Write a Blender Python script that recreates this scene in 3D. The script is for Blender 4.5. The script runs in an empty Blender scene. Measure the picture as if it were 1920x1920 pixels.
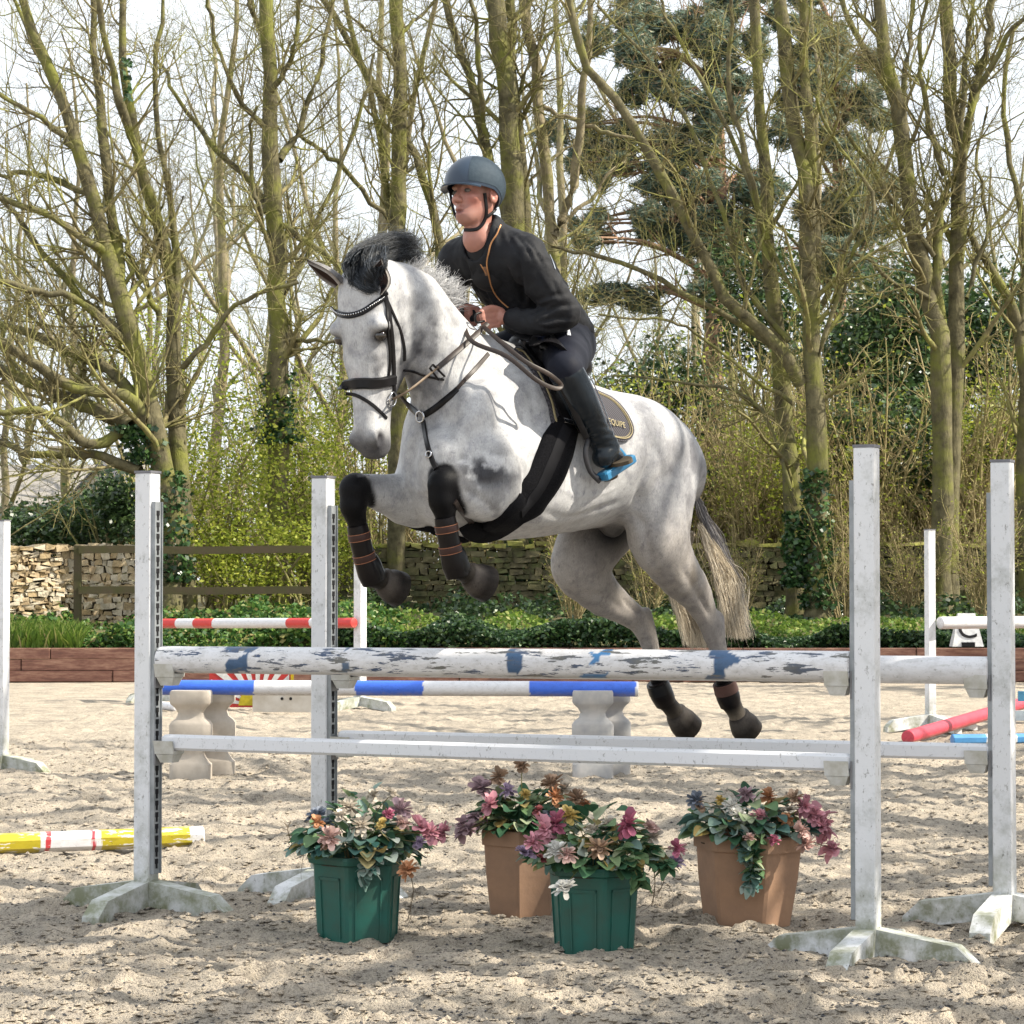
import bpy, math
import numpy as np
from mathutils import Vector, Matrix
from mathutils.bvhtree import BVHTree

# ------------------------------------------------------------------ camera, sky, sun, exposure
F = 4613.0                      # focal length in pixels of the 1920 px wide photograph
CAMZ = 1.314
TH = math.atan((1100 - 960) / F)
S = bpy.context.scene
cam_d = bpy.data.cameras.new('camera'); cam = bpy.data.objects.new('camera', cam_d)
S.collection.objects.link(cam); S.camera = cam
cam.location = (0, 0, CAMZ); cam.rotation_euler = (math.pi / 2 + TH, 0, 0)
cam_d.sensor_width = 36; cam_d.lens = 36 * F / 1920; cam_d.clip_end = 2000; cam_d.clip_start = 0.1
cam_d.dof.use_dof = True; cam_d.dof.focus_distance = 9.3; cam_d.dof.aperture_fstop = 32.0

SUN_EL, SUN_AZ = 42.0, 8.0     # the sun stands to the right (+x), turned SUN_AZ degrees towards the camera side
se, sa = math.radians(SUN_EL), math.radians(SUN_AZ)
SUNV = Vector((math.cos(se) * math.cos(sa), -math.cos(se) * math.sin(sa), math.sin(se)))
W = bpy.data.worlds.new('World'); S.world = W; W.use_nodes = True
nt = W.node_tree; nt.nodes.clear()
sky = nt.nodes.new('ShaderNodeTexSky'); sky.sky_type = 'NISHITA'; sky.sun_disc = False
sky.sun_elevation = se; sky.sun_rotation = math.pi / 2 + sa
sky.dust_density = 2.6; sky.air_density = 0.8; sky.ozone_density = 1.0
bg = nt.nodes.new('ShaderNodeBackground'); bg.inputs[1].default_value = 0.15
wo = nt.nodes.new('ShaderNodeOutputWorld')
cl = nt.nodes.new('ShaderNodeMix'); cl.data_type = 'RGBA'      # thin high white cloud over the blue
ctc = nt.nodes.new('ShaderNodeTexCoord'); cn = nt.nodes.new('ShaderNodeTexNoise'); cn.inputs['Scale'].default_value = 2.2; cn.inputs['Detail'].default_value = 6
cr_ = nt.nodes.new('ShaderNodeMapRange'); cr_.inputs[1].default_value = .3; cr_.inputs[2].default_value = .7; cr_.inputs[3].default_value = .80; cr_.inputs[4].default_value = .98
nt.links.new(ctc.outputs['Generated'], cn.inputs['Vector']); nt.links.new(cn.outputs['Fac'], cr_.inputs[0]); nt.links.new(cr_.outputs[0], cl.inputs[0])
nt.links.new(sky.outputs[0], cl.inputs[6]); cl.inputs[7].default_value = (4.75, 5.0, 5.25, 1)
nt.links.new(cl.outputs[2], bg.inputs[0]); nt.links.new(bg.outputs[0], wo.inputs[0])
sl = bpy.data.lights.new('sun', 'SUN'); sl.energy = 5.0; sl.angle = math.radians(0.45); sl.color = (1, .92, .78)
so = bpy.data.objects.new('sun', sl); S.collection.objects.link(so)
so.rotation_euler = SUNV.to_track_quat('Z', 'Y').to_euler(); so.location = (20, -5, 20)
S.view_settings.view_transform = 'Standard'; S.view_settings.look = 'None'
S.view_settings.exposure = 0.92; S.view_settings.gamma = 1.0

rng = np.random.default_rng(7)

# ------------------------------------------------------------------ helpers
_c, _s = math.cos(TH), math.sin(TH)
def ray(px, py):
    dx = (px - 960) / F; dy = (960 - py) / F
    return Vector((dx, _c - dy * _s, _s + dy * _c))
def P(px, py, Y):                # point of the photograph at depth Y
    d = ray(px, py); t = Y / d.y
    return Vector((d.x * t, Y, CAMZ + d.z * t))
def G(px, py):                   # point of the photograph on the ground
    d = ray(px, py); t = -CAMZ / d.z
    return Vector((d.x * t, d.y * t, 0))

def tag(o, label=None, cat=None, group=None, kind=None):
    if label: o['label'] = label
    if cat: o['category'] = cat
    if group: o['group'] = group
    if kind: o['kind'] = kind
    return o
def empty(name, loc=(0, 0, 0), label=None, cat=None, group=None):
    o = bpy.data.objects.new(name, None); o.empty_display_size = .1
    S.collection.objects.link(o); o.location = loc
    return tag(o, label, cat, group)
def link(name, me, parent=None, mats=()):
    o = bpy.data.objects.new(name, me); S.collection.objects.link(o)
    for m in mats: me.materials.append(m)
    if parent:
        o.parent = parent; o.matrix_parent_inverse = parent_inv(parent)
    return o
def parent_inv(p):
    m = Matrix.LocRotScale(p.location, p.rotation_euler, p.scale)
    if p.parent: m = p.parent['_w'] @ m if False else world_of(p)
    return m.inverted()
def world_of(p):
    m = Matrix.LocRotScale(p.location, p.rotation_euler, p.scale)
    if p.parent: return world_of(p.parent) @ p.matrix_parent_inverse @ m
    return m
def fast_mesh(name, V, Fq, smooth=True, col=None, matidx=None, rnd=None):
    """V (n,3); Fq list of (m,k) int arrays"""
    V = np.asarray(V, dtype=np.float32)
    if isinstance(Fq, np.ndarray): Fq = [Fq]
    Fq = [np.asarray(f, dtype=np.int32) for f in Fq if len(f)]
    me = bpy.data.meshes.new(name)
    nl = sum(f.size for f in Fq); nf = sum(len(f) for f in Fq)
    me.vertices.add(len(V)); me.vertices.foreach_set('co', V.ravel())
    me.loops.add(nl); me.loops.foreach_set('vertex_index', np.concatenate([f.ravel() for f in Fq]))
    me.polygons.add(nf)
    sizes = np.concatenate([np.full(len(f), f.shape[1]) for f in Fq])
    starts = np.concatenate([[0], np.cumsum(sizes)[:-1]]).astype(np.int32)
    me.polygons.foreach_set('loop_start', starts)
    try: me.polygons.foreach_set('loop_total', sizes.astype(np.int32))
    except Exception: pass
    me.polygons.foreach_set('use_smooth', np.full(nf, smooth, dtype=bool))
    if matidx is not None: me.polygons.foreach_set('material_index', np.asarray(matidx, dtype=np.int32))
    me.update(calc_edges=True); me.validate()
    if col is not None:
        a = me.color_attributes.new('Col', 'FLOAT_COLOR', 'POINT')
        c = np.ones((len(V), 4), dtype=np.float32); c[:, :3] = col; a.data.foreach_set('color', c.ravel())
    if rnd is not None:
        a = me.attributes.new('rnd', 'FLOAT', 'POINT'); a.data.foreach_set('value', np.asarray(rnd, dtype=np.float32))
    return me

class MB:
    """collects shapes into one mesh"""
    def __init__(s): s.v = []; s.f = []; s.n = 0; s.mi = []
    def add(s, V, Fs, m=0):
        V = np.asarray([tuple(v) for v in V], dtype=float)
        for f in Fs: s.f.append([i + s.n for i in f]); s.mi.append(m)
        s.v.append(V); s.n += len(V); return s
    def box(s, c, sx, sy, sz, M=None, m=0, top=(1, 1), bev=0):
        """box centred at c; M 3x3 axes; top scales the upper face"""
        M = M or Matrix.Identity(3); c = Vector(c); V = []
        if bev > 0:
            b = bev; ring = []
            pts = []
            for z, k in ((-sz / 2, 1), (-sz / 2 + b, 0), (sz / 2 - b, 0), (sz / 2, 1)):
                r = []
                tx, ty = (top if z > 0 else (1, 1))
                hx, hy = sx / 2 * tx, sy / 2 * ty
                ins = b if k else 0
                for ax, ay in ((1, -1), (1, 1), (-1, 1), (-1, -1)):
                    # two verts per corner
                    if ax * ay < 0:
                        r.append((ax * (hx - (b if 1 else 0)), ay * (hy - ins))) if False else None
                    r.append((ax * (hx - ins - b), ay * (hy - ins)))
                    r.append((ax * (hx - ins), ay * (hy - ins - b)))
                # order corner pairs consistently
                r2 = []
                for q, (ax, ay) in enumerate(((1, -1), (1, 1), (-1, 1), (-1, -1))):
                    a, d = r[2 * q], r[2 * q + 1]
                    r2 += [a, d] if ax * ay < 0 else [d, a]
                pts.append([(x, y, z) for x, y in r2])
            for rr in pts: V += [c + M @ Vector(p) for p in rr]
            Fs = []
            for i in range(3):
                for j in range(8):
                    a, b2 = i * 8 + j, i * 8 + (j + 1) % 8
                    Fs.append((a, b2, b2 + 8, a + 8))
            Fs += [tuple(range(7, -1, -1)), tuple(range(24, 32))]
            return s.add(V, Fs, m)
        for z in (-1, 1):
            tx, ty = (top if z > 0 else (1, 1))
            for x, y in ((-1, -1), (1, -1), (1, 1), (-1, 1)):
                V.append(c + M @ Vector((x * sx / 2 * tx, y * sy / 2 * ty, z * sz / 2)))
        return s.add(V, [(3, 2, 1, 0), (4, 5, 6, 7), (0, 1, 5, 4), (1, 2, 6, 5), (2, 3, 7, 6), (3, 0, 4, 7)], m)
    def tube(s, pts, rad, n=8, m=0, cap=True, sq=1.0, phase=0.0):
        pts = [Vector(p) for p in pts]; k = len(pts)
        if not hasattr(rad, '__len__'): rad = [rad] * k
        V = []; nrm = None
        for i, p in enumerate(pts):
            t = (pts[min(i + 1, k - 1)] - pts[max(i - 1, 0)]).normalized()
            if nrm is None:
                nrm = t.cross(Vector((0, 0, 1)));
                if nrm.length < 1e-3: nrm = Vector((1, 0, 0))
                nrm.normalize()
            else: nrm = (nrm - t * nrm.dot(t)).normalized()
            b = t.cross(nrm)
            for j in range(n):
                a = 2 * math.pi * (j + phase) / n
                V.append(p + (nrm * math.cos(a) + b * math.sin(a) * sq) * rad[i])
        Fs = [(i * n + j, i * n + (j + 1) % n, (i + 1) * n + (j + 1) % n, (i + 1) * n + j) for i in range(k - 1) for j in range(n)]
        if cap: Fs += [tuple(range(n - 1, -1, -1)), tuple(range((k - 1) * n, k * n))]
        return s.add(V, Fs, m)
    def lathe(s, c, prof, n=24, M=None, m=0, squash=(1, 1), phase=0):
        M = M or Matrix.Identity(3); c = Vector(c); V = []
        for r, z in prof:
            for j in range(n):
                a = 2 * math.pi * (j + phase) / n
                V.append(c + M @ Vector((r * math.cos(a) * squash[0], r * math.sin(a) * squash[1], z)))
        k = len(prof)
        Fs = [(i * n + j, i * n + (j + 1) % n, (i + 1) * n + (j + 1) % n, (i + 1) * n + j) for i in range(k - 1) for j in range(n)]
        Fs += [tuple(range(n - 1, -1, -1)), tuple(range((k - 1) * n, k * n))]
        return s.add(V, Fs, m)
    def prism(s, poly, M, c, th, m=0):
        """poly (x,z) pairs in the plane of M's columns 0 and 2, thickness th along column 1"""
        c = Vector(c); n = len(poly)
        V = [c + M @ Vector((x, -th / 2, z)) for x, z in poly] + [c + M @ Vector((x, th / 2, z)) for x, z in poly]
        Fs = [tuple(range(n)), tuple(range(2 * n - 1, n - 1, -1))] + [(i, i + n, (i + 1) % n + n, (i + 1) % n) for i in range(n)]
        return s.add(V, Fs, m)
    def build(s, name, mats, parent=None, smooth=False, auto=None):
        me = bpy.data.meshes.new(name)
        me.from_pydata([tuple(v) for v in np.concatenate(s.v)], [], s.f)
        if not isinstance(mats, (list, tuple)): mats = [mats]
        for i, p in enumerate(me.polygons): p.material_index = s.mi[i]; p.use_smooth = smooth
        me.update()
        if auto:
            try: me.set_sharp_from_angle(angle=math.radians(auto))
            except Exception: pass
        return link(name, me, parent, mats)

def catmull(pts, n):
    pts = np.asarray(pts, dtype=float); k = len(pts)
    if k == 2:
        t = np.linspace(0, 1, n)[:, None]; return pts[0] * (1 - t) + pts[1] * t
    Pp = np.vstack([2 * pts[0] - pts[1], pts, 2 * pts[-1] - pts[-2]])
    u = np.linspace(0, k - 1 - 1e-9, n); i = u.astype(int); t = (u - i)[:, None]
    a, b, c, d = Pp[i], Pp[i + 1], Pp[i + 2], Pp[i + 3]
    return .5 * (2 * b + (c - a) * t + (2 * a - 5 * b + 4 * c - d) * t ** 2 + (3 * b - a - 3 * c + d) * t ** 3)

# value noise for numpy
def vnoise(p, seed=0):
    p = np.asarray(p, dtype=np.float64); i = np.floor(p).astype(np.int64); f = p - i; f = f * f * (3 - 2 * f)
    def h(ix, iy, iz):
        n = (ix * 374761393 + iy * 668265263 + iz * 2147483647 + seed * 1274126177) & 0xffffffff
        n = ((n ^ (n >> 13)) * 1274126177) & 0xffffffff
        return ((n ^ (n >> 16)) & 0xffff) / 65535.0
    r = 0
    for a in (0, 1):
        for b in (0, 1):
            for c in (0, 1):
                w = (f[..., 0] if a else 1 - f[..., 0]) * (f[..., 1] if b else 1 - f[..., 1]) * (f[..., 2] if c else 1 - f[..., 2])
                r = r + w * h(i[..., 0] + a, i[..., 1] + b, i[..., 2] + c)
    return r * 2 - 1
def fbm(p, o=4, seed=0):
    r = 0; a = 1.0; p = np.asarray(p, dtype=float)
    for k in range(o): r = r + a * vnoise(p, seed + k); p = p * 2.03; a *= .5
    return r / 1.9

# ------------------------------------------------------------------ materials
def new_mat(name):
    m = bpy.data.materials.new(name); m.use_nodes = True
    t = m.node_tree; b = t.nodes['Principled BSDF']
    return m, t, b
def N(t, typ, **kw):
    n = t.nodes.new(typ)
    for k, v in kw.items(): setattr(n, k, v)
    return n
def coords(t, scale=(1, 1, 1), obj=True):
    tc = N(t, 'ShaderNodeTexCoord'); mp = N(t, 'ShaderNodeMapping'); mp.inputs['Scale'].default_value = scale
    t.links.new(tc.outputs['Object' if obj else 'Generated'], mp.inputs[0]); return mp.outputs[0]
def noise(t, vec, scale, detail=4, rough=.6):
    n = N(t, 'ShaderNodeTexNoise'); n.inputs['Scale'].default_value = scale
    n.inputs['Detail'].default_value = detail; n.inputs['Roughness'].default_value = rough
    t.links.new(vec, n.inputs['Vector']); return n.outputs['Fac']
def ramp(t, fac, stops):
    r = N(t, 'ShaderNodeValToRGB'); e = r.color_ramp.elements
    while len(e) < len(stops): e.new(.5)
    for x, (p, c) in zip(e, stops): x.position = p; x.color = (*c, 1) if len(c) == 3 else c
    t.links.new(fac, r.inputs[0]); return r.outputs[0]
def mix(t, fac, a, b, mode='MIX'):
    m = N(t, 'ShaderNodeMix', data_type='RGBA', blend_type=mode)
    for sck, v in ((0, fac), (6, a), (7, b)):
        if hasattr(v, 'node'): t.links.new(v, m.inputs[sck])
        elif sck == 0: m.inputs[0].default_value = v
        else: m.inputs[sck].default_value = (*v, 1)
    return m.outputs[2]
def bump(t, b, h, strength=.4, dist=.01):
    n = N(t, 'ShaderNodeBump'); n.inputs['Strength'].default_value = strength; n.inputs['Distance'].default_value = dist
    t.links.new(h, n.inputs['Height']); t.links.new(n.outputs[0], b.inputs['Normal']); return n
def simple(name, col, rough=.6, col2=None, nscale=20, bumps=0, bdist=.002, metal=0, spec=.35, stretch=(1, 1, 1), thr=(.35, .65)):
    m, t, b = new_mat(name)
    b.inputs['Roughness'].default_value = rough; b.inputs['Metallic'].default_value = metal
    b.inputs['Specular IOR Level'].default_value = spec
    v = coords(t, stretch); nz = noise(t, v, nscale, 5)
    c2 = col2 or tuple(x * .75 for x in col)
    t.links.new(ramp(t, nz, [(thr[0], c2), (thr[1], col)]), b.inputs['Base Color'])
    if bumps: bump(t, b, noise(t, v, nscale * 3, 4), bumps, bdist)
    return m
def leaf_mat(name, stops, rough=.5, trans=.35, spec=.3):
    m, t, b = new_mat(name)
    a = N(t, 'ShaderNodeAttribute', attribute_name='rnd')
    c = ramp(t, a.outputs['Fac'], stops)
    t.links.new(c, b.inputs['Base Color']); b.inputs['Roughness'].default_value = rough
    b.inputs['Specular IOR Level'].default_value = spec
    tr = N(t, 'ShaderNodeBsdfTranslucent'); t.links.new(c, tr.inputs[0])
    mx = N(t, 'ShaderNodeMixShader'); mx.inputs[0].default_value = trans
    t.links.new(b.outputs[0], mx.inputs[1]); t.links.new(tr.outputs[0], mx.inputs[2])
    t.links.new(mx.outputs[0], t.nodes['Material Output'].inputs[0])
    return m
def col_mat(name, rough=.6, bumps=0, bscale=60, bdist=.002, spec=.5, var=.12, vscale=30):
    """material coloured by the mesh's Col attribute"""
    m, t, b = new_mat(name)
    a = N(t, 'ShaderNodeAttribute', attribute_name='Col'); v = coords(t)
    nz = noise(t, v, vscale, 4)
    g = ramp(t, nz, [(.3, (1 - var,) * 3), (.7, (1,) * 3)])
    t.links.new(mix(t, 1.0, a.outputs['Color'], g, 'MULTIPLY'), b.inputs['Base Color'])
    b.inputs['Roughness'].default_value = rough; b.inputs['Specular IOR Level'].default_value = spec
    if bumps: bump(t, b, noise(t, v, bscale, 4), bumps, bdist)
    return m

def tubes_mesh(Ps, Rs, k):
    """Ps (N,S,3), Rs (N,S): N tubes with k sides -> V, F"""
    Nn, Sn, _ = Ps.shape
    T = np.gradient(Ps, axis=1); T /= np.linalg.norm(T, axis=2, keepdims=True) + 1e-9
    ref = np.where(np.abs(T[..., 2:3]) > .9, np.array([1., 0, 0]), np.array([0, 0, 1.]))
    A = np.cross(T, ref); A /= np.linalg.norm(A, axis=2, keepdims=True) + 1e-9
    B = np.cross(T, A)
    a = np.arange(k) * 2 * np.pi / k
    V = Ps[:, :, None] + Rs[:, :, None, None] * (A[:, :, None] * np.cos(a)[None, None, :, None] + B[:, :, None] * np.sin(a)[None, None, :, None])
    base = (np.arange(Nn)[:, None, None] * Sn + np.arange(Sn - 1)[None, :, None]) * k
    j = np.arange(k)[None, None]; j2 = (j + 1) % k
    Fq = np.stack([base + j, base + j2, base + k + j2, base + k + j], -1).reshape(-1, 4)
    return V.reshape(-1, 3), Fq
def cat_tubes(lst):
    Vs, Fs, n = [], [], 0
    for V, Fq in lst: Vs.append(V); Fs.append(Fq + n); n += len(V)
    return np.concatenate(Vs), np.concatenate(Fs)

def text_mesh(name, curve, mat):
    o = bpy.data.objects.new(name, curve); S.collection.objects.link(o); bpy.context.view_layer.update()
    me = bpy.data.meshes.new_from_object(o.evaluated_get(bpy.context.evaluated_depsgraph_get())); me.name = name; bpy.data.objects.remove(o); me.materials.clear()
    return link(name, me, None, [mat])
# ------------------------------------------------------------------ ground (one sheet to the horizon)
_hr = np.random.default_rng(17); _hp = []
for _i in range(46):      # tracks: lines of hoofprints crossing the arena
    _x, _y, _a = (_hr.random() - .5) * 4.5, 7.2 + _hr.random() ** 1.3 * 11, _hr.random() * 6.28
    for _k in range(5): _hp.append((_x + math.cos(_a) * _k * .55 + _hr.normal() * .06, _y + math.sin(_a) * _k * .55 + _hr.normal() * .06, _a + _hr.normal() * .2, .03 + .025 * _hr.random()))
def prints(x, y):
    z = np.zeros_like(x)
    for px_, py_, a, d in _hp:
        m = (np.abs(x - px_) < .22) & (np.abs(y - py_) < .22)
        if not m.any(): continue
        u = (x[m] - px_) * math.cos(a) + (y[m] - py_) * math.sin(a); v = -(x[m] - px_) * math.sin(a) + (y[m] - py_) * math.cos(a); r_ = np.sqrt((u / .075) ** 2 + (v / .062) ** 2)
        z[m] += -d * np.exp(-(r_ / .85) ** 4) + .016 * np.exp(-((r_ - 1.35) / .33) ** 2) * (1 + .6 * np.sign(-u))
    return z
def ground_z(x, y):
    p = np.stack([x * 1.0, y * 1.0, 0 * x], -1)
    near = np.clip((40 - y) / 15, 0, 1)
    z = .018 * fbm(p * 1.3, 3, 1) + .020 * fbm(p * 4.3, 4, 5) + .018 * vnoise(p * 11, 9) + .010 * vnoise(p * 23, 14)
    d = vnoise(p * np.array([2.6, 3.2, 1]), 21); z = z - .03 * np.clip(d - .45, 0, 1)   # hoof marks
    d = vnoise(p * np.array([5.6, 6.2, 1]), 33); z = z - .035 * np.clip(d - .35, 0, 1) + prints(np.asarray(x, float), np.asarray(y, float))
    return z * near
u = np.linspace(-1, 1, 620); v = np.linspace(0, 1, 760)
gx = 1.7 * np.sinh(u * 5.4); gx = gx * (260 / gx.max())
gy = -12 + 0 * v
k = 6.2; gyn = np.sinh((v - .18) * k) * 1.9; gy = 9.0 + gyn * np.where(gyn > 0, 520 / (np.sinh(.82 * k) * 1.9), 21 / (np.sinh(.18 * k) * 1.9))
# finer, more even rows over the part of the arena in view
gy = np.unique(np.concatenate([np.linspace(-12, 6.9, 40), np.linspace(6.95, 12, 340), np.linspace(12.05, 20, 220), np.linspace(20.1, 36, 110), np.geomspace(37, 600, 40)]))
gx = np.unique(np.concatenate([-np.geomspace(4.5, 300, 40), np.linspace(-4.4, 4.4, 500), np.geomspace(4.5, 300, 40)]))
X, Y = np.meshgrid(gx, gy); Zg = ground_z(X, Y)
V = np.stack([X, Y, Zg], -1).reshape(-1, 3); ny, nx = X.shape
idx = np.arange(nx * ny).reshape(ny, nx)
Fq = np.stack([idx[:-1, :-1], idx[:-1, 1:], idx[1:, 1:], idx[1:, :-1]], -1).reshape(-1, 4)
m, t, b = new_mat('arena_sand'); vv = coords(t)
n1 = noise(t, vv, 3.0, 6, .65); n2 = noise(t, vv, 26, 5, .7); n3 = noise(t, vv, 120, 3, .7)
c1 = ramp(t, n1, [(.32, (.34, .305, .255)), (.62, (.58, .50, .40))])
c2 = ramp(t, n2, [(.30, (.50, .49, .50)), (.48, (1, 1, 1)), (.72, (1.1, 1.08, 1.02))])
c3 = ramp(t, n3, [(.34, (.30, .30, .32)), (.455, (1, 1, 1))])
cc = mix(t, 1, mix(t, 1, c1, c2, 'MULTIPLY'), c3, 'MULTIPLY')
t.links.new(cc, b.inputs['Base Color']); b.inputs['Roughness'].default_value = .95; b.inputs['Specular IOR Level'].default_value = .15
mt_ = N(t, 'ShaderNodeMath', operation='ADD'); t.links.new(n2, mt_.inputs[0]); t.links.new(n3, mt_.inputs[1])
bump(t, b, mt_.outputs[0], 1.0, .022); SAND = m
gnd = link('ground', fast_mesh('ground', V, Fq), None, [SAND]); tag(gnd, kind='structure')

def gz(x, y): return float(ground_z(np.array([x], float), np.array([y], float))[0])

# loose crumbs of rubber and sand clods: nobody could count them
def crumbs(n, seed, size, mat, name, label):
    r = np.random.default_rng(seed)
    yy = 7.1 + (r.random(n) ** 1.5) * 14; xx = (r.random(n) - .5) * yy * .46
    s_ = size * (0.5 + r.random(n) ** 2 * 1.3)
    base = np.array([(1, 0, 0), (-1, 0, 0), (0, 1, 0), (0, -1, 0), (0, 0, 1), (0, 0, -1)], float)
    Vx = base[None] * s_[:, None, None] * np.array([1.2, 1, .55]) * (0.6 + .8 * r.random((n, 6, 1)))
    a = r.random(n) * 6.28; ca, sa_ = np.cos(a), np.sin(a)
    R = np.stack([np.stack([ca, -sa_, 0 * a], -1), np.stack([sa_, ca, 0 * a], -1), np.stack([0 * a, 0 * a, 1 + 0 * a], -1)], 1)
    Vx = np.einsum('nij,nkj->nki', R, Vx) + np.stack([xx, yy, ground_z(xx, yy) + s_ * .25], -1)[:, None]
    fb = np.array([(0, 2, 4), (2, 1, 4), (1, 3, 4), (3, 0, 4), (2, 0, 5), (1, 2, 5), (3, 1, 5), (0, 3, 5)])
    Fx = (fb[None] + 6 * np.arange(n)[:, None, None]).reshape(-1, 3)
    o = link(name, fast_mesh(name, Vx.reshape(-1, 3), Fx, smooth=False), None, [mat])
    tag(o, label, 'ground litter', kind='stuff')
crumbs(15000, 3, .0048, simple('dark_crumb', (.06, .06, .065), .9), 'rubber_crumbs', 'dark rubber crumbs and fibres scattered over the pale sand')
crumbs(18000, 4, .011, SAND, 'sand_clods', 'small clods of pale sand thrown up on the arena')

# bank behind the sleeper wall, rising to the wood
by = np.concatenate([[33.98], np.linspace(34.0, 44, 60), np.geomspace(45, 560, 40)]); bx = np.unique(np.concatenate([-np.geomspace(14, 300, 30), np.linspace(-13.5, 13.5, 200), np.geomspace(14, 300, 30)]))
X, Y = np.meshgrid(bx, by)
Zb = .43 + np.clip((Y - 34) / 6, 0, 1) * .42 + np.clip((Y - 45) / 500, 0, 1) * 2.0 + .06 * fbm(np.stack([X, Y, 0 * X], -1) * .8, 3, 3) * np.clip(Y - 34, 0, 1)
Zb[0] = -.3
idx = np.arange(X.size).reshape(X.shape)
Fq = np.stack([idx[:-1, :-1], idx[:-1, 1:], idx[1:, 1:], idx[1:, :-1]], -1).reshape(-1, 4)
m, t, b = new_mat('leaf_litter_soil'); vv = coords(t)
t.links.new(ramp(t, noise(t, vv, 2.2, 8, .7), [(.3, (.05, .075, .02)), (.5, (.13, .12, .05)), (.7, (.24, .17, .09))]), b.inputs['Base Color'])
b.inputs['Roughness'].default_value = 1; bump(t, b, noise(t, vv, 14, 6), 1, .08)
bank = link('bank', fast_mesh('bank', np.stack([X, Y, Zb], -1).reshape(-1, 3), Fq), None, [m]); tag(bank, kind='structure')
def bank_z(x, y): return .43 + min(max((y - 34) / 6, 0), 1) * .42 + min(max((y - 45) / 500, 0), 1) * 2

# retaining wall of stained sleepers
m, t, b = new_mat('stained_sleeper'); vv = coords(t, (1, 1, 6))
t.links.new(ramp(t, noise(t, vv, 3, 8, .7), [(.25, (.05, .02, .015)), (.45, (.14, .06, .042)), (.6, (.24, .13, .09)), (.75, (.38, .27, .19))]), b.inputs['Base Color'])
b.inputs['Roughness'].default_value = .8; bump(t, b, noise(t, vv, 30, 4), .6, .01)
rw = empty('retaining_wall', (0, 33.9, 0), 'low retaining wall of red-brown stained sleepers along the back of the arena', 'retaining wall')
r = np.random.default_rng(2)
for k in range(3):
    mb = MB(); x = -24 - r.random() * 2
    while x < 24:
        L = 2.38; mb.box((x + L / 2, 33.9 + r.normal() * .006, .085 + .155 * k), L - .012, .12, .15, bev=.006); x += L
    mb.build('sleeper_course', m, rw)
mb = MB()
for x in np.arange(-24, 24, 2.4): mb.box((x, 33.82, .235), .1, .04, .46)
mb.build('post', m, rw)

# ------------------------------------------------------------------ stone walls
def stone_wall(x0, x1, y0, y1, z0, h, name, label, mats, seed, course=.13, leng=.28, d=.4, ragged=.05, cop=None):
    r = np.random.default_rng(seed); root = empty(name, ((x0 + x1) / 2, (y0 + y1) / 2, z0), label, 'stone wall')
    L = math.hypot(x1 - x0, y1 - y0); ax = Vector(((x1 - x0) / L, (y1 - y0) / L, 0)); nm = Vector((ax.y, -ax.x, 0))
    M = Matrix((ax, -nm, Vector((0, 0, 1)))).transposed()
    Vs = []; Fs = []; mi = []; n = 0; z = 0
    base = np.array([(x, y, zz) for zz in (-.5, .5) for x, y in ((-.5, -.5), (.5, -.5), (.5, .5), (-.5, .5))])
    fb = [(3, 2, 1, 0), (4, 5, 6, 7), (0, 1, 5, 4), (1, 2, 6, 5), (2, 3, 7, 6), (3, 0, 4, 7)]
    mb = MB()
    while z < h:
        ch = course * (.6 + .8 * r.random()); s = -r.random() * leng
        while s < L:
            w = leng * (.35 + 1.1 * r.random()); out = .05 * r.random()
            c = Vector((x0, y0, z0)) + ax * (s + w / 2) + nm * (out - d / 2) + Vector((0, 0, z + ch / 2))
            jit = base * np.array([w * .93, d, ch * .9]) + r.normal(0, .014, (8, 3))
            mb.add([c + M @ Vector(j) for j in jit], fb, int(r.random() * len(mats)))
            s += w
        z += ch
    mb.build('stonework', mats, root)
    mb = MB(); s = 0
    while s < L:   # coping of thin flat stones
        w = leng * (.8 + r.random()); c = Vector((x0, y0, z0)) + ax * (s + w / 2) - nm * (d / 2) + Vector((0, 0, h + .05 + ragged * r.random()))
        jit = base * np.array([w * .97, d * 1.3, .07]) + r.normal(0, .016, (8, 3))
        mb.add([c + M @ Vector(j) for j in jit], fb, int(r.random() * len(mats))); s += w
    mb.build('coping', cop or mats, root)
    return root
lime = [simple('limestone_a', (.52, .42, .27), .9, (.30, .22, .13), 9, .8, .02), simple('limestone_b', (.42, .31, .17), .9, (.22, .17, .10), 9, .8, .02), simple('limestone_c', (.58, .50, .37), .9, (.33, .29, .22), 9, .8, .02)]
dark = [simple('mossy_shaded_stone_a', (.13, .115, .055), .95, (.05, .055, .025), 6, .8, .02), simple('mossy_shaded_stone_b', (.12, .13, .05), .95, (.06, .05, .03), 6, .8, .02), simple('mossy_shaded_stone_c', (.17, .15, .08), .95, (.07, .06, .035), 6, .8, .02)]  # mossy stone, its colour darkened to carry the tree shade on this wall
Zw = 36.6
def xat(px, Y): return (px - 960) / F * Y
stone_wall(xat(-200, Zw), xat(108, Zw), Zw - 1.6, Zw, .45, 1.36, 'dry_stone_wall', 'tall sunlit pale dry stone wall end left of the wooden fence post', lime, 5, .055, .13)
stone_wall(xat(108, Zw + 1.4), xat(300, Zw + 1.4), Zw + 1.4, Zw + 1.4, .5, 1.35, 'dry_stone_wall', 'round-stoned dry wall behind the two rails of the wooden fence', lime, 6, .085, .11)
stone_wall(xat(640, 42), xat(2100, 42), 42, 42, .75, 1.2, 'dry_stone_wall', 'long dark mossy dry stone wall in the shade under the tall trees', dark, 8, .085, .22, cop=[simple('mossy_coping', (.30, .30, .07), .95, (.16, .13, .06), 5, .8, .02)] * 3)

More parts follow.
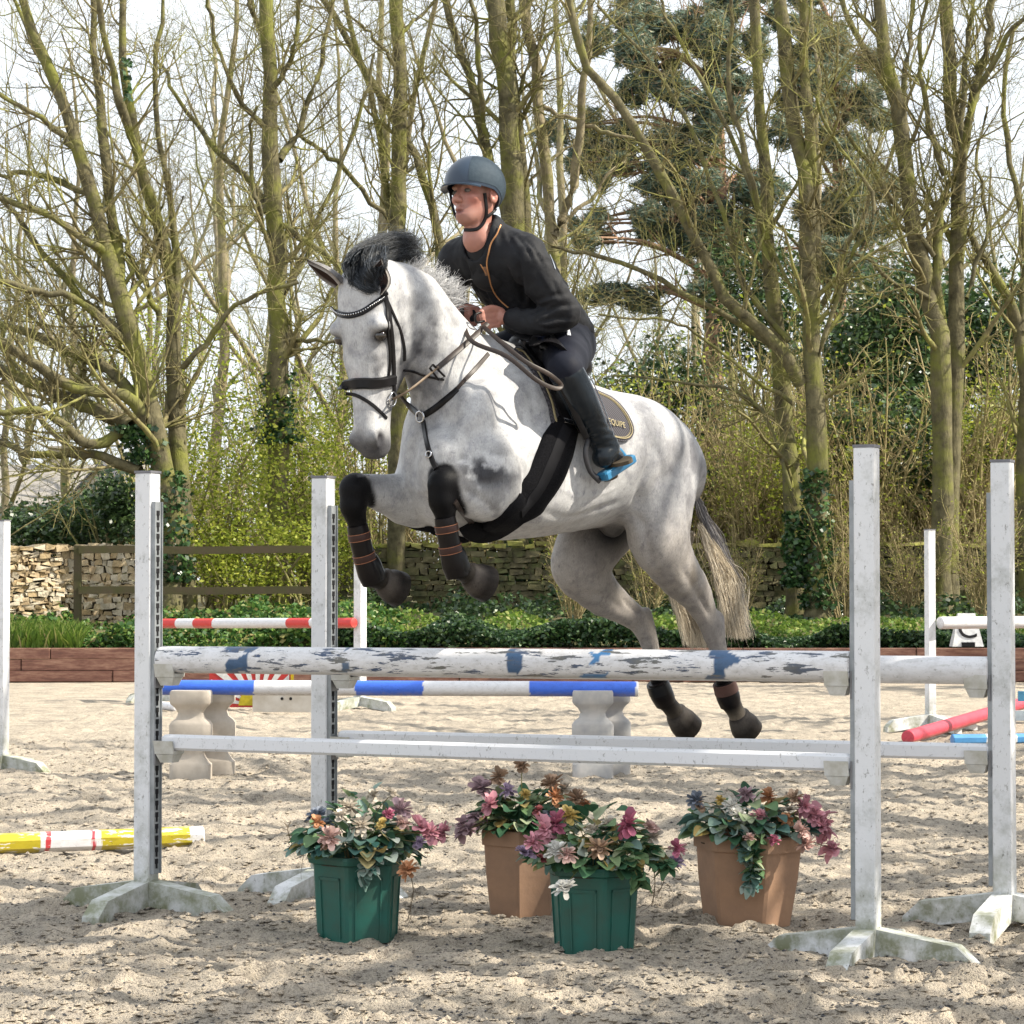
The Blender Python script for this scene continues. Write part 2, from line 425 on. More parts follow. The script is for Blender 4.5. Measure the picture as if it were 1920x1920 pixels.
# ------------------------------------------------------------------ post and rail fence
wood = simple('weathered_fence_wood', (.07, .052, .032), .85, (.055, .055, .018), 4, .5, .006, stretch=(1, 1, 1))
Yf = 35.6
fn = empty('rail_fence', (xat(145, Yf), Yf, .5), 'brown wooden post and two-rail fence in front of the stone wall at left', 'fence')
for px in (146, 590, 1010):
    if px < 700:
        z1 = P(px, 1022, Yf).z; mb = MB(); mb.box((xat(px, Yf), Yf, (z1 + .4) / 2), .105, .1, z1 - .4, bev=.008); mb.build('post', wood, fn)
for py in (1031, 1107):
    mb = MB(); z = P(300, py, Yf).z; x0, x1 = xat(150, Yf), xat(592, Yf)
    mb.tube([(x0 + (x1 - x0) * s, Yf - .07, z + .008 * math.sin(s * 9)) for s in np.linspace(0, 1, 9)], .062, 4, phase=.5, sq=1.25); mb.build('rail', wood, fn)

# ------------------------------------------------------------------ stone house beyond the trees
Yh = 74.0
hs = empty('stone_house', (xat(100, Yh), Yh, 1), 'grey stone house with tiled roofs and a chimney seen through the left tree', 'house')
hw = simple('house_stone', (.48, .43, .35), .9, (.36, .32, .27), 3); hr = simple('stone_tile_roof', (.27, .25, .22), .85, (.28, .26, .24), 5, .5, .03, stretch=(1, 1, 4)); hd = simple('slate_roof', (.12, .12, .14), .7, (.07, .07, .09), 6)
def hp(px, py): v = P(px, py, Yh); return v.x, v.z
def hbox(name, px0, px1, py0, py1, y0, dep, mat):
    x0, z1 = hp(px0, py0); x1, z0 = hp(px1, py1); mb = MB(); mb.box(((x0 + x1) / 2, y0 + dep / 2, (z0 + z1) / 2), x1 - x0, dep, z1 - z0); return mb.build(name, mat, hs)
hbox('wall', -160, 232, 948, 1085, Yh, 6, hw)
def roof(name, px0, px1, pye, pyr, y0, dep, mat, ins=0):
    x0, ze = hp(px0, pye); x1, zr = hp(px1, pyr); mb = MB(); i = ins
    V = [(x0, y0, ze), (x1, y0, ze), (x1, y0 + dep, ze), (x0, y0 + dep, ze), (x0 + i, y0 + dep / 2, zr), (x1 - i, y0 + dep / 2, zr)]
    mb.add(V, [(0, 1, 5, 4), (2, 3, 4, 5), (1, 2, 5), (3, 0, 4), (3, 2, 1, 0)]); return mb.build(name, mat, hs)
rf = roof('roof', -170, 250, 950, 862, Yh - .4, 6.8, hr)
x0, z0 = hp(62, 905); x1, z1 = hp(86, 832); mb = MB(); mb.box(((x0 + x1) / 2, Yh + 3, (z0 + z1) / 2), x1 - x0, .7, z1 - z0); mb.box(((x0 + x1) / 2, Yh + 3, z1 + .04), x1 - x0 + .12, .85, .08); mb.build('chimney', hw, rf)
# gabled dormer with dark slates either side
x0, za = hp(200, 905); g = MB(); wv = .75
g.prism([(-wv, -.75), (wv, -.75), (wv, 0), (0, .85), (-wv, 0)], Matrix.Identity(3), (x0, Yh - 1.0, za - .35), .3); g.build('gable', hw, hs)
g = MB()
for sgn in (-1, 1):
    V = [(x0, Yh - 1.25, za + .6), (x0, Yh + 2, za + .6), (x0 + sgn * .98, Yh + 2, za - .5), (x0 + sgn * .98, Yh - 1.25, za - .5)]
    V += [tuple(np.array(q) - (0, 0, .07)) for q in V]
    g.add(V, [(0, 1, 2, 3), (7, 6, 5, 4), (0, 3, 7, 4), (1, 0, 4, 5), (2, 1, 5, 6), (3, 2, 6, 7)])
g.build('dormer_roof', hd, hs)
g = MB(); g.box((x0, Yh - 1.17, za - .55), .5, .05, .6); wn = g.build('window', simple('window_glass', (.05, .06, .07), .15), hs)
# ------------------------------------------------------------------ trees
def sub_branches(r, Ps, Rs, n, t0, t1, L0, L1, up, wig, segs, rr, spread=1.0, rmin=.002):
    """n children along each tube; returns child Ps, Rs"""
    Nn, Sn, _ = Ps.shape
    pi = np.repeat(np.arange(Nn), n); M_ = len(pi)
    t = t0 + (t1 - t0) * r.random(M_); u = t * (Sn - 1); i = np.minimum(u.astype(int), Sn - 2); f = (u - i)[:, None]
    p0 = Ps[pi, i] * (1 - f) + Ps[pi, i + 1] * f; tg = Ps[pi, i + 1] - Ps[pi, i]; tg /= np.linalg.norm(tg, axis=1, keepdims=True) + 1e-9
    pr = Rs[pi, i]
    d = r.normal(size=(M_, 3)); d -= tg * (d * tg).sum(1, keepdims=True); d /= np.linalg.norm(d, axis=1, keepdims=True)
    d = d * spread + tg * (.5 + .5 * r.random((M_, 1))) + np.array([0, 0, up]); d /= np.linalg.norm(d, axis=1, keepdims=True)
    Ln = (L0 + (L1 - L0) * r.random(M_)) * (1 - .45 * t)
    P_ = [p0]; step = (Ln / (segs - 1))[:, None]
    for s in range(segs - 1):
        d = d + r.normal(size=(M_, 3)) * wig + np.array([0, 0, up * .35]); d /= np.linalg.norm(d, axis=1, keepdims=True)
        P_.append(P_[-1] + d * step)
    P_ = np.stack(P_, 1); r0 = np.clip(pr * rr, rmin, None)
    R_ = r0[:, None] * np.linspace(1, .35, segs)[None]
    return P_, np.maximum(R_, rmin * .6)
def bark_mat(name, a, b_, moss=(.16, .165, .04), mthr=(.47, .64)):
    m, t, b = new_mat(name); v = coords(t)
    nz = noise(t, v, 5, 6, .7); c = ramp(t, nz, [(.3, a), (.7, b_)])
    ms = ramp(t, noise(t, v, 1.6, 5, .65), [(mthr[0], (0, 0, 0)), (mthr[1], (1, 1, 1))])
    t.links.new(mix(t, ms, c, moss), b.inputs['Base Color']); b.inputs['Roughness'].default_value = .9
    b.inputs['Specular IOR Level'].default_value = .2
    v2 = coords(t, (1, 1, .25)); bump(t, b, noise(t, v2, 22, 5), .8, .03); return m
BARK = bark_mat('mossy_bark', (.045, .040, .024), (.18, .16, .09))
BARK2 = bark_mat('pale_bark', (.13, .11, .07), (.33, .28, .18), mthr=(.48, .68))
TWIG = bark_mat('twig_bark', (.075, .062, .032), (.26, .225, .11), moss=(.26, .26, .08), mthr=(.46, .64))
LICHEN = bark_mat('far_twig_bark', (.13, .125, .085), (.30, .28, .19), moss=(.28, .30, .13), mthr=(.45, .7))

def leaf_cloud(r, centers, size, sx=1.0, sy=.6, droop=0):
    """one leaf (bent rhombus) at each centre; returns V,F,rnd"""
    n = len(centers); a = r.normal(size=(n, 3)); a[:, 2] = a[:, 2] * .5 - droop; a /= np.linalg.norm(a, axis=1, keepdims=True)
    b_ = r.normal(size=(n, 3)); b_ -= a * (a * b_).sum(1, keepdims=True); b_ /= np.linalg.norm(b_, axis=1, keepdims=True)
    c_ = np.cross(a, b_); s = (size * (.6 + .8 * r.random(n)))[:, None]
    V = np.stack([centers - a * s * sx, centers + b_ * s * sy + c_ * s * .12, centers + a * s * sx, centers - b_ * s * sy + c_ * s * .12], 1)
    Fq = np.arange(n * 4).reshape(n, 4)
    return V.reshape(-1, 3), Fq, np.repeat(r.random(n), 4)

def stem_arrays(r, stems, Y, depth_wob=.5, n=14):
    out = []
    for st in stems:
        pts, w0, w1 = st[0], st[1], st[2]; dy = st[3] if len(st) > 3 else (0, 0)
        k = len(pts); pp = [P(px, py, Y + dy[0] + (dy[1] - dy[0]) * i / (k - 1)) for i, (px, py) in enumerate(pts)]
        c = catmull(pp, n); c[1:-1] += r.normal(size=(n - 2, 3)) * np.array([.02, .06, .02])
        sc = Y / F / 2; tt = np.linspace(0, 1, n)
        out.append((c, (w0 + (w1 - w0) * tt) * sc * (1 + .05 * r.normal(size=n))))
    return np.stack([o[0] for o in out]), np.stack([o[1] for o in out])

def tree(name, label, Y, stems, seed, n1=8, n2=7, n3=6, L=(1.2, 3.0), ivy=None, up=.22, mat=None, group='bare trees along the back of the arena', tmin=.02, twig_r=.0028, extra_top=True, buds=0):
    r = np.random.default_rng(seed)
    Ps, Rs = stem_arrays(r, stems, Y)
    b0 = P(stems[0][0][0][0], stems[0][0][0][1], Y)
    root = empty(name, (b0.x, Y, bank_z(b0.x, Y)), label, 'tree', group)
    # carry every stem that starts at the foot of the tree down to the ground with a flare
    lst = [tubes_mesh(Ps, Rs, 12)]
    for i, st in enumerate(stems):
        if st[0][0][1] > 1000:
            p = Ps[i, 0]; q = p.copy(); q[2] = bank_z(b0.x, Y) - .3
            seg = np.stack([q, q * .5 + p * .5, p])[None]; rr = np.array([[Rs[i, 0] * 1.7, Rs[i, 0] * 1.15, Rs[i, 0]]]); lst.append(tubes_mesh(seg, rr, 12))
    V, Fq = cat_tubes(lst)
    V = V + .02 * np.stack([vnoise(V * 4, 1), vnoise(V * 4, 2), vnoise(V * 4, 3)], -1)
    link('trunk', fast_mesh('trunk', V, Fq), root, [mat or BARK])
    P1, R1 = sub_branches(r, Ps, Rs, n1, .12, 1.0, L[0], L[1], up, .13, 8, .32, 1.15, .008)
    P2, R2 = sub_branches(r, P1, R1, n2, .15, 1.0, .5, 1.5, up * .7, .17, 6, .55, 1.0, .0045)
    P3, R3 = sub_branches(r, P2, R2, n3, .15, 1.0, .2, .75, up * .5, .2, 4, .6, 1.0, twig_r)
    V, Fq = cat_tubes([tubes_mesh(P1, R1, 6), tubes_mesh(P2, R2, 4), tubes_mesh(P3, R3, 3)])
    cr = link('crown', fast_mesh('crown', V, Fq), root, [TWIG])
    if ivy:
        cs = []
        for (px0, py0, px1, py1, w, cnt) in ivy:
            t = r.random(cnt) ** 1.5; px = px0 + (px1 - px0) * t; py = py0 + (py1 - py0) * t
            a = r.random(cnt) * 6.28; rad = w * Y / F / 2 * (.62 + .75 * r.random(cnt) ** 1.6) * (1.15 - .35 * t) * (1 + .35 * vnoise(np.stack([py * .04, a, 0 * a], -1), 5))
            c = np.array([P(x, y, Y) for x, y in zip(px, py)]); c[:, 0] += np.cos(a) * rad; c[:, 1] += np.sin(a) * rad; cs.append(c)
        V, Fq, rd = leaf_cloud(r, np.concatenate(cs), .045, 1, .8, .3)
        link('ivy', fast_mesh('ivy', V, Fq, rnd=rd), root, [IVY])
    return root
IVY = leaf_mat('ivy_leaf', [(0, (.012, .035, .015)), (.6, (.03, .08, .025)), (1, (.09, .17, .05))], .35, .2, .6)
HOLLY = leaf_mat('evergreen_leaf', [(0, (.02, .045, .02)), (.6, (.05, .10, .035)), (1, (.14, .22, .07))], .35, .25, .6)
SPRING = leaf_mat('spring_leaf', [(0, (.12, .16, .02)), (.5, (.28, .34, .04)), (1, (.48, .50, .09))], .5, .45)
COVER = leaf_mat('bank_leaf', [(0, (.02, .06, .015)), (.5, (.06, .15, .03)), (.8, (.16, .26, .05)), (1, (.30, .24, .10))], .5, .3, .4)
HEDGE = leaf_mat('hedge_leaf', [(0, (.014, .036, .014)), (.6, (.032, .08, .027)), (1, (.11, .18, .055))], .4, .25, .5)
GRASS = leaf_mat('grass_blade', [(0, (.05, .10, .015)), (.6, (.12, .21, .03)), (.9, (.26, .34, .07)), (1, (.35, .30, .14))], .6, .4)
PINE = leaf_mat('pine_needle', [(0, (.07, .11, .085)), (.5, (.14, .21, .16)), (.8, (.26, .33, .25)), (1, (.42, .33, .22))], .5, .3)

tree('bare_tree', 'large many-stemmed bare tree with long mossy limbs reaching left', 38, [
    ([(318, 1075), (322, 960), (300, 868), (263, 680), (230, 586), (202, 478), (183, 389), (155, 291), (117, 178), (70, 84), (30, -40)], 46, 16),
    ([(228, 575), (221, 520), (216, 445), (202, 338), (185, 202), (176, 94), (172, -40)], 26, 12, (0, .6)),
    ([(350, 1075), (338, 890), (328, 750), (323, 563), (305, 445), (277, 352), (244, 225), (234, 94), (230, -40)], 38, 13, (.5, 1)),
    ([(303, 440), (253, 281), (225, 188), (197, 70), (180, -40)], 20, 10, (.7, -.3)),
    ([(330, 620), (330, 540), (323, 399), (300, 281), (291, 164), (300, 47), (306, -40)], 17, 7, (.5, 1.5)),
    ([(205, 478), (165, 455), (85, 405), (0, 370), (-60, 340)], 16, 8, (0, -1)),
    ([(183, 392), (140, 350), (50, 325), (0, 330), (-60, 345)], 14, 7, (0, 1)),
    ([(155, 293), (100, 240), (40, 200), (-40, 150)], 14, 7, (0, -1)),
    ([(120, 178), (80, 120), (55, 60), (20, -30)], 12, 7, (0, 1)),
    ([(225, 620), (150, 555), (70, 460), (20, 390), (-40, 330)], 17, 7, (0, 1)),
    ([(232, 640), (150, 565), (60, 545), (-40, 515)], 18, 9, (0, -1)),
    ([(262, 760), (200, 690), (110, 650), (0, 605), (-60, 585)], 24, 12, (0, 1.5)),
    ([(285, 815), (240, 750), (160, 735), (80, 690), (0, 640), (-60, 610)], 26, 14, (0, -1)),
    ([(250, 800), (170, 760), (100, 735), (0, 690), (-60, 670)], 30, 16, (.3, 1)),
    ([(235, 812), (190, 832), (150, 825), (110, 790), (60, 772), (-40, 768)], 23, 12, (0, -1)),
    ([(262, 884), (190, 858), (120, 850), (60, 850), (-30, 810)], 22, 10, (0, 0)),
    ([(213, 545), (252, 505), (275, 470), (292, 430), (310, 360)], 10, 4, (0, 1)),
    ([(344, 690), (390, 640), (430, 580), (500, 545), (560, 530)], 13, 6, (0, -.6)),
    ([(300, 600), (275, 545), (245, 475), (225, 440)], 13, 8, (.5, 0)),
], 11, 9, 7, 5, ivy=[(322, 1090, 318, 880, 60, 1300), (260, 800, 275, 870, 60, 800), (236, 110, 241, 190, 14, 60)])
tree('bare_tree', 'straight tall bare tree with ivy round its trunk between left wings', 40, [
    ([(520, 1075), (520, 800), (522, 600), (517, 450), (510, 300), (505, 150), (500, -40)], 42, 27),
    ([(524, 300), (560, 240), (600, 130), (625, -30)], 15, 8, (0, 1)),
    ([(508, 180), (548, 100), (570, -30)], 13, 7, (0, -1)),
    ([(500, 400), (470, 340), (395, 270), (340, 190), (300, 120)], 14, 6, (0, 1)),
    ([(528, 420), (600, 470), (640, 510), (700, 540)], 13, 7, (0, -1)),
    ([(530, 560), (575, 470), (610, 380), (680, 200), (700, 100)], 12, 5, (0, 1)),
    ([(500, 90), (470, 10), (455, -40)], 12, 8, (0, 1)),
    ([(516, 470), (480, 380), (470, 260), (480, 200)], 11, 5, (0, -1)),
    ([(530, 640), (640, 635), (760, 600)], 9, 4, (0, -1)),
    ([(505, 250), (440, 170), (400, 60), (380, -30)], 11, 5, (0, -1)),
], 12, 10, 7, 5, ivy=[(522, 830, 522, 700, 55, 900)])
tree('bare_tree', 'slim upright bare tree directly behind the rider and left of his helmet', 42, [
    ([(742, 1075), (742, 700), (744, 430), (748, 200), (742, -40)], 34, 24),
    ([(744, 620), (738, 480), (718, 300), (695, 170), (660, 60), (640, -30)], 16, 9, (0, 1)),
    ([(752, 640), (800, 560), (826, 470), (800, 350), (768, 270), (700, 160), (650, 60), (600, -10)], 20, 12, (0, 1)),
    ([(744, 130), (690, 60), (640, 20)], 8, 4, (0, -1)),
    ([(755, 60), (800, 20), (830, -30)], 8, 5, (0, 1)),
    ([(735, 420), (660, 330), (600, 280), (560, 250)], 11, 6, (0, -1)),
    ([(812, 390), (798, 260), (775, 130)], 8, 4, (0, -1)),
], 13, 10, 7, 5, mat=BARK)
tree('bare_tree', 'thick twin-stemmed bare tree rising just right of the rider helmet', 43, [
    ([(968, 1075), (965, 700), (962, 400), (955, 200), (935, 60), (925, -40)], 46, 30),
    ([(975, 560), (985, 420), (972, 250), (960, 100), (962, -40)], 26, 18, (.6, .4)),
    ([(966, 520), (945, 400), (912, 270), (880, 150), (850, 60), (832, -40)], 22, 14, (0, 1)),
    ([(915, 260), (898, 160), (893, 50), (880, -30)], 12, 8, (0, -1)),
    ([(970, 190), (1000, 100), (1060, 40), (1110, -20)], 9, 5, (0, 1)),
], 14, 9, 7, 5, ivy=[(968, 1140, 966, 980, 54, 1500)])
tree('bare_tree', 'slender bare tree with a forked pale stem over the rider left shoulder', 44, [
    ([(1046, 1075), (1045, 700), (1035, 470), (1020, 300), (1008, 150), (980, 0), (975, -40)], 24, 18),
    ([(1040, 440), (1075, 340), (1090, 200), (1105, 80), (1112, -40)], 20, 10, (0, -1)),
    ([(1012, 200), (995, 100), (990, -30)], 11, 8, (0, 1)),
    ([(1015, 200), (1120, 245), (1200, 262)], 10, 6, (0, -.6)),
    ([(1040, 430), (1100, 380), (1150, 320), (1180, 290)], 9, 5, (0, 1)),
    ([(980, 370), (1010, 320), (1060, 280), (1095, 250)], 7, 4, (0, 1)),
    ([(1032, 470), (1000, 520), (1030, 600)], 6, 3, (0, 1)),
], 15, 9, 7, 5, mat=BARK2)
tree('bare_tree', 'big mossy bare tree with a long leaning limb left of the tall right wing', 39, [
    ([(1532, 1075), (1533, 900), (1525, 700), (1522, 600), (1517, 450), (1505, 300), (1475, 150), (1455, -40)], 40, 24),
    ([(1492, 1075), (1486, 900), (1466, 700), (1440, 450), (1428, 250), (1410, -40)], 36, 20, (.8, .8)),
    ([(1528, 640), (1528, 400), (1512, 200), (1505, -40)], 26, 16, (.3, -.3)),
    ([(1500, 720), (1440, 630), (1370, 570), (1315, 470), (1248, 340), (1185, 225), (1100, 120), (1058, -40)], 26, 14, (0, -1)),
    ([(1450, 650), (1340, 580), (1220, 515), (1100, 475), (1035, 460)], 12, 7, (0, -.5)),
    ([(1480, 640), (1400, 540), (1350, 380), (1290, 230), (1220, 120), (1120, 10)], 12, 6, (0, 1)),
    ([(1445, 500), (1400, 330), (1330, 180), (1265, 60), (1230, -20)], 11, 6, (0, 1)),
    ([(1526, 690), (1590, 500), (1640, 380), (1560, 250), (1530, 180)], 10, 5, (0, -1)),
    ([(1535, 660), (1580, 560), (1610, 430), (1650, 330)], 9, 4, (0, 1)),
    ([(1440, 450), (1380, 240), (1370, 80), (1375, -30)], 12, 6, (0, -1)),
    ([(1490, 760), (1400, 700), (1300, 620), (1240, 600), (1120, 590)], 8, 4, (0, -1)),
    ([(1492, 950), (1420, 760), (1300, 720), (1150, 705)], 8, 4, (0, 1)),
], 16, 9, 7, 5, ivy=[(1530, 1140, 1528, 880, 52, 1900), (1490, 1100, 1486, 960, 40, 900)])
tree('bare_tree', 'forked bare tree between the two tall right wings with upright stems', 40, [
    ([(1762, 1075), (1768, 850), (1762, 650), (1742, 540), (1705, 400), (1690, 250), (1660, 100), (1645, -40)], 44, 22),
    ([(1780, 1075), (1790, 700), (1795, 480), (1800, 300), (1778, 150), (1772, -40)], 36, 22, (.3, .8)),
    ([(1768, 620), (1755, 520), (1762, 400), (1790, 330)], 22, 14, (0, .3)),
    ([(1800, 300), (1825, 180), (1850, 90), (1862, -40)], 22, 13, (.8, 0)),
    ([(1700, 330), (1660, 150), (1600, 60), (1565, -40)], 17, 10, (0, 1)),
    ([(1700, 330), (1695, 200), (1702, 100), (1715, -40)], 14, 9, (0, 1)),
    ([(1798, 380), (1815, 230), (1870, 100), (1925, 20)], 14, 8, (0, -1)),
    ([(1750, 480), (1640, 330), (1560, 200), (1540, 120)], 11, 5, (0, -1)),
    ([(1797, 380), (1802, 250), (1810, 100), (1825, -30)], 14, 9, (0, 1)),
    ([(1770, 330), (1735, 200), (1725, 100), (1740, -20)], 12, 7, (0, -1)),
    ([(1812, 560), (1850, 420), (1830, 300), (1850, 200)], 9, 5, (0, 1)),
    ([(1745, 560), (1660, 520), (1620, 480), (1560, 470)], 9, 4, (0, -1)),
], 17, 9, 7, 5)
tree('bare_tree', 'narrow bare tree at the far right edge of the wood', 41, [
    ([(1926, 1075), (1922, 850), (1912, 640), (1890, 560), (1840, 480), (1815, 430)], 30, 12),
    ([(1912, 640), (1928, 480), (1900, 330), (1880, 180), (1900, 50)], 16, 8, (0, 1)),
], 18, 9, 7, 5, mat=BARK)

# generic bare trees: a few kinds, copied through the wood behind
def generic_tree(seed, h=13, mat=BARK2):
    r = np.random.default_rng(seed)
    root = empty('bare_tree', (0, 0, 0))
    n = 14; z = np.linspace(-.3, h, n); c = np.stack([.25 * np.cumsum(r.normal(size=n)) * .4, .25 * np.cumsum(r.normal(size=n)) * .4, z], -1); c[0, :2] = 0; c[1, :2] = 0
    Ps = [c]; Rs = [np.linspace(.14, .03, n)]
    for q in range(3):
        i = 2 + q * 2; d = np.array([r.normal() * .8, r.normal() * .8, 1.3]); d /= np.linalg.norm(d); L = h * .6
        s = np.linspace(0, L, n)[:, None]; Ps.append(c[i] + d * s + np.array([0, 0, .03]) * s ** 2 + r.normal(size=(n, 3)) * .05); Rs.append(np.linspace(.08, .018, n))
    Ps, Rs = np.stack(Ps), np.stack(Rs)
    V, Fq = tubes_mesh(Ps, Rs, 8); link('trunk', fast_mesh('trunk', V, Fq), root, [mat])
    P1, R1 = sub_branches(r, Ps, Rs, 13, .1, 1, 1.3, 3.4, .25, .14, 7, .36, 1.1, .010)
    P2, R2 = sub_branches(r, P1, R1, 6, .15, 1, .5, 1.5, .2, .18, 5, .6, 1, .0065)
    P3, R3 = sub_branches(r, P2, R2, 4, .15, 1, .3, .9, .15, .2, 4, .6, 1, .0045)
    V, Fq = cat_tubes([tubes_mesh(P1, R1, 5), tubes_mesh(P2, R2, 3), tubes_mesh(P3, R3, 3)])
    link('crown', fast_mesh('crown', V, Fq), root, [LICHEN]); return root
def copy_tree(o, loc, rz, sc, label=None, group=None):
    c = o.copy(); S.collection.objects.link(c); c.location = loc; c.rotation_euler = (0, 0, rz); c.scale = (sc, sc, sc)
    for ch in [x for x in S.objects if x.parent == o]:
        d = ch.copy(); S.collection.objects.link(d); d.parent = c; d.matrix_parent_inverse = Matrix.Identity(4)
    if label: c['label'] = label
    if group: c['group'] = group
    return c
MARKS = [(-60, 'left of the picture edge'), (70, 'over the stone house roofs'), (200, 'behind the big left tree'), (350, 'right of the big left tree'), (470, 'left of the ivy-clad straight trunk'), (600, 'between the straight trunk and the horse ears'), (720, 'above the horse forelock'), (850, 'left of the helmet'), (960, 'behind the twin-stemmed trunk'), (1060, 'over the rider left shoulder'),
         (1180, 'above the horse rump'), (1300, 'behind the long leaning limb'), (1420, 'left of the mossy twin trunks'), (1540, 'behind the mossy twin trunks'), (1650, 'above the tallest right wing'), (1760, 'behind the forked right tree'), (1860, 'left of the far right wing'), (1960, 'past the right edge')]
USED = set()
def mark_label(stem, px, extra=''):
    for _, m_ in sorted((abs(px - q), m_) for q, m_ in MARKS):
        l = f'{stem} {m_}{extra}'
        if l not in USED: USED.add(l); return l
    return mark_label('wide ' + stem, px)
protos = [generic_tree(s, h) for s, h in ((101, 14), (102, 12), (103, 15), (104, 11))]
r = np.random.default_rng(55); k = 0
for o in protos: tag(o, 'pale bare tree standing far back in the wood', 'tree', 'bare trees deep in the wood')
for row, (Yr, nr) in enumerate(((51, 6), (59, 7), (69, 8), (84, 9))):
    for i in range(nr):
        px = -120 + (i + .5 + .5 * (r.random() - .5)) * 2160 / nr; Yt = Yr + r.random() * 6
        x = xat(px, Yt); loc = (x, Yt, bank_z(x, Yt)); rz, sc = r.random() * 6.28, .8 + .5 * r.random()
        lb = mark_label(('pale bare tree', 'slim pale far tree', 'thin grey distant tree', 'most distant hazy tree')[row], px)
        if k < 4: o = protos[k]; o.location = loc; o.rotation_euler = (0, 0, rz); o.scale = (sc,) * 3; o['label'] = lb
        else: copy_tree(protos[k % 4], loc, rz, sc, lb)
        k += 1
# trees beside the arena, right of the picture: they throw the dappled shade
def shade_tree(seed, h=10):
    r = np.random.default_rng(seed); root = empty('bare_tree', (0, 0, 0)); n = 12; z = np.linspace(-.3, h, n); c = np.stack([.1 * np.cumsum(r.normal(size=n)), .1 * np.cumsum(r.normal(size=n)), z], -1); c[:2, :2] = 0; Ps = [c]; Rs = [np.linspace(.17, .04, n)]
    for q in range(7):
        i = 3 + q; d = np.array([r.normal(), r.normal(), 1.1]); d /= np.linalg.norm(d); s_ = np.linspace(0, h * .5, n)[:, None]; Ps.append(c[i] + d * s_ + r.normal(size=(n, 3)) * .06); Rs.append(np.linspace(.11, .035, n))
    Ps, Rs = np.stack(Ps), np.stack(Rs); V, Fq = tubes_mesh(Ps, Rs, 8); link('trunk', fast_mesh('trunk', V, Fq), root, [BARK])
    P1, R1 = sub_branches(r, Ps, Rs, 6, .2, 1, .9, 2.6, .25, .15, 6, .5, 1.1, .024); P2, R2 = sub_branches(r, P1, R1, 4, .2, 1, .4, 1.1, .2, .2, 4, .6, 1, .007)
    V, Fq = cat_tubes([tubes_mesh(P1, R1, 5), tubes_mesh(P2, R2, 3)]); link('crown', fast_mesh('crown', V, Fq), root, [TWIG]); return root
sp_ = [shade_tree(301, 10), shade_tree(302, 12)]
for i, (x, y, sc, lb) in enumerate(((6.8, 5.6, .62, 'nearest the camera'), (8.0, 7.6, .75, 'level with the front wing'), (8.8, 9.6, .8, 'level with the rear wing'), (8.5, 12.4, .8, 'beyond the near jump'), (11, 16.5, 1.0, 'level with the baluster pole'), (13.5, 23, 1.1, 'level with the far wing'), (14, 30.5, 1.2, 'near the sleeper wall'), (13, 33.2, 1.1, 'at the far corner of the arena'), (7.4, 6.6, .7, 'second nearest the camera'), (9.6, 8.5, .95, 'behind the one level with the rear wing'), (7.6, 10.6, .75, 'between the near jump and the balusters'), (9.5, 14.2, 1.0, 'just before the baluster pole'), (10.5, 19.5, 1.1, 'halfway to the sleeper wall'))):
    lb = 'bare shade tree right of the picture, ' + lb
    if i < 2: o = sp_[i]; o.location = (x, y, 0); o.rotation_euler = (0, 0, i); o.scale = (sc,) * 3; tag(o, lb, 'tree', 'bare trees beside the arena')
    else: copy_tree(sp_[i % 2], (x, y, 0), i * 1.7, sc, lb)

# ------------------------------------------------------------------ shrubs, hazels and evergreens
def foliage_blob(r, c, rad, n, clumps=26, sc=.2):
    """leaf centres in lumpy clumps through an ellipsoid"""
    cc = r.normal(size=(clumps, 3)); cc /= np.linalg.norm(cc, axis=1, keepdims=True); cc *= (r.random((clumps, 1)) ** .4) * .9
    k = r.integers(0, clumps, n); s = r.normal(size=(n, 3)) * sc
    return np.array(c) + (cc[k] + s) * np.array(rad)
def shrub(name, label, cat, c, rad, n, size, mat, seed, group=None, stems=8, clumps=26, part='foliage', zb=None):
    r = np.random.default_rng(seed); zb = bank_z(c[0], c[1]) if zb is None else zb
    root = empty(name, (c[0], c[1], zb), label, cat, group)
    V, Fq, rd = leaf_cloud(r, foliage_blob(r, c, rad, n, clumps), size)
    V[:, 2] = np.maximum(V[:, 2], zb + .01)
    link(part, fast_mesh(part, V, Fq, rnd=rd), root, [mat])
    Ps = []
    for q in range(stems):
        e = np.array(c) + r.normal(size=3) * np.array(rad) * .55; s0 = np.array([c[0] + r.normal() * rad[0] * .25, c[1] + r.normal() * rad[1] * .25, zb - .05])
        m_ = (s0 + e) / 2 + np.array([0, 0, rad[2] * .2]); Ps.append(catmull([s0, m_, e], 8))
    Ps = np.stack(Ps); Rs = np.tile(np.linspace(.03, .008, 8), (stems, 1))
    P1, R1 = sub_branches(r, Ps, Rs, 6, .2, 1, .3, .3 + rad[2] * .6, .2, .2, 5, .6, 1, .005)
    V, Fq = cat_tubes([tubes_mesh(Ps, Rs, 6), tubes_mesh(P1, R1, 3)]); link('stem', fast_mesh('stem', V, Fq), root, [TWIG])
    return root
def at(px, py, Y): v = P(px, py, Y); return (v.x, v.y, v.z)
shrub('evergreen_shrub', 'dark green rounded evergreen shrub above the left stone wall', 'shrub', at(120, 985, 42), (1.25, 1, .6), 7000, .05, HOLLY, 1)
shrub('evergreen_shrub', 'brighter evergreen shrub between dark shrub and left wing', 'shrub', at(225, 960, 41), (.55, .6, .7), 2600, .05, HOLLY, 2)
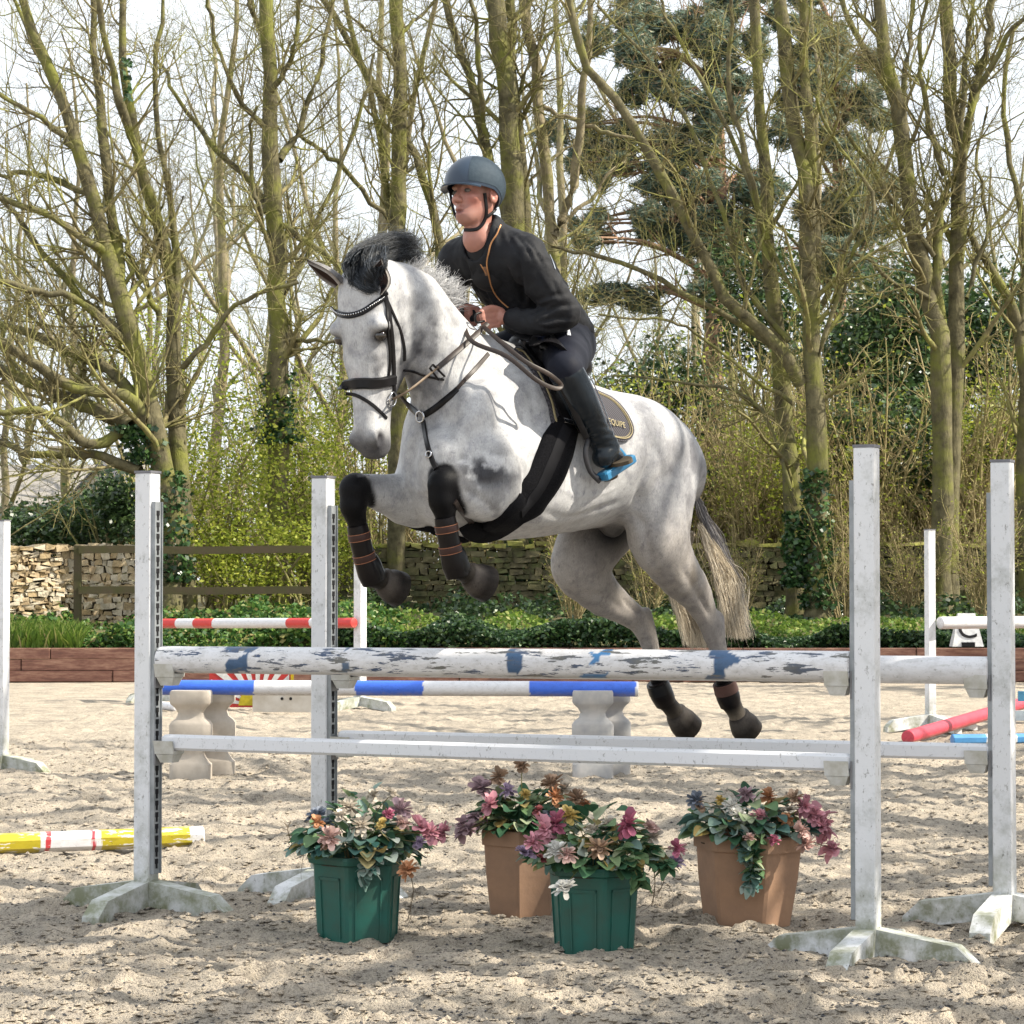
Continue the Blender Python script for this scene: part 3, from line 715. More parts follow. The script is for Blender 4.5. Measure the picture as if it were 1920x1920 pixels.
for i, (px, py, Y, rx, rz, n, lb) in enumerate((
    (420, 900, 39.5, 1.2, 1.9, 6500, 'tall yellow-green spring bush behind the left rails'),
    (560, 880, 41, 1.1, 1.7, 5200, 'yellow-green bush just right of the ivy-clad straight trunk'),
    (470, 1040, 38.6, 1.5, .8, 4500, 'low yellow-green bush behind the lower fence rail'),
    (610, 1010, 40, .8, 1.1, 2800, 'thin bright green bush behind the second left wing'), (700, 760, 44, 1.1, 1.5, 2400, 'loose yellow-green bush behind the horse muzzle'), (1130, 820, 45, 1.3, 1.1, 2000, 'loose yellow-green bush behind the saddle pad'), (1450, 880, 43, 1.2, 1.2, 2200, 'loose yellow-green bush left of the tall right wing'), (1880, 800, 44, 1.1, 1.2, 2200, 'yellow-green bush at the right edge of the wood'), (300, 640, 47, 1.6, 1.2, 1800, 'far haze of green leaves between the left trees'))):
    shrub('spring_bush', lb, 'bush', at(px, py, Y), (rx, .9, rz), n, .034, SPRING, 20 + i, 'yellow-green bushes', 14, 60)
for i, (px, py, Y, rx, rz, n, lb) in enumerate((
    (1640, 640, 47, 1.5, 1.5, 9000, 'dense dark evergreen behind the tall right wing post'),
    (1850, 620, 48, 1.5, 1.3, 8000, 'round dark evergreen behind the forked right tree'),
    (1620, 850, 45, 1.5, 1.2, 6500, 'dark evergreen low behind the big mossy trunks'),
    (1840, 880, 45.5, 1.4, 1.1, 6000, 'low evergreen with yellowish leaves at far right'), (1240, 760, 52, 1.6, 1.3, 5200, 'dark evergreen deep in the wood above the horse rump'), (1420, 560, 53, 1.5, 1.6, 5200, 'dark evergreen deep in the wood left of the mossy twin trunks'), (1150, 950, 48, 1.6, .8, 3600, 'low evergreen behind the horse hind legs'), (1400, 930, 47, 1.3, .9, 3600, 'low evergreen behind the horse tail'), (1720, 740, 49, 1.2, 1.5, 5200, 'dark evergreen between the two right wings'))):
    shrub('evergreen_bush', lb, 'bush', at(px, py, Y), (rx, 1.1, rz), n, .06, HOLLY, 30 + i, 'evergreens at right', 8, 40)

# leafless hazel and bramble undergrowth, separate bushes of sunlit stems
def hazel(seed, h=2.6):
    r = np.random.default_rng(seed); root = empty('hazel_bush', (0, 0, 0), None, 'bush'); Ps = []
    for q in range(17):
        a = r.random() * 6.28; l = h * (.6 + .5 * r.random()); o = np.array([math.cos(a), math.sin(a) * .8, 0])
        Ps.append(catmull([o * .12 - (0, 0, .1), o * (.3 + .2 * r.random()) + (0, 0, l * .45), o * (.5 + .9 * r.random()) + (0, 0, l)], 10))
    Ps = np.stack(Ps); Ps[:, 1:] += r.normal(size=Ps[:, 1:].shape) * .02; Rs = np.tile(np.linspace(.022, .007, 10), (17, 1))
    P1, R1 = sub_branches(r, Ps, Rs, 9, .15, 1, .4, 1.1, .25, .16, 6, .55, .9, .005)
    P2, R2 = sub_branches(r, P1, R1, 5, .15, 1, .15, .5, .2, .2, 4, .7, .9, .0035)
    V, Fq = cat_tubes([tubes_mesh(Ps, Rs, 5), tubes_mesh(P1, R1, 4), tubes_mesh(P2, R2, 3)])
    link('stem', fast_mesh('stem', V, Fq), root, [HAZ])
    tips = P2[:, -1][r.random(len(P2)) < .8] + r.normal(size=(1, 3)) * .01
    V, Fq, rd = leaf_cloud(r, tips, .025); link('leaves', fast_mesh('leaves', V, Fq, rnd=rd), root, [SPRING]); return root
HAZ = bark_mat('hazel_bark', (.15, .12, .055), (.46, .38, .21), moss=(.30, .31, .09), mthr=(.5, .75))
hz = [hazel(201), hazel(202, 3.2), hazel(203, 2.0)]
for o in hz: tag(o, 'leafless straw-coloured hazel bush in the undergrowth below the trees', 'bush', 'leafless hazel bushes under the trees')
r = np.random.default_rng(77); k = 0
spots = [(px, 44 + r.random() * 4, 0) for px in np.arange(300, 1960, 100)] + [(px, 50 + r.random() * 5, 1) for px in np.arange(330, 1960, 96)] + [(px, 43 + r.random() * 3, 2) for px in np.arange(1000, 1960, 70)] + [(px, 38 + r.random() * 2, 3) for px in (1080, 1200, 1290, 1390, 1600, 1700, 1850)]
for px, Yt, rw_ in spots:
    px += r.normal() * 14; x = xat(px, Yt); loc = (x, Yt, bank_z(x, Yt)); rz = r.random() * 6.28; sc = (.9 + .6 * r.random()) * (1.0, 1.5, 1.25, .55)[rw_] * (1.0 if px > 950 else .85)
    lb = mark_label(('leafless straw-coloured bush', 'tall leafless bush far back', 'dense twiggy hazel', 'small leafless bush by the wall')[rw_], px)
    if k < 3: o = hz[k]; o.location = loc; o.rotation_euler = (0, 0, rz); o.scale = (sc,) * 3; o['label'] = lb
    else: copy_tree(hz[k % 3], loc, rz, sc, lb)
    k += 1

# pine with blue-green needle clumps
def pine(px_list, Y, label, seed, trunk, w):
    r = np.random.default_rng(seed); b0 = P(trunk[0][0], trunk[0][1], Y)
    root = empty('pine_tree', (b0.x, Y, bank_z(b0.x, Y)), label, 'tree', 'pines behind the bare trees')
    c = catmull([P(x, y, Y) for x, y in trunk], 16); q = c[0].copy(); q[2] = .8; c = np.vstack([q, c]); Ps = c[None]; Rs = np.linspace(w, w * .4, 17)[None] * Y / F / 2
    V, Fq = tubes_mesh(Ps, Rs, 10); link('trunk', fast_mesh('trunk', V, Fq), root, [PB])
    br = []; lc = []
    px_list = [(px + r.normal() * w_ * .34, py + r.normal() * h_ * .5, w_ * (.3 + .35 * r.random()), h_ * (.45 + .4 * r.random())) for px, py, w_, h_ in px_list for _q in range(5)]
    for (px, py, w_, h_) in px_list:
        e = np.array(P(px, py, Y + r.normal() * 1.2)); z = e[2] - .6; i = np.argmin(abs(c[:, 2] - z)); br.append(catmull([c[i], (c[i] + e) / 2 + (0, 0, .35), e], 8))
        n = int(w_ * h_ * .30); sc = Y / F
        lc.append(foliage_blob(r, e, (w_ * sc / 1.9, .8, h_ * sc / 1.7), n, 30, .13))
    Ps = np.stack(br); Rs = np.tile(np.linspace(.06, .02, 8), (len(br), 1)); P1, R1 = sub_branches(r, Ps, Rs, 10, .3, 1, .5, 1.4, .1, .15, 5, .5, 1, .008)
    V, Fq = cat_tubes([tubes_mesh(Ps, Rs, 6), tubes_mesh(P1, R1, 4)]); link('branch', fast_mesh('branch', V, Fq), root, [PB])
    V, Fq, rd = leaf_cloud(r, np.concatenate(lc), .12, 1, .13); link('crown', fast_mesh('crown', V, Fq, rnd=rd), root, [PINE])
PB = bark_mat('pine_bark', (.20, .12, .08), (.42, .26, .17), moss=(.3, .2, .13))
pine([(1230, 40, 190, 90), (1330, 80, 190, 110), (1190, 120, 120, 80), (1400, 30, 160, 80), (1280, 170, 160, 90), (1150, 250, 150, 90), (1230, 330, 200, 80), (1360, 230, 170, 90), (1120, 310, 110, 60), (1420, 330, 160, 80), (1300, 400, 190, 90), (1180, 430, 170, 60), (1380, 470, 170, 80), (1110, 440, 90, 50), (1250, 510, 180, 70)], 56, 'tall pine with blue-green needle clumps behind the long leaning limb', 61, [(1330, 900), (1340, 600), (1350, 400), (1345, 200), (1330, 0)], 40)
pine([(1560, 60, 150, 90), (1610, 150, 140, 90), (1540, 200, 130, 80), (1590, 290, 160, 90), (1640, 380, 150, 80), (1560, 400, 140, 80), (1600, 480, 170, 80), (1480, 120, 110, 90)], 58, 'greener pine behind the stems right of centre', 62, [(1580, 900), (1575, 600), (1570, 300), (1560, 50)], 32)

# ------------------------------------------------------------------ hedge, ground cover and grass on the bank
r = np.random.default_rng(91)
def cover(name, label, cat, x0p, x1p, Y0, Y1, h, n, size, mat, droop=0, ragged=.5):
    yy = Y0 + (Y1 - Y0) * r.random(n); pxx = x0p + (x1p - x0p) * r.random(n); xx = xat(pxx, yy)
    top = h * (1 - ragged * .5 + ragged * vnoise(np.stack([xx * 1.3, yy, 0 * xx], -1), 4) * .8)
    base = .43 + np.clip((yy - 34) / 6, 0, 1) * .42; zz = base + top * (r.random(n) ** .6)
    V, Fq, rd = leaf_cloud(r, np.stack([xx, yy, zz], -1), size, 1, .7, droop); o = link(name, fast_mesh(name, V, Fq, rnd=rd), None, [mat]); tag(o, label, cat, kind='stuff')
cover('hedge', 'low dark green ivy hedge along the top of the sleeper wall', 'hedge', 590, 2100, 34.15, 35.0, .40, 40000, .033, HEDGE, .2, .75)
cover('ground_cover', 'bright green leafy plants growing on the bank behind the sleepers', 'ground cover', -60, 760, 34.15, 37.5, .46, 38000, .04, COVER, -.2, 1.3)
cover('spring_plants', 'sunlit yellow-green plants and bulbs along the bank', 'ground cover', 300, 1950, 35.2, 38.5, .26, 15000, .035, GRASS, -.5, 1.0)
cover('brown_ivy', 'loose ivy and weeds at the foot of the mossy wall', 'ground cover', 600, 2050, 38.5, 42, .42, 11000, .045, HOLLY, 0, 1.2)
# long grass tussocks at left
def grass_patch(x0p, x1p, Y0, Y1, n, h):
    yy = Y0 + (Y1 - Y0) * r.random(n); xx = xat(x0p + (x1p - x0p) * r.random(n), yy); base = .43 + np.clip((yy - 34) / 6, 0, 1) * .42
    p0 = np.stack([xx, yy, base], -1); lean = r.normal(size=(n, 2)) * .4; hh = h * (.5 + .6 * r.random(n)); w = .012
    tip = p0 + np.stack([lean[:, 0] * hh, lean[:, 1] * hh, hh], -1); mid = p0 * .45 + tip * .55 + np.stack([0 * hh, 0 * hh, hh * .12], -1)
    ox = np.stack([np.full(n, w), 0 * hh, 0 * hh], -1)
    V = np.stack([p0 - ox, p0 + ox, mid + ox * .8, mid - ox * .8, tip], 1).reshape(-1, 3); i = np.arange(n)[:, None] * 5
    return V, i + np.array([[0, 1, 2, 3]]), i + np.array([[3, 2, 4]]), np.repeat(r.random(n), 5)
V, F4, F3, rd = grass_patch(-60, 150, 34.05, 35.2, 4200, .34)
o = link('grass', fast_mesh('grass', V, [F4, F3], rnd=rd), None, [GRASS]); tag(o, 'long bright green grass on the bank at left', 'grass', kind='stuff')
# ------------------------------------------------------------------ jump wings, poles and cups
def paint_mat(name, base=(.66, .67, .69), dirt=(.42, .43, .42), dscale=7, thr=(.30, .5), rough=.55, algae=True, speck=True):
    m, t, b = new_mat(name); v = coords(t); nz = noise(t, v, dscale, 8, .75)
    c = ramp(t, nz, [(thr[0], dirt), (thr[1], base)])
    if speck:
        n2 = noise(t, coords(t, (1, 1, .5)), 60, 4, .8); c = mix(t, 1, c, ramp(t, n2, [(.33, (.45, .44, .42)), (.41, (1, 1, 1))]), 'MULTIPLY')
    if algae:
        sp = N(t, 'ShaderNodeSeparateXYZ'); t.links.new(v, sp.inputs[0]); mr = N(t, 'ShaderNodeMapRange'); mr.inputs[1].default_value = .42; mr.inputs[2].default_value = .0; t.links.new(sp.outputs[2], mr.inputs[0])
        mu = N(t, 'ShaderNodeMath', operation='MULTIPLY'); t.links.new(mr.outputs[0], mu.inputs[0]); t.links.new(ramp(t, noise(t, v, 6, 5, .7), [(.42, (0, 0, 0)), (.62, (1, 1, 1))]), mu.inputs[1])
        c = mix(t, mu.outputs[0], c, (.16, .17, .09))
    t.links.new(c, b.inputs['Base Color']); b.inputs['Roughness'].default_value = rough; bump(t, b, noise(t, v, 40, 4), .25, .003); return m
WHITE = paint_mat('weathered_white_paint'); WHITE2 = paint_mat('green_stained_white_paint', (.52, .53, .52), (.22, .25, .16), 5, (.30, .5))
WHITE3 = paint_mat('scuffed_white_paint', (.64, .65, .66), (.38, .40, .36), 5, (.30, .5))
STEEL = simple('galvanised_track', (.33, .35, .37), .45, (.22, .24, .25), 12, metal=.4); HOLE = simple('keyhole_dark', (.008, .008, .01), .9)
CUPM = simple('white_plastic_cup', (.55, .55, .53), .45, (.40, .39, .34), 20)
JA = Vector((.907, -.421, 0)).normalized()
def wing(name, base, label, ang=None, h=1.8, w=.076, track=1, foot=.38, mat=None, group='white wings of the near jump', detail=True, algae=False):
    """a single-post wing: post, track with keyholes, four feet; track=+1 faces along the jump axis"""
    mat = mat or WHITE; ax = Vector(ang) if ang else JA; py_ = Vector((-ax.y, ax.x, 0)); M = Matrix((ax, py_, Vector((0, 0, 1)))).transposed()
    root = empty(name, base, label, 'jump wing', group); b0 = Vector(base)
    mb = MB(); mb.box(b0 + Vector((0, 0, .10 + (h - .10) / 2)), w, w, h - .10, M, bev=.004); mb.build('post', mat, root)
    mb = MB(); mb.box(b0 + Vector((0, 0, h + .004)), w + .004, w + .004, .010, M); mb.build('cap', simple('grey_cap', (.18, .18, .2), .5) if 'grey_cap' not in bpy.data.materials else bpy.data.materials['grey_cap'], root)
    if detail:
        mb = MB(); off = ax * track * (w / 2 + .006); z0, z1 = .16, h - .12
        mb.box(b0 + off + Vector((0, 0, (z0 + z1) / 2)), .012, .050, z1 - z0, M)
        for s_ in (-1, 1): mb.box(b0 + off * 1.0 + ax * track * .003 + py_ * s_ * .027 + Vector((0, 0, (z0 + z1) / 2)), .018, .005, z1 - z0 + .002, M)
        tr = mb.build('track', STEEL, root); mb = MB(); z = z0 + .05; o2 = ax * track * (w / 2 + .0125)
        while z < z1 - .04:
            for dz, hw, hh in ((0, .010, .020), (-.018, .006, .022)): mb.box(b0 + o2 + Vector((0, 0, z + dz)), .0035, hw * 2, hh, M)
            z += .0475
        mb.build('keyhole', HOLE, tr)
    for k, (dx, dy) in enumerate(((1, 0), (-1, 0), (0, 1), (0, -1))):
        d = ax * dx + py_ * dy; sd_ = Vector((-d.y, d.x, 0)); L = foot; hw = .040; mb = MB()
        s0 = w / 2 * 0 + .005; zt0, zt1, zb0, zb1 = .135, .085, .035, -.01
        prof = [(s0, zb0), (L - .02, zb1 - .01), (L + .02, zb1 - .01), (L + .015, zb1 + .035), (L - .05, zt1), (s0, zt0)]
        V = [b0 + d * x + sd_ * hw * sg + Vector((0, 0, z)) for sg in (-1, 1) for x, z in prof]; n = len(prof)
        mb.add(V, [tuple(range(n)), tuple(range(2 * n - 1, n - 1, -1))] + [(i, i + n, (i + 1) % n + n, (i + 1) % n) for i in range(n)])
        # small random yaw free; the four feet meet under the post
        mb.build('leg', (WHITE2 if base[0] < -1 else WHITE3) if mat is WHITE else mat, root)
    return root
def wpos(X, Y): return (X, Y, gz(X, Y) - .01)
FL = Vector(wpos(-1.500, 10.125)); FR = Vector(wpos(1.275, 8.842)); BL = Vector(wpos(-.812, 10.58)); BR = Vector(wpos(1.908, 9.566))
wing('jump_wing', FL, 'front left white jump wing with green mossy feet, nearest the green flowerpot', track=1)
wing('jump_wing', FR, 'tallest white jump wing standing in front at the right end of the peeling pole', track=-1, h=1.85)
wing('jump_wing', BL, 'rear left white jump wing partly behind the left green flowerpot', track=1)
wing('jump_wing', BR, 'rear right white jump wing at the right edge of the near jump', track=-1)

def pole_mesh(L, r, n=36, rings=360, oct_=False, bands=(), base=(.66, .66, .68), rag=.02, seed=0, rsq=1.0):
    """a pole along local X from 0 to L, banded colours in the skin"""
    k = 8 if oct_ else n; xs = np.concatenate([[0, .003], np.linspace(.008, L - .008, rings), [L - .003, L]]); V = []; C = []
    for i, x in enumerate(xs):
        rr = r * (.86 if i in (0, len(xs) - 1) else .97 if i in (1, len(xs) - 2) else 1)
        for j in range(k): a = 2 * math.pi * (j + .5) / k; V.append((x, rr * math.cos(a), rr * math.sin(a)))
    V = np.array(V); m = len(xs); Fs = [(i * k + j, i * k + (j + 1) % k, (i + 1) * k + (j + 1) % k, (i + 1) * k + j)[::-1] for i in range(m - 1) for j in range(k)]
    col = np.tile(np.array(base), (len(V), 1)); w = rag * vnoise(V * np.array([6, 25, 25]) + seed, seed + 3)
    for x0, x1, c in bands: s = (V[:, 0] + w > x0) & (V[:, 0] + w < x1) & ((vnoise(V * np.array([22, 30, 30]) + seed, 50) > -.25) | (rag < .03)); col[s] = c
    e0 = len(V); V = np.vstack([V, [(0, 0, 0), (L, 0, 0)]]); col = np.vstack([col, col[0], col[-1]])
    tri = [(e0, (j), (j + 1) % k) for j in range(k)] + [(e0 + 1, (m - 1) * k + (j + 1) % k, (m - 1) * k + j) for j in range(k)]
    return fast_mesh('pole', V, [np.array(Fs), np.array(tri)], smooth=not oct_, col=col)
def place_pole(name, a, b, r, mat, label, cat='pole', roll=0, group=None, **kw):
    a, b = Vector(a), Vector(b); d = b - a; me = pole_mesh(d.length, r, **kw); o = link(name, me, None, [mat])
    o.rotation_euler = (Matrix.Rotation(0, 3, 'X').to_4x4() @ d.to_track_quat('X', 'Z').to_matrix().to_4x4() @ Matrix.Rotation(roll, 4, 'X')).to_euler(); o.location = a
    tag(o, label, cat, group); return o
def peel_mat(name, amount=(.40, .46), under=(.10, .105, .12), under2=(.035, .07, .17), dirt=.5, rough=.5):
    m, t, b = new_mat(name); at_ = N(t, 'ShaderNodeAttribute', attribute_name='Col')
    v = coords(t, (2.6, 15, 15)); n1 = noise(t, v, 2.6, 7, .66); msk = ramp(t, n1, [(amount[0], (1, 1, 1)), (amount[1], (0, 0, 0))])
    nb = noise(t, coords(t, (4, 9, 9)), .9, 3); un = ramp(t, nb, [(.40, under), (.56, under2), (.59, under2), (.63, under)])
    c = mix(t, msk, at_.outputs['Color'], un)
    n3 = noise(t, coords(t, (4, 8, 8)), 6, 6, .7); c = mix(t, 1, c, ramp(t, n3, [(.25, (1 - dirt * .6, 1 - dirt * .62, 1 - dirt * .66)), (.55, (1, 1, 1))]), 'MULTIPLY')
    n4 = noise(t, coords(t), 90, 3, .8); c = mix(t, 1, c, ramp(t, n4, [(.30, (.45, .44, .42)), (.38, (1, 1, 1))]), 'MULTIPLY')
    # mud on the underside
    tc = N(t, 'ShaderNodeTexCoord'); sp = N(t, 'ShaderNodeSeparateXYZ'); t.links.new(tc.outputs['Object'], sp.inputs[0]); mr = N(t, 'ShaderNodeMapRange'); mr.inputs[1].default_value = -.012; mr.inputs[2].default_value = -.055; t.links.new(sp.outputs[2], mr.inputs[0])
    mu = N(t, 'ShaderNodeMath', operation='MULTIPLY'); t.links.new(mr.outputs[0], mu.inputs[0]); t.links.new(ramp(t, n3, [(.35, (0, 0, 0)), (.6, (.8,) * 3)]), mu.inputs[1]); c = mix(t, mu.outputs[0], c, (.24, .20, .15))
    t.links.new(c, b.inputs['Base Color']); b.inputs['Roughness'].default_value = rough; bump(t, b, n1, .5, .004); return m
PEEL = peel_mat('peeling_pole_paint', (.435, .45), under=(.14, .14, .13), under2=(.05, .08, .15)); CLEAN = peel_mat('clean_pole_paint', (.27, .29), dirt=.35); MID = peel_mat('chipped_pole_paint', (.36, .385), under=(.45, .46, .46), under2=(.55, .55, .55))
def onjump(A, B, u, z, fwd=0): d = (B - A); d.z = 0; p = A + d * u; return Vector((p.x, p.y, z)) + Vector((-.421, -.907, 0)) * fwd
DB = (.045, .10, .20); LB = (.06, .20, .42)
u0, u1 = .022, .981; L = (FR - FL).length
def bx(px, A=FL, B=FR): # distance along the pole of a photograph column
    q = (px - 960) / F; d = B - A; u = (q * A.y - A.x) / (d.x - q * d.y); return u * L - u0 * L
place_pole('jump_pole', onjump(FL, FR, u0, 1.016, 0), onjump(FL, FR, u1, 1.028, 0), .0545, PEEL, 'thick white pole with peeling paint and blue patches, top front of the near jump', 'pole', .4,
           bands=[(bx(438), bx(486), DB), (bx(648), bx(668), (.09, .14, .22)), (bx(1106), bx(1146), LB), (bx(1335), bx(1378), DB), (bx(958), bx(980), DB)], rag=.05, seed=2)
place_pole('jump_pole', onjump(BL, BR, u0, .985), onjump(BL, BR, u1, .988), .0545, MID, 'white pole behind the front one, its end showing between the two right wings', 'pole', 1.0, seed=7)
# square planks
def plank(A, B, z0, z1, s, mat, label):
    a, b = onjump(A, B, .028, z0), onjump(A, B, .982, z1); d = (b - a).normalized(); y = Vector((0, 0, 1)).cross(d).normalized(); zz = d.cross(y); mb = MB(); mb.box((a + b) / 2, (b - a).length, s, s, Matrix((d, y, zz)).transposed(), bev=.010)
    o = mb.build('jump_rail', mat, None); tag(o, label, 'rail'); return o
RAIL = paint_mat('white_rail_paint', (.66, .67, .70), (.36, .38, .39), 16, (.28, .40), algae=False)
plank(FL, FR, .679, .682, .062, RAIL, 'square white rail, lower front of the near jump, just above the flowers')
plank(BL, BR, .668, .672, .062, RAIL, 'square white rail behind and above the lower front rail')
# cups
def cup(A, B, u, z, sg, r, label, group='pole cups'):
    p = onjump(A, B, u, z - r - .012); ax = JA; y = Vector((-ax.y, ax.x, 0)); M = Matrix((ax, y, Vector((0, 0, 1)))).transposed(); root = empty('pole_cup', p, label, 'pole cup', group); mb = MB()
    pr = [(-.052, .050), (-.040, -.004), (.040, -.004), (.052, .050), (.044, .050), (.033, .010), (-.033, .010), (-.044, .050)]
    V = [p + ax * x + y * a + Vector((0, 0, z_)) for x in (-.045, .045) for a, z_ in pr]; n = 8
    mb.add(V, [tuple(range(n)), tuple(range(2 * n - 1, n - 1, -1))] + [(i, i + n, (i + 1) % n + n, (i + 1) % n) for i in range(n)]); mb.box(p + Vector((0, 0, -.022)) - ax * .0, .055, .05, .034, M, top=(1.5, 1.5)); mb.build('cradle', CUPM, root)
    mb = MB(); mb.box(p - ax * sg * .052 + Vector((0, 0, .0)), .008, .062, .10, M); mb.build('bracket', simple('cup_bracket', (.2, .2, .21), .5) if 'cup_bracket' not in bpy.data.materials else bpy.data.materials['cup_bracket'], root)
for A, B, nm, zt, zl in ((FL, FR, 'front', (1.016, 1.028), (.679, .682)), (BL, BR, 'rear', (.985, .988), (.668, .672))):
    for u, sg, sd_, i in ((.036, 1, 'left', 0), (.966, -1, 'right', 1)):
        cup(A, B, u, zt[i], sg, .0545, f'white plastic cup under the {sd_} end of the {nm} round pole'); cup(A, B, u, zl[i], sg, .031, f'white plastic cup under the {sd_} end of the {nm} square rail')

# ------------------------------------------------------------------ things farther out in the arena
def gp_(px, py): g = G(px, py); return Vector((g.x, g.y, gz(g.x, g.y)))
g = gp_(3, 1445); wing('jump_wing', g, 'white wing cut by the left edge with its feet on the sand', ang=(.9, -.43, 0), group='white wings farther out', track=-1, detail=False)
g = gp_(1745, 1372); wing('jump_wing', g, 'white wing standing far back between the two right wings', ang=(.93, .36, 0), group='white wings farther out', track=1, foot=.45, detail=False)
A = gp_(290, 1316); wing('jump_wing', A, 'far wing hidden behind the front left wing, holding the red striped pole', ang=(.8, -.6, 0), group='white wings farther out', track=1, foot=.4, detail=True)
B = gp_(675, 1332); wing('jump_wing', B, 'far white wing under the forefeet at the right end of the red striped pole', ang=(.8, -.6, 0), group='white wings farther out', track=-1, foot=.45, detail=False, w=.1)
RED = (.55, .035, .03); a = P(306, 1169, A.y - .05); b = P(664, 1168, B.y - .1); Lr = (b - a).length; f_ = lambda px: (px - 306) / 358 * Lr
place_pole('red_striped_pole', a, b, .055, CLEAN, 'thin far pole striped red and white between two far wings', 'pole', bands=[(0, f_(336), RED), (f_(371), f_(408), RED), (f_(548), f_(590), RED), (f_(635), 99, RED)], rag=.01)
YL = (.42, .34, .012)
# blue and white pole lying on two baluster blocks
Yb = 17.1; BLU = (.035, .13, .62); a = P(300, 1289, Yb + .1); b = P(1197, 1292, Yb - .1); Lb = (b - a).length; f_ = lambda px: (px - 300) / 897 * Lb
place_pole('blue_striped_pole', a, b, .0525, CLEAN, 'blue and white banded pole lying across two stone-coloured balusters', 'pole', bands=[(-.1, f_(480), BLU), (f_(670), f_(797), BLU), (f_(995), f_(1192), BLU)], rag=.006)
def baluster(px, mat, label, Y0=Yb):
    s = Y0 / F; x = (px - 960) * s; root = empty('baluster', (x, Y0, 0), label, 'jump block', 'baluster blocks')
    prof = [(41, 0), (41, 30), (36, 34), (28, 46), (26, 52), (34, 66), (40, 74), (42, 78), (42, 108), (38, 114), (28, 122), (25, 132), (31, 142), (38, 148), (41, 152), (41, 172), (39, 176)]
    sc = .61 / 176; rows = []
    for k, off in ((0, (0, -.13, 0)), (1, (.13, .14, 0))):
        V = []; n = 36
        for w, z in prof:
            hw = w * sc * .98
            for j in range(n):
                a = 2 * math.pi * j / n; ca, sa_ = math.cos(a), math.sin(a); q = (abs(ca) ** 11 + abs(sa_) ** 11) ** (-1 / 11)
                V.append((x + off[0] + hw * ca * q, Y0 + off[1] + hw * .62 * sa_ * q, z * sc - .01))
        m = len(prof); Fs = [(i * n + j, i * n + (j + 1) % n, (i + 1) * n + (j + 1) % n, (i + 1) * n + j) for i in range(m - 1) for j in range(n)] + [tuple(range((m - 1) * n, m * n))]
        mb = MB(); mb.add(V, Fs); mb.build('pillar', mat, root, smooth=True, auto=38)
    mb = MB(); mb.box((x + .06, Y0 + .01, .30), .1, .16, .10); mb.build('tie', mat, root)
baluster(364, simple('cream_baluster', (.46, .41, .35), .8, (.36, .32, .27), 8, .3, .003), 'cream baluster block under the left end of the blue striped pole')
baluster(1110, simple('grey_baluster', (.44, .42, .40), .8, (.31, .31, .31), 8, .3, .003), 'grey baluster block under the right end of the blue striped pole')
# sunburst board
Ys = 26.2; sb = empty('sunburst_board', P(477, 1325, Ys), 'low filler board painted with a yellow sun and red and white rays', 'jump filler')
x0, zt = P(393, 1258, Ys).x, P(393, 1258, Ys).z; x1 = P(546, 1258, Ys).x; zb = P(393, 1326, Ys).z; cx = P(487, 0, Ys).x; cz = zb + .02
mb = MB(); mb.box(((x0 + x1) / 2, Ys, (zt + zb) / 2), x1 - x0, .04, zt - zb); mb.build('board', simple('board_red', (.42, .03, .025), .5), sb)
mb = MB(); n = 11
for i in range(n):
    a0 = math.pi * (i + .2) / n; a1 = math.pi * (i + .72) / n
    def edge(a):
        dx, dz = math.cos(a), math.sin(a); tx = ((x1 - .02 - cx) if dx > 0 else (x0 + .02 - cx)) / dx if abs(dx) > 1e-6 else 9; tz = (zt - .02 - cz) / dz if dz > 1e-6 else 9; t_ = min(tx, tz); return (cx + dx * t_, cz + dz * t_)
    r0 = .10; pts = [(cx + math.cos(a0) * r0, cz + math.sin(a0) * r0), edge(a0), edge(a1), (cx + math.cos(a1) * r0, cz + math.sin(a1) * r0)]
    mb.add([(x, Ys - .023 - e, z) for e in (0, -.006) for x, z in pts], [(0, 1, 2, 3), (7, 6, 5, 4), (0, 4, 5, 1), (1, 5, 6, 2), (2, 6, 7, 3), (3, 7, 4, 0)])
mb.build('ray', simple('board_white', (.62, .62, .60), .5), sb)
mb = MB(); V = [(cx + .20 * math.cos(a), Ys - .033, cz + .20 * math.sin(a)) for a in np.linspace(0, math.pi, 9)]; V += [(x, y + .02, z) for x, y, z in V]; mb.add(V, [tuple(range(9))[::-1], tuple(range(9, 18))] + [(i, (i + 1) % 9, (i + 1) % 9 + 9, i + 9) for i in range(9)]); mb.build('sun_disc', simple('board_yellow', YL, .5), sb)
mb = MB(); mb.box((x1 + .012, Ys, (zt + zb) / 2), .03, .05, zt - zb); mb.build('edge_strip', simple('strip_yellow', (.6, .42, .01), .5), sb)
mb = MB(); q = gp_(484, 1336); mb.box((q.x, Ys - .03, .10), .05, .05, .22); mb.build('leg', simple('stake_wood', (.15, .12, .08), .8), sb)
pb = gp_(540, 1337); mb = MB(); mb.box((pb.x, pb.y, .11), .74, .05, .20, Matrix.Rotation(-.12, 3, 'Z')); o = mb.build('pale_plank', simple('pale_board', (.52, .49, .44), .7, (.40, .36, .30), 5), None); tag(o, 'pale plank on edge on the sand beside the sunburst board', 'plank')
mb = MB()
for dx in (-.06, .03): mb.lathe(Vector((pb.x + dx, pb.y - .028, .15)), [(.001, 0), (.016, 0), (.016, .006), (.001, .006)], 12, Matrix.Rotation(math.pi / 2, 3, 'X'))
mb.build('hole', HOLE, o)
g = gp_(318, 1333); place_pole('green_tipped_pole', Vector((g.x - .35, g.y + .5, .06)), Vector((g.x + .12, g.y - .3, .05)), .045, MID, 'short white pole end with a green tip beside the cream baluster', 'pole', bands=[(0, .3, (.45, .50, .04))])
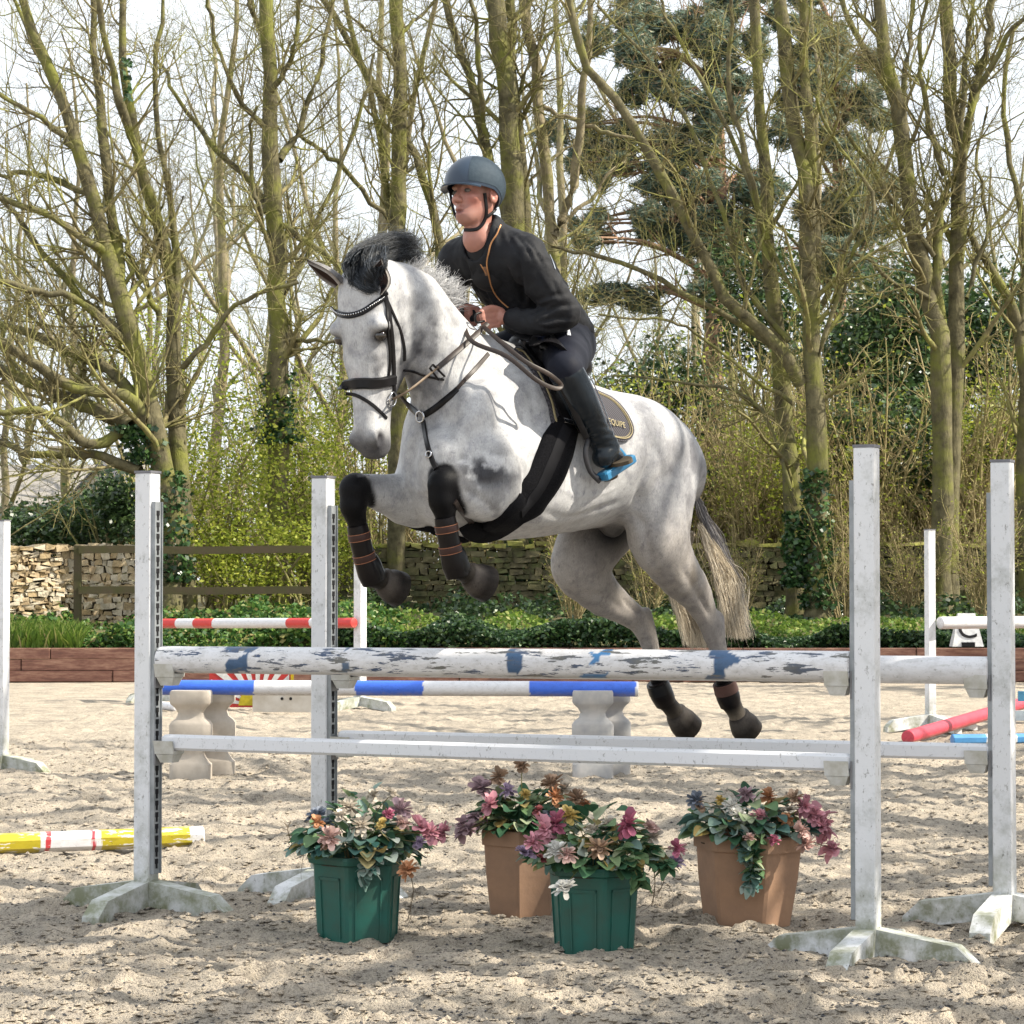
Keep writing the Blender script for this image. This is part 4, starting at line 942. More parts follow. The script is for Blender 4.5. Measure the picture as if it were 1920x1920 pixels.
# yellow, white and red pole on the sand at the left edge
a = G(-90, 1606); b = G(381, 1590); a.z = gz(a.x, a.y) + .043; b.z = gz(b.x, b.y) + .045; Ly = (b - a).length; f_ = lambda px: (px + 90) / 471 * Ly
place_pole('yellow_banded_pole', a, b, .0515, peel_mat('chipped_yellow', (.425, .44), under=(.62, .62, .60), under2=(.64, .63, .6), dirt=.3), 'octagonal yellow and white pole with a red band lying on the sand at left', 'pole', oct_=True,
           bands=[(-1, f_(72), YL), (f_(82), f_(92), (.5, .04, .05)), (f_(166), f_(172), (.45, .03, .05)), (f_(184), f_(352), YL)], rag=.02, seed=4, roll=.1)
# right side: red pole and blue-white planks
a = G(1702, 1396); b = G(1935, 1352); a.z = .06; b.z = .20; place_pole('red_pole', a, b, .058, peel_mat('faded_red', (.3, .33), under=(.5, .2, .2), under2=(.4, .1, .1)), 'red pole leaning up off the sand behind the right wings', 'pole', base=(.50, .045, .075))
a = G(1785, 1399); b = G(2010, 1396); a.z = .05; b.z = .05; place_pole('blue_white_pole', a, b, .05, CLEAN, 'blue pole with white stripe lying on the sand under the red pole', 'pole', base=(.06, .24, .50), oct_=True, bands=[(.28, .55, (.6, .62, .64))])
for py, c, lb in ((1306, (.08, .28, .45), 'far blue plank end at the right edge above the white one'), (1347, (.55, .62, .66), 'far pale blue plank end at the right edge of the picture')):
    q = P(1925, py, 21); mb = MB(); mb.box((q.x + .35, 21 + (py - 1300) * .01, q.z), .82, .05, .085); o = mb.build('jump_plank', simple('plank_paint_%d' % py, c, .5), None); tag(o, lb, 'plank')
q = P(1925, 1325, 21.15); mb = MB(); mb.box((q.x + .45, 21.3, .62), .09, .09, 1.24); o = mb.build('plank_post', WHITE, None); tag(o, 'white post holding the far blue planks at the right edge', 'post')
# white plank on the far right wing
a = P(1762, 1168, 22.3); b = P(1990, 1166, 23.0); place_pole('white_pole', a, b, .056, MID, 'white pole resting on the far right wing above the letter marker', 'pole')
# letter marker standing on the wall
Yc = 33.6; cm = empty('letter_marker', P(1812, 1212, Yc), 'small white letter block on the sleeper wall showing a black C', 'marker'); s = Yc / F; c0 = P(1812, 1212, Yc); z0 = c0.z
mb = MB(); w0, w1, hh = 29 * s, 16 * s, 62 * s
V = [(c0.x - w0, Yc - .14, z0), (c0.x + w0, Yc - .14, z0), (c0.x + w1, Yc - .03, z0 + hh), (c0.x - w1, Yc - .03, z0 + hh), (c0.x - w0, Yc + .14, z0), (c0.x + w0, Yc + .14, z0), (c0.x + w1, Yc + .05, z0 + hh), (c0.x - w1, Yc + .05, z0 + hh)]
# cut-out feet: bottom edge notched
mb.add(V, [(0, 1, 2, 3), (5, 4, 7, 6), (1, 5, 6, 2), (4, 0, 3, 7), (3, 2, 6, 7)]); mb.build('block', simple('marker_white', (.66, .66, .66), .5), cm)
mb = MB(); mb.box((c0.x, Yc - .10, z0 + .03), .18, .10, .06); mb.build('notch', HOLE, cm)
tc_ = bpy.data.curves.new('letter', 'FONT'); tc_.body = 'C'; tc_.size = .40; tc_.extrude = .004; tc_.align_x = 'CENTER'; lo = text_mesh('letter', tc_, HOLE)
lo.location = (c0.x, Yc - .118, z0 + .12); lo.rotation_euler = (math.pi / 2 - math.atan2(.11, hh), 0, 0); lo.parent = cm; lo.matrix_parent_inverse = world_of(cm).inverted()
# ------------------------------------------------------------------ organic shapes: signed distances blended on a grid, then surfaced
class Field:
    def __init__(s, lo, hi, h):
        s.lo = np.array(lo, float); s.h = h; s.n = np.ceil((np.array(hi) - s.lo) / h).astype(int) + 1
        s.f = np.full(s.n, .35, dtype=np.float32)
    def _sub(s, lo, hi):
        a = np.clip(np.floor((np.array(lo) - s.lo) / s.h).astype(int), 0, s.n); b = np.clip(np.ceil((np.array(hi) - s.lo) / s.h).astype(int) + 1, 0, s.n)
        if (b <= a).any(): return None, None
        ax = [s.lo[i] + s.h * np.arange(a[i], b[i]) for i in range(3)]
        return tuple(slice(a[i], b[i]) for i in range(3)), np.stack(np.meshgrid(*ax, indexing='ij'), -1)
    def _join(s, sl, d, k, cut=False):
        a = s.f[sl]
        if cut:
            h = np.clip(.5 - .5 * (a + d) / k, 0, 1); s.f[sl] = a * (1 - h) - d * h + k * h * (1 - h)
        else:
            h = np.clip(.5 + .5 * (a - d) / k, 0, 1); s.f[sl] = a * (1 - h) + d * h - k * h * (1 - h)
    def ell(s, c, r, k=.03, R=None, cut=False):
        c = np.array(c, float); r = np.array(r, float); m = max(r) + 2.5 * k + .02
        sl, X = s._sub(c - m, c + m)
        if sl is None: return
        q = X - c
        if R is not None: q = q @ np.array(R)       # R columns = axes
        k0 = np.linalg.norm(q / r, axis=-1); k1 = np.linalg.norm(q / (r * r), axis=-1) + 1e-9
        s._join(sl, k0 * (k0 - 1) / k1, k, cut)
    def cone(s, a, b, ra, rb, k=.03, flat=None, fr=1.0, cut=False):
        """tapered capsule; flat = axis across which the section is scaled by fr"""
        a = np.array(a, float); b = np.array(b, float); m = max(ra, rb) * max(1, fr) + 2.5 * k + .02
        sl, X = s._sub(np.minimum(a, b) - m, np.maximum(a, b) + m)
        if sl is None: return
        ab = b - a; L2 = ab @ ab + 1e-12; t = np.clip(((X - a) @ ab) / L2, 0, 1); q = X - a - t[..., None] * ab
        if flat is not None:
            n = np.array(flat, float); n /= np.linalg.norm(n); w = q @ n; q = q + n * (w * (1 / fr - 1))[..., None]
        t2 = t * t * (3 - 2 * t) if False else t
        s._join(sl, np.linalg.norm(q, axis=-1) - (ra + (rb - ra) * t2), k, cut)
    def chain(s, pts, rad, k=.02, flat=None, fr=1.0, n=10):
        c = catmull(pts, n); u = np.linspace(0, 1, n); r = np.interp(u, np.linspace(0, 1, len(rad)), rad)
        for i in range(n - 1): s.cone(c[i], c[i + 1], r[i], r[i + 1], k if i == 0 else .004, flat, fr)
    def loft(s, O, ax, up, st, k=.03, p=2.0, m=.1):
        """st rows (t, zmid, zhalf, whalf[, ymid]) along axis ax from O; up = section's long direction"""
        O = np.array(O, float); ax = np.array(ax, float); up = np.array(up, float); sd = np.cross(up, ax)
        st = np.array([list(r) + [0] * (5 - len(r)) for r in st]); R = max(st[:, 2].max(), st[:, 3].max()) + m
        e = [O + ax * t + up * z for t, z in ((st[0, 0], st[0, 1]), (st[-1, 0], st[-1, 1]), (st[len(st) // 2, 0], st[len(st) // 2, 1]))]
        sl, X = s._sub(np.min(e, 0) - R, np.max(e, 0) + R)
        q = X - O; t = q @ ax; tc = np.clip(t, st[0, 0], st[-1, 0])
        # smooth interpolation of the stations
        g = np.linspace(st[0, 0], st[-1, 0], 200); cs = [np.interp(g, st[:, 0], st[:, i]) for i in (1, 2, 3, 4)]
        w = np.hanning(17); w /= w.sum(); cs = [np.convolve(np.pad(c, 8, 'edge'), w, 'valid') for c in cs]
        zm, zh, wh, ym = [np.interp(tc, g, c) for c in cs]
        a = np.abs((q @ up - zm) / zh); b = np.abs((q @ sd - ym) / wh)
        rr = (a ** p + b ** p) ** (1 / p); d = (rr - 1) * np.minimum(zh, wh)
        over = np.abs(t - tc); d = np.where(over > 0, np.sqrt(np.maximum(d, 0) ** 2 + over ** 2) + np.minimum(d, 0) * 0, d)
        s._join(sl, d, k)
    def mesh(s):
        f = s.f; ins = f < 0; n = s.n
        c = np.zeros(tuple(n - 1), dtype=np.uint8)
        for i in (0, 1):
            for j in (0, 1):
                for l in (0, 1): c += ins[i:n[0] - 1 + i, j:n[1] - 1 + j, l:n[2] - 1 + l]
        act = np.argwhere((c > 0) & (c < 8)); vid = np.full(tuple(n - 1), -1, dtype=np.int64); vid[tuple(act.T)] = np.arange(len(act))
        acc = np.zeros((len(act), 3)); cnt = np.zeros(len(act))
        for ax in range(3):
            o = [a for a in range(3) if a != ax]
            for u in (0, 1):
                for v in (0, 1):
                    p0 = act.copy(); p0[:, o[0]] += u; p0[:, o[1]] += v; p1 = p0.copy(); p1[:, ax] += 1
                    f0, f1 = f[tuple(p0.T)], f[tuple(p1.T)]; m = (f0 < 0) != (f1 < 0); t = f0 / (f0 - f1 + 1e-12 * (f0 == f1))
                    pt = p0.astype(float); pt[:, ax] += t; acc[m] += pt[m]; cnt[m] += 1
        V = s.lo + s.h * acc / cnt[:, None]; Fs = []
        for ax in range(3):
            o = [a for a in range(3) if a != ax]
            sl0 = [slice(1, n[i] - 1) for i in range(3)]; sl1 = list(sl0); sl0[ax] = slice(0, n[ax] - 1); sl1[ax] = slice(1, n[ax])
            A = ins[tuple(sl0)]; B = ins[tuple(sl1)]
            for flip, mm in ((0, A & ~B), (1, ~A & B)):
                e = np.argwhere(mm)
                if not len(e): continue
                off = np.ones(3, int); off[ax] = 0; e = e + off
                q = []
                for du, dv in ((0, 0), (-1, 0), (-1, -1), (0, -1)):
                    g = e.copy(); g[:, o[0]] += du; g[:, o[1]] += dv; q.append(vid[tuple(g.T)])
                q = np.stack(q, 1)
                if (ax == 1) != bool(flip): q = q[:, ::-1]
                Fs.append(q)
        return V, np.concatenate(Fs)

# the horse's own frame: A forward, L to its left, Z up
AF = Vector((-.68, -.733, 0)).normalized(); LF = Vector((-AF.y, AF.x, 0)) * -1
if LF.y > 0: LF = -LF
X0 = Vector(((1000 - 960) / F * 9.5, 9.5, 0))
def HW(px, py, lat=0.0):          # world point on the ray of a photograph point, lat metres left of the horse's middle plane
    d = ray(px, py); o = Vector((0, 0, CAMZ)); nrm = LF
    t = (X0 + LF * lat - o).dot(nrm) / d.dot(nrm); return o + d * t
def HL(px, py, lat=0.0):          # the same in the horse frame
    w = HW(px, py, lat) - X0; return np.array([w.dot(AF), w.dot(LF), w.z])
RL = np.array([AF, LF, Vector((0, 0, 1))])      # rows = frame axes
def toW(V): return np.asarray(V) @ RL + np.array(X0)
def dirL(v): return RL @ np.array(v)

def smoothstep(a, b, x): t = np.clip((x - a) / (b - a), 0, 1); return t * t * (3 - 2 * t)
# ------------------------------------------------------------------ the grey horse
Hf = Field((-1.55, -.62, .45), (1.35, .62, 2.72), .0105)
# trunk: stations along the forward axis
def stn(px, yt, yb, hw): a = HL(px, yt); b = HL(px, yb); return (a[0], (a[2] + b[2]) / 2, (a[2] - b[2]) / 2, hw)
st = [stn(790, 830, 905, .07), stn(798, 770, 950, .13), stn(815, 722, 982, .19), stn(850, 690, 1000, .225), stn(900, 665, 1012, .245), stn(950, 668, 1013, .265), stn(1000, 690, 1008, .285),
      stn(1060, 712, 998, .30), stn(1110, 728, 980, .30), stn(1150, 742, 962, .285), stn(1185, 752, 955, .27), stn(1220, 775, 950, .255), stn(1250, 815, 955, .215), stn(1268, 860, 955, .15), stn(1278, 900, 940, .08)]
st = st[::-1]
Hf.loft((0, 0, 0), (1, 0, 0), (0, 0, 1), st, .05, 2.15)
# neck
fl = (0, 1, 0)
nk = [((905, 800), .235, .68), ((872, 745), .225, .64), ((838, 685), .180, .60), ((800, 620), .145, .60), ((772, 572), .118, .66), ((748, 545), .10, .72)]
for (p0, r0, f0), (p1, r1, f1) in zip(nk, nk[1:]): Hf.cone(HL(*p0), HL(*p1), r0, r1, .06, fl, (f0 + f1) / 2)
Hf.cone(HL(915, 655), HL(1000, 684), .045, .05, .07)                                 # withers
# croup and quarters
for sg in (1, -1):
    Hf.ell(HL(1190, 830, .13 * sg), (.20, .16, .17), .07)
    Hf.ell(HL(1228, 905, .125 * sg), (.16, .135, .20), .06)
    Hf.ell(HL(900, 820, .165 * sg), (.13, .085, .22), .06)                               # shoulder
    Hf.ell(HL(835, 870, .10 * sg), (.10, .10, .13), .06)                             # breast
    Hf.ell(HL(1010, 890, .185 * sg), (.30, .115, .19), .07)
# left hind
Hf.chain([HL(1232, 930, .16), HL(1236, 1000, .175), HL(1262, 1060, .165), HL(1302, 1110, .155), HL(1322, 1150, .15), HL(1337, 1185, .15)], [.175, .145, .112, .078, .056, .050], .06, fl, .72, 12)
Hf.ell(HL(1225, 1010, .185), (.085, .07, .11), .05)                                   # stifle
Hf.ell(HL(1336, 1172, .15), (.048, .04, .062), .02); Hf.ell(HL(1347, 1162, .15), (.026, .024, .036), .03)
Hf.chain([HL(1340, 1190, .15), HL(1350, 1235, .15), HL(1360, 1290, .15)], [.044, .034, .033], .02, None, 1, 5)
# right hind
Hf.chain([HL(1150, 955, -.13), HL(1108, 1015, -.16), HL(1090, 1062, -.17), HL(1125, 1110, -.165), HL(1168, 1142, -.16), HL(1200, 1165, -.155)], [.17, .15, .125, .092, .064, .052], .05, fl, .75, 12)
Hf.ell(HL(1078, 1060, -.18), (.10, .075, .10), .05)
Hf.ell(HL(1205, 1172, -.155), (.05, .038, .055), .02); Hf.ell(HL(1212, 1152, -.155), (.024, .022, .034), .03)
Hf.chain([HL(1210, 1180, -.155), HL(1224, 1230, -.155), HL(1237, 1290, -.155)], [.044, .034, .033], .02, None, 1, 5)
# left fore
Hf.chain([HL(925, 880, .20), HL(905, 915, .205), HL(870, 910, .19), HL(846, 905, .175), HL(833, 908, .17)], [.145, .125, .088, .062, .052], .05, fl, .80, 10)
Hf.ell(HL(945, 930, .20), (.09, .07, .095), .05)
Hf.ell(HL(831, 908, .17), (.058, .056, .060), .02); Hf.ell(HL(829, 938, .17), (.050, .049, .055), .02)
Hf.chain([HL(832, 945, .17), HL(838, 985, .17), HL(850, 1045, .17)], [.043, .034, .034], .02, None, 1, 5)
# right fore
Hf.chain([HL(800, 905, -.15), HL(770, 935, -.165), HL(730, 928, -.165), HL(690, 918, -.165), HL(668, 915, -.165)], [.13, .105, .078, .058, .052], .05, fl, .80, 10)
Hf.ell(HL(785, 950, -.15), (.075, .06, .07), .04)
Hf.ell(HL(664, 918, -.165), (.058, .056, .060), .02); Hf.ell(HL(661, 948, -.165), (.050, .049, .055), .02)
Hf.chain([HL(665, 955, -.165), HL(674, 1000, -.165), HL(692, 1062, -.165)], [.043, .034, .034], .02, None, 1, 5)
# fetlocks, pasterns, hooves
HOOVES = []
def foot(ft, co, so, lat, rs=.068):
    f_, c_, s_ = HL(*ft, lat), HL(*co, lat), HL(*so, lat)
    Hf.ell(f_, (.040, .037, .040), .02); Hf.cone(f_, c_, .035, .039, .02)
    d = (s_ - c_); d /= np.linalg.norm(d); HOOVES.append((c_, s_, d, rs))
foot((860, 1066), (882, 1080), (908, 1090), .17)
foot((702, 1082), (720, 1090), (744, 1100), -.165)
foot((1370, 1318), (1386, 1345), (1402, 1367), .15, .066)
foot((1246, 1312), (1268, 1338), (1290, 1362), -.155, .066)
# belly line between the thighs, sheath
Hf.ell(HL(1105, 965, 0), (.20, .09, .05), .05); Hf.ell(HL(1148, 985, 0), (.06, .045, .05), .03)
# ---- head: own frame (n forward of the face, s to its left, t down the face)
phi = math.radians(33); hn = Vector((-math.sin(phi), -math.cos(phi), 0))
HO = HW(658, 528, .0) + Vector((0, 0, 0)); HB = HW(682, 842, .0) + hn * .02
hd_ = (HB - HO).normalized(); hn = (hn - hd_ * hn.dot(hd_)).normalized(); hs_ = hn.cross(hd_) * 1.0
if hs_.x < 0: hs_ = -hs_
HOl = (HO - X0); HOl = np.array([HOl.dot(AF), HOl.dot(LF), HOl.z]); nL, sL, dL = dirL(hn), dirL(hs_), dirL(hd_)
def hp_(n, s_, t): return HOl + nL * n + sL * s_ + dL * t
def head_loft(st, k, p):
    # stations (t, front n, back n, half width)
    rows = [(t, (a + b) / 2, (a - b) / 2, w) for t, a, b, w in st]
    up = nL; ax = dL
    Hf.loft(HOl, ax, up, rows, k, p)
head_loft([(-.07, -.05, -.19, .075), (-.02, -.015, -.235, .108), (.05, .0, -.25, .120), (.13, .005, -.275, .120), (.20, .006, -.30, .112), (.27, .004, -.30, .096), (.33, .0, -.27, .076), (.39, -.002, -.215, .063),
           (.46, -.004, -.170, .055), (.52, -.002, -.155, .056), (.575, -.006, -.150, .060), (.61, -.022, -.135, .052), (.635, -.05, -.11, .03)], .03, 2.35)
for sg in (1, -1):
    Hf.ell(hp_(-.20, .062 * sg, .21), (.075, .045, .10), .03, np.stack([nL, sL, dL], 1))          # jaw plate
    Hf.ell(hp_(-.040, .094 * sg, .165), (.045, .030, .035), .02, np.stack([nL, sL, dL], 1))       # brow ridge
    Hf.cone(hp_(-.04, .066 * sg, .27), hp_(-.07, .058 * sg, .40), .014, .008, .02)               # facial crest
    Hf.ell(hp_(-.038, .110 * sg, .200), (.026, .016, .018), .012, np.stack([nL, sL, dL], 1), True)  # eye socket
    Hf.ell(hp_(-.040, .050 * sg, .565), (.036, .022, .034), .015, np.stack([nL, sL, dL], 1))      # nostril rim
    Hf.ell(hp_(-.042, .070 * sg, .572), (.020, .018, .030), .008, np.stack([nL, sL, dL], 1), True)
Hf.ell(hp_(-.105, 0, .60), (.04, .045, .03), .02, np.stack([nL, sL, dL], 1))                     # chin
for sg in (1, -1): Hf.cone(hp_(-.085, .062 * sg, .555), hp_(-.11, .055 * sg, .50), .006, .003, .008, cut=True)   # mouth line
Hf.cone(hp_(-.14, 0, .03), HL(775, 580), .105, .115, .06, fl, .8)                                # throat to neck

V, Fq = Hf.mesh()
# light smoothing of the surface
def relax(V, Fq, it=3, a=.5):
    e = np.concatenate([Fq[:, [0, 1]], Fq[:, [1, 2]], Fq[:, [2, 3]], Fq[:, [3, 0]]]); e = np.concatenate([e, e[:, ::-1]])
    cnt = np.bincount(e[:, 0], minlength=len(V))[:, None]
    for _ in range(it):
        s_ = np.stack([np.bincount(e[:, 0], V[e[:, 1], i], len(V)) for i in range(3)], 1); V = V * (1 - a) + a * s_ / cnt
    return V
V = relax(V, Fq, 3)
# ears: cupped leaf shells, part of the same skin
def ear(base, tip, open_dir, w):
    b = np.array(base); t = np.array(tip); ax = t - b; L = np.linalg.norm(ax); ax /= L; o = np.array(open_dir); o = o - ax * (o @ ax); o /= np.linalg.norm(o); s_ = np.cross(ax, o)
    rows, n = 12, 14; Vv = []
    for shell in (0, 1):
        for i in range(rows):
            u = i / (rows - 1); ww = w * (.62 + .55 * math.sin(math.pi * min(u * 1.1, 1)) ) * (1 - u ** 3.2) + .002; dep = w * .8 * (1 - u ** 2) + .002
            for j in range(n):
                a = math.pi * (.12 + .76 * j / (n - 1)); a = a - math.pi / 2
                rr = 1 - .16 * shell
                Vv.append(b + ax * (L * u - .01 * shell * u) + s_ * math.sin(a * 1.25) * ww * rr - o * (math.cos(a * 1.25)) * dep * rr + o * (.010 * shell + .03 * u * u * L))
    Fv = []
    for sh in (0, 1):
        for i in range(rows - 1):
            for j in range(n - 1):
                q = sh * rows * n + i * n + j; f = (q, q + 1, q + n + 1, q + n); Fv.append(f[::-1] if sh else f)
    m_ = rows * n
    for i in range(rows - 1):
        for j in (0, n - 1): q = i * n + j; f = (q, q + n, q + n + m_, q + m_); Fv.append(f if j else f[::-1])
    return np.array(Vv), np.array(Fv), m_
_l = hp_(-.10, .068, 0)[1]; _r = hp_(-.10, -.06, 0)[1]
earL = ear(HL(702, 550, _l + .03), HL(716, 483, _l + .06), nL * .9 + sL * .45, .044)
earR = ear(HL(634, 536, _r), HL(577, 485, _r - .05), nL * .8 - sL * .5, .042)
nb = len(V); allV = [V]; allF = [Fq]; n = nb; earflag = [np.zeros(nb)]
for eV, eF, mm in (earL, earR):
    allV.append(eV); allF.append(eF + n); n += len(eV); fl_ = np.ones(len(eV)); fl_[mm:] = 2; earflag.append(fl_)
# hooves: flared walls with a coronet, same skin
for c_, s_, d, rs in HOOVES:
    a = np.cross(d, [0, 1, 0.01]); a /= np.linalg.norm(a); b_ = np.cross(d, a); L = np.linalg.norm(s_ - c_) + .012; q = []
    prof = [(-.022, .034), (-.008, .046), (0, .0505), (.008, .0525), (.5 * L, .54 * (.052 + rs)), (L, rs), (L + .001, rs * .98), (L - .006, rs * .80), (L - .010, .02)]
    for (z, r0) in prof:
        for j in range(28):
            an = 2 * math.pi * j / 28; toe = 1 + .10 * math.cos(an) * (z > 0)
            q.append(c_ + d * z * (1 - .0 * math.cos(an)) + a * math.cos(an) * r0 * toe * 1.0 + b_ * math.sin(an) * r0 * .92)
    Fv = [(i * 28 + j, i * 28 + (j + 1) % 28, (i + 1) * 28 + (j + 1) % 28, (i + 1) * 28 + j) for i in range(len(prof) - 1) for j in range(28)]
    q = np.array(q); allV.append(q); allF.append(np.array(Fv)[:, ::-1] + n); n += len(q); fl_ = np.full(len(q), 3.0); fl_[28 * 1:28 * 4] = 3.5; fl_[28 * 8:] = 4; earflag.append(fl_)
VL = np.concatenate(allV); FA = np.concatenate(allF); flag = np.concatenate(earflag)
# muscles, veins and skin folds
nzv = fbm(VL * 9, 3, 5); nzf = fbm(VL * np.array([30, 30, 30]), 2, 8)
body = (flag == 0)
# outward direction from faces
def vnorm(V, Fq):
    fn = np.cross(V[Fq[:, 2]] - V[Fq[:, 0]], V[Fq[:, 3]] - V[Fq[:, 1]]); nn = np.zeros_like(V)
    for i in range(4):
        for a in range(3): nn[:, a] += np.bincount(Fq[:, i], fn[:, a], len(V))
    return nn / (np.linalg.norm(nn, axis=1, keepdims=True) + 1e-12)
nrm = vnorm(VL, FA)
VL = VL + nrm * (body * (.0045 * nzv + .0010 * nzf))[:, None]
BV0 = BVHTree.FromPolygons([tuple(v) for v in toW(VL)], [tuple(int(i) for i in f) for f in FA])
def crease(path, w, dep, seg=26):
    crease_on(VL, nrm, BV0, path, w, dep, seg)
def crease_on(VL, nrm, BV0, path, w, dep, seg=26):
    pp = catmull(np.array(path, float), seg); pts = []
    for x, y in pp:
        dd = ray(x, y).normalized(); h = BV0.ray_cast(Vector((0, 0, CAMZ)) + dd * 6, dd, 8)[0]
        if h is not None: q = h - X0; pts.append([q.dot(AF), q.dot(LF), q.z])
    pts = np.array(pts); best = np.full(len(VL), 9.0); tt = np.zeros(len(VL))
    sel = np.where((VL > pts.min(0) - 4 * w).all(1) & (VL < pts.max(0) + 4 * w).all(1))[0]
    for i in range(len(pts) - 1):
        a, b_ = pts[i], pts[i + 1]; ab = b_ - a; t = np.clip(((VL[sel] - a) @ ab) / (ab @ ab + 1e-12), 0, 1); d_ = np.linalg.norm(VL[sel] - a - t[:, None] * ab, axis=1)
        m_ = d_ < best[sel]; best[sel] = np.where(m_, d_, best[sel]); tt[sel] = np.where(m_, (i + t) / (len(pts) - 1), tt[sel])
    VL[sel] -= nrm[sel] * (dep * np.exp(-(best[sel] / w) ** 2) * np.clip(np.sin(np.pi * np.clip(tt[sel], .04, .96)) * 1.6, 0, 1))[:, None]
crease([(1192, 962), (1200, 920), (1222, 860), (1228, 800)], .030, .016)          # flank fold in front of the thigh
crease([(1178, 965), (1205, 985), (1215, 1030), (1232, 1075)], .020, .010)
crease([(1262, 800), (1268, 880), (1262, 960), (1258, 1030)], .022, .007)
crease([(1300, 890), (1290, 960), (1296, 1020)], .018, .006)
crease([(905, 690), (880, 745), (850, 790), (822, 835)], .030, .016)               # neck into shoulder
crease([(845, 640), (810, 690), (782, 740), (768, 800)], .022, .010)               # jugular groove
crease([(985, 760), (975, 830), (985, 890), (985, 950), (955, 985)], .024, .013)   # behind the shoulder and elbow
crease([(905, 770), (915, 830), (950, 860)], .025, .008)
crease([(860, 880), (905, 905), (950, 900)], .016, .007); crease([(862, 915), (900, 935), (930, 965)], .014, .006)
crease([(1010, 955), (1060, 972), (1120, 955), (1180, 935)], .02, .006)
crease([(895, 760), (880, 800), (888, 830), (872, 862)], .008, -.004)              # veins
crease([(870, 730), (862, 770), (868, 800)], .007, -.003)
crease([(1040, 905), (1080, 930), (1130, 925), (1170, 905)], .008, -.003)
crease([(1070, 1110), (1130, 1120), (1180, 1150)], .016, .006)
crease([(1275, 1060), (1300, 1100), (1318, 1140)], .014, .006)
crease([(742, 565), (752, 610), (756, 660), (745, 700)], .012, .008)               # behind the jaw
crease([(672, 640), (676, 690), (690, 730)], .012, .005)
crease([(1306, 1105), (1322, 1135), (1334, 1158)], .012, .012); crease([(1330, 1180), (1344, 1215), (1352, 1240)], .009, .007)
crease([(1165, 1120), (1185, 1138), (1203, 1152)], .012, .012); crease([(925, 720), (935, 780), (930, 830)], .022, .008); crease([(985, 700), (1000, 760), (1010, 820)], .022, .006)
crease([(1225, 820), (1240, 870), (1235, 930)], .02, .007); crease([(820, 740), (835, 800), (850, 850)], .018, .006)
crease([(1060, 850), (1080, 890), (1085, 930)], .012, .003); crease([(1095, 850), (1112, 890), (1115, 930)], .012, .003)
nrm = vnorm(VL, FA)
# coat pattern (in the horse's own skin, fixed to its anatomy), with shade painted inside the thighs
WV = toW(VL)
def near(pt, r, q=1.0): return np.exp(-(np.linalg.norm((VL - pt) / np.array(r), axis=1) ** 2) * q)
white = np.array([.47, .475, .49]); warm = np.array([.36, .32, .28]); grey = np.array([.085, .085, .095]); black = np.array([.0035, .0035, .0045])
n_a = fbm(VL * 6, 4, 31); n_b = fbm(VL * 17, 4, 37); n_c = fbm(VL * 55, 2, 41)
col = np.tile(white, (len(VL), 1)) * (1 + .07 * n_c)[:, None]
def paint(w, c): global col; w = np.clip(w, 0, 1)[:, None]; col = col * (1 - w) + np.array(c) * w
dap = smoothstep(.0, .55, n_b * .8 + n_a * .5)
quarter = smoothstep(-.15, -.65, VL[:, 0]); paint(.45 * quarter, grey * 2.4); paint(.75 * quarter * smoothstep(-.25, .4, n_a + .5 * n_b), grey * 1.7)
spots = smoothstep(.10, .42, vnoise(VL * 15, 71)) * smoothstep(-.1, .3, n_a + .2); paint(.45 * spots * (quarter * .8 + .2), white)
lowq = smoothstep(HL(1250, 900)[2], HL(1250, 1120)[2], VL[:, 2]) * smoothstep(-.1, -.4, VL[:, 0]); paint(.62 * lowq, warm * .58); paint(.35 * lowq * smoothstep(-.1, .4, n_b), grey * 1.2)
rib = smoothstep(.25, -.1, VL[:, 0]) * smoothstep(-.75, -.4, VL[:, 0]); paint(.15 * rib * smoothstep(-.3, .4, n_a + n_b * .5), grey * 2)
paint(.34 * dap, grey * 1.6)
paint(1.1 * near(HL(798, 655, .08), (.16, .14, .19)) * smoothstep(-.35, .4, n_b + .5 * n_a), grey * .9)         # dark mottle on the neck
paint(.75 * near(HL(790, 690, .08), (.09, .10, .10)) * smoothstep(-.5, .2, n_b), grey * .8)
paint(1.3 * near(HL(772, 748, .06), (.09, .14, .12)) * smoothstep(-.9, -.1, n_b), grey * .85)                                               # throat
paint(.85 * near(HL(905, 885, .28), (.17, .12, .08)) * 1.3 * smoothstep(-.3, .15, n_b + .3 * n_c), grey * .6)         # left forearm
paint(.6 * near(HL(925, 960, .26), (.12, .1, .05)) * smoothstep(-.2, .3, n_b), grey)
paint(.6 * near(HL(700, 900, -.15), (.10, .12, .06)), grey)
paint(1.3 * near(HL(1288, 1085, .22), (.075, .1, .065)) * smoothstep(-.5, .2, n_b), warm * .3)
paint(.7 * near(HL(1322, 1150, .15), (.05, .1, .10)) * smoothstep(-.6, .3, n_b), grey * .8)
paint(.7 * near(HL(1212, 1160, -.15), (.04, .1, .06)), warm * .35)
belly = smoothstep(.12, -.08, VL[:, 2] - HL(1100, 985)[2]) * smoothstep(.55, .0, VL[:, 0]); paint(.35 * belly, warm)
thigh_shade = near(HL(1130, 1000, -.02), (.26, .10, .12)); paint(.85 * thigh_shade, warm * .32); paint(1.2 * near(HL(1150, 990, -.03), (.12, .09, .09)), black * 3)  # shade of the inner thighs painted into the coat, plus the dark sheath
zk = lambda px, py, lat: HL(px, py, lat)
def segd(a, b_):
    ab = b_ - a; t = np.clip(((VL - a) @ ab) / (ab @ ab), 0, 1); return np.linalg.norm(VL - a - t[:, None] * ab, axis=1)
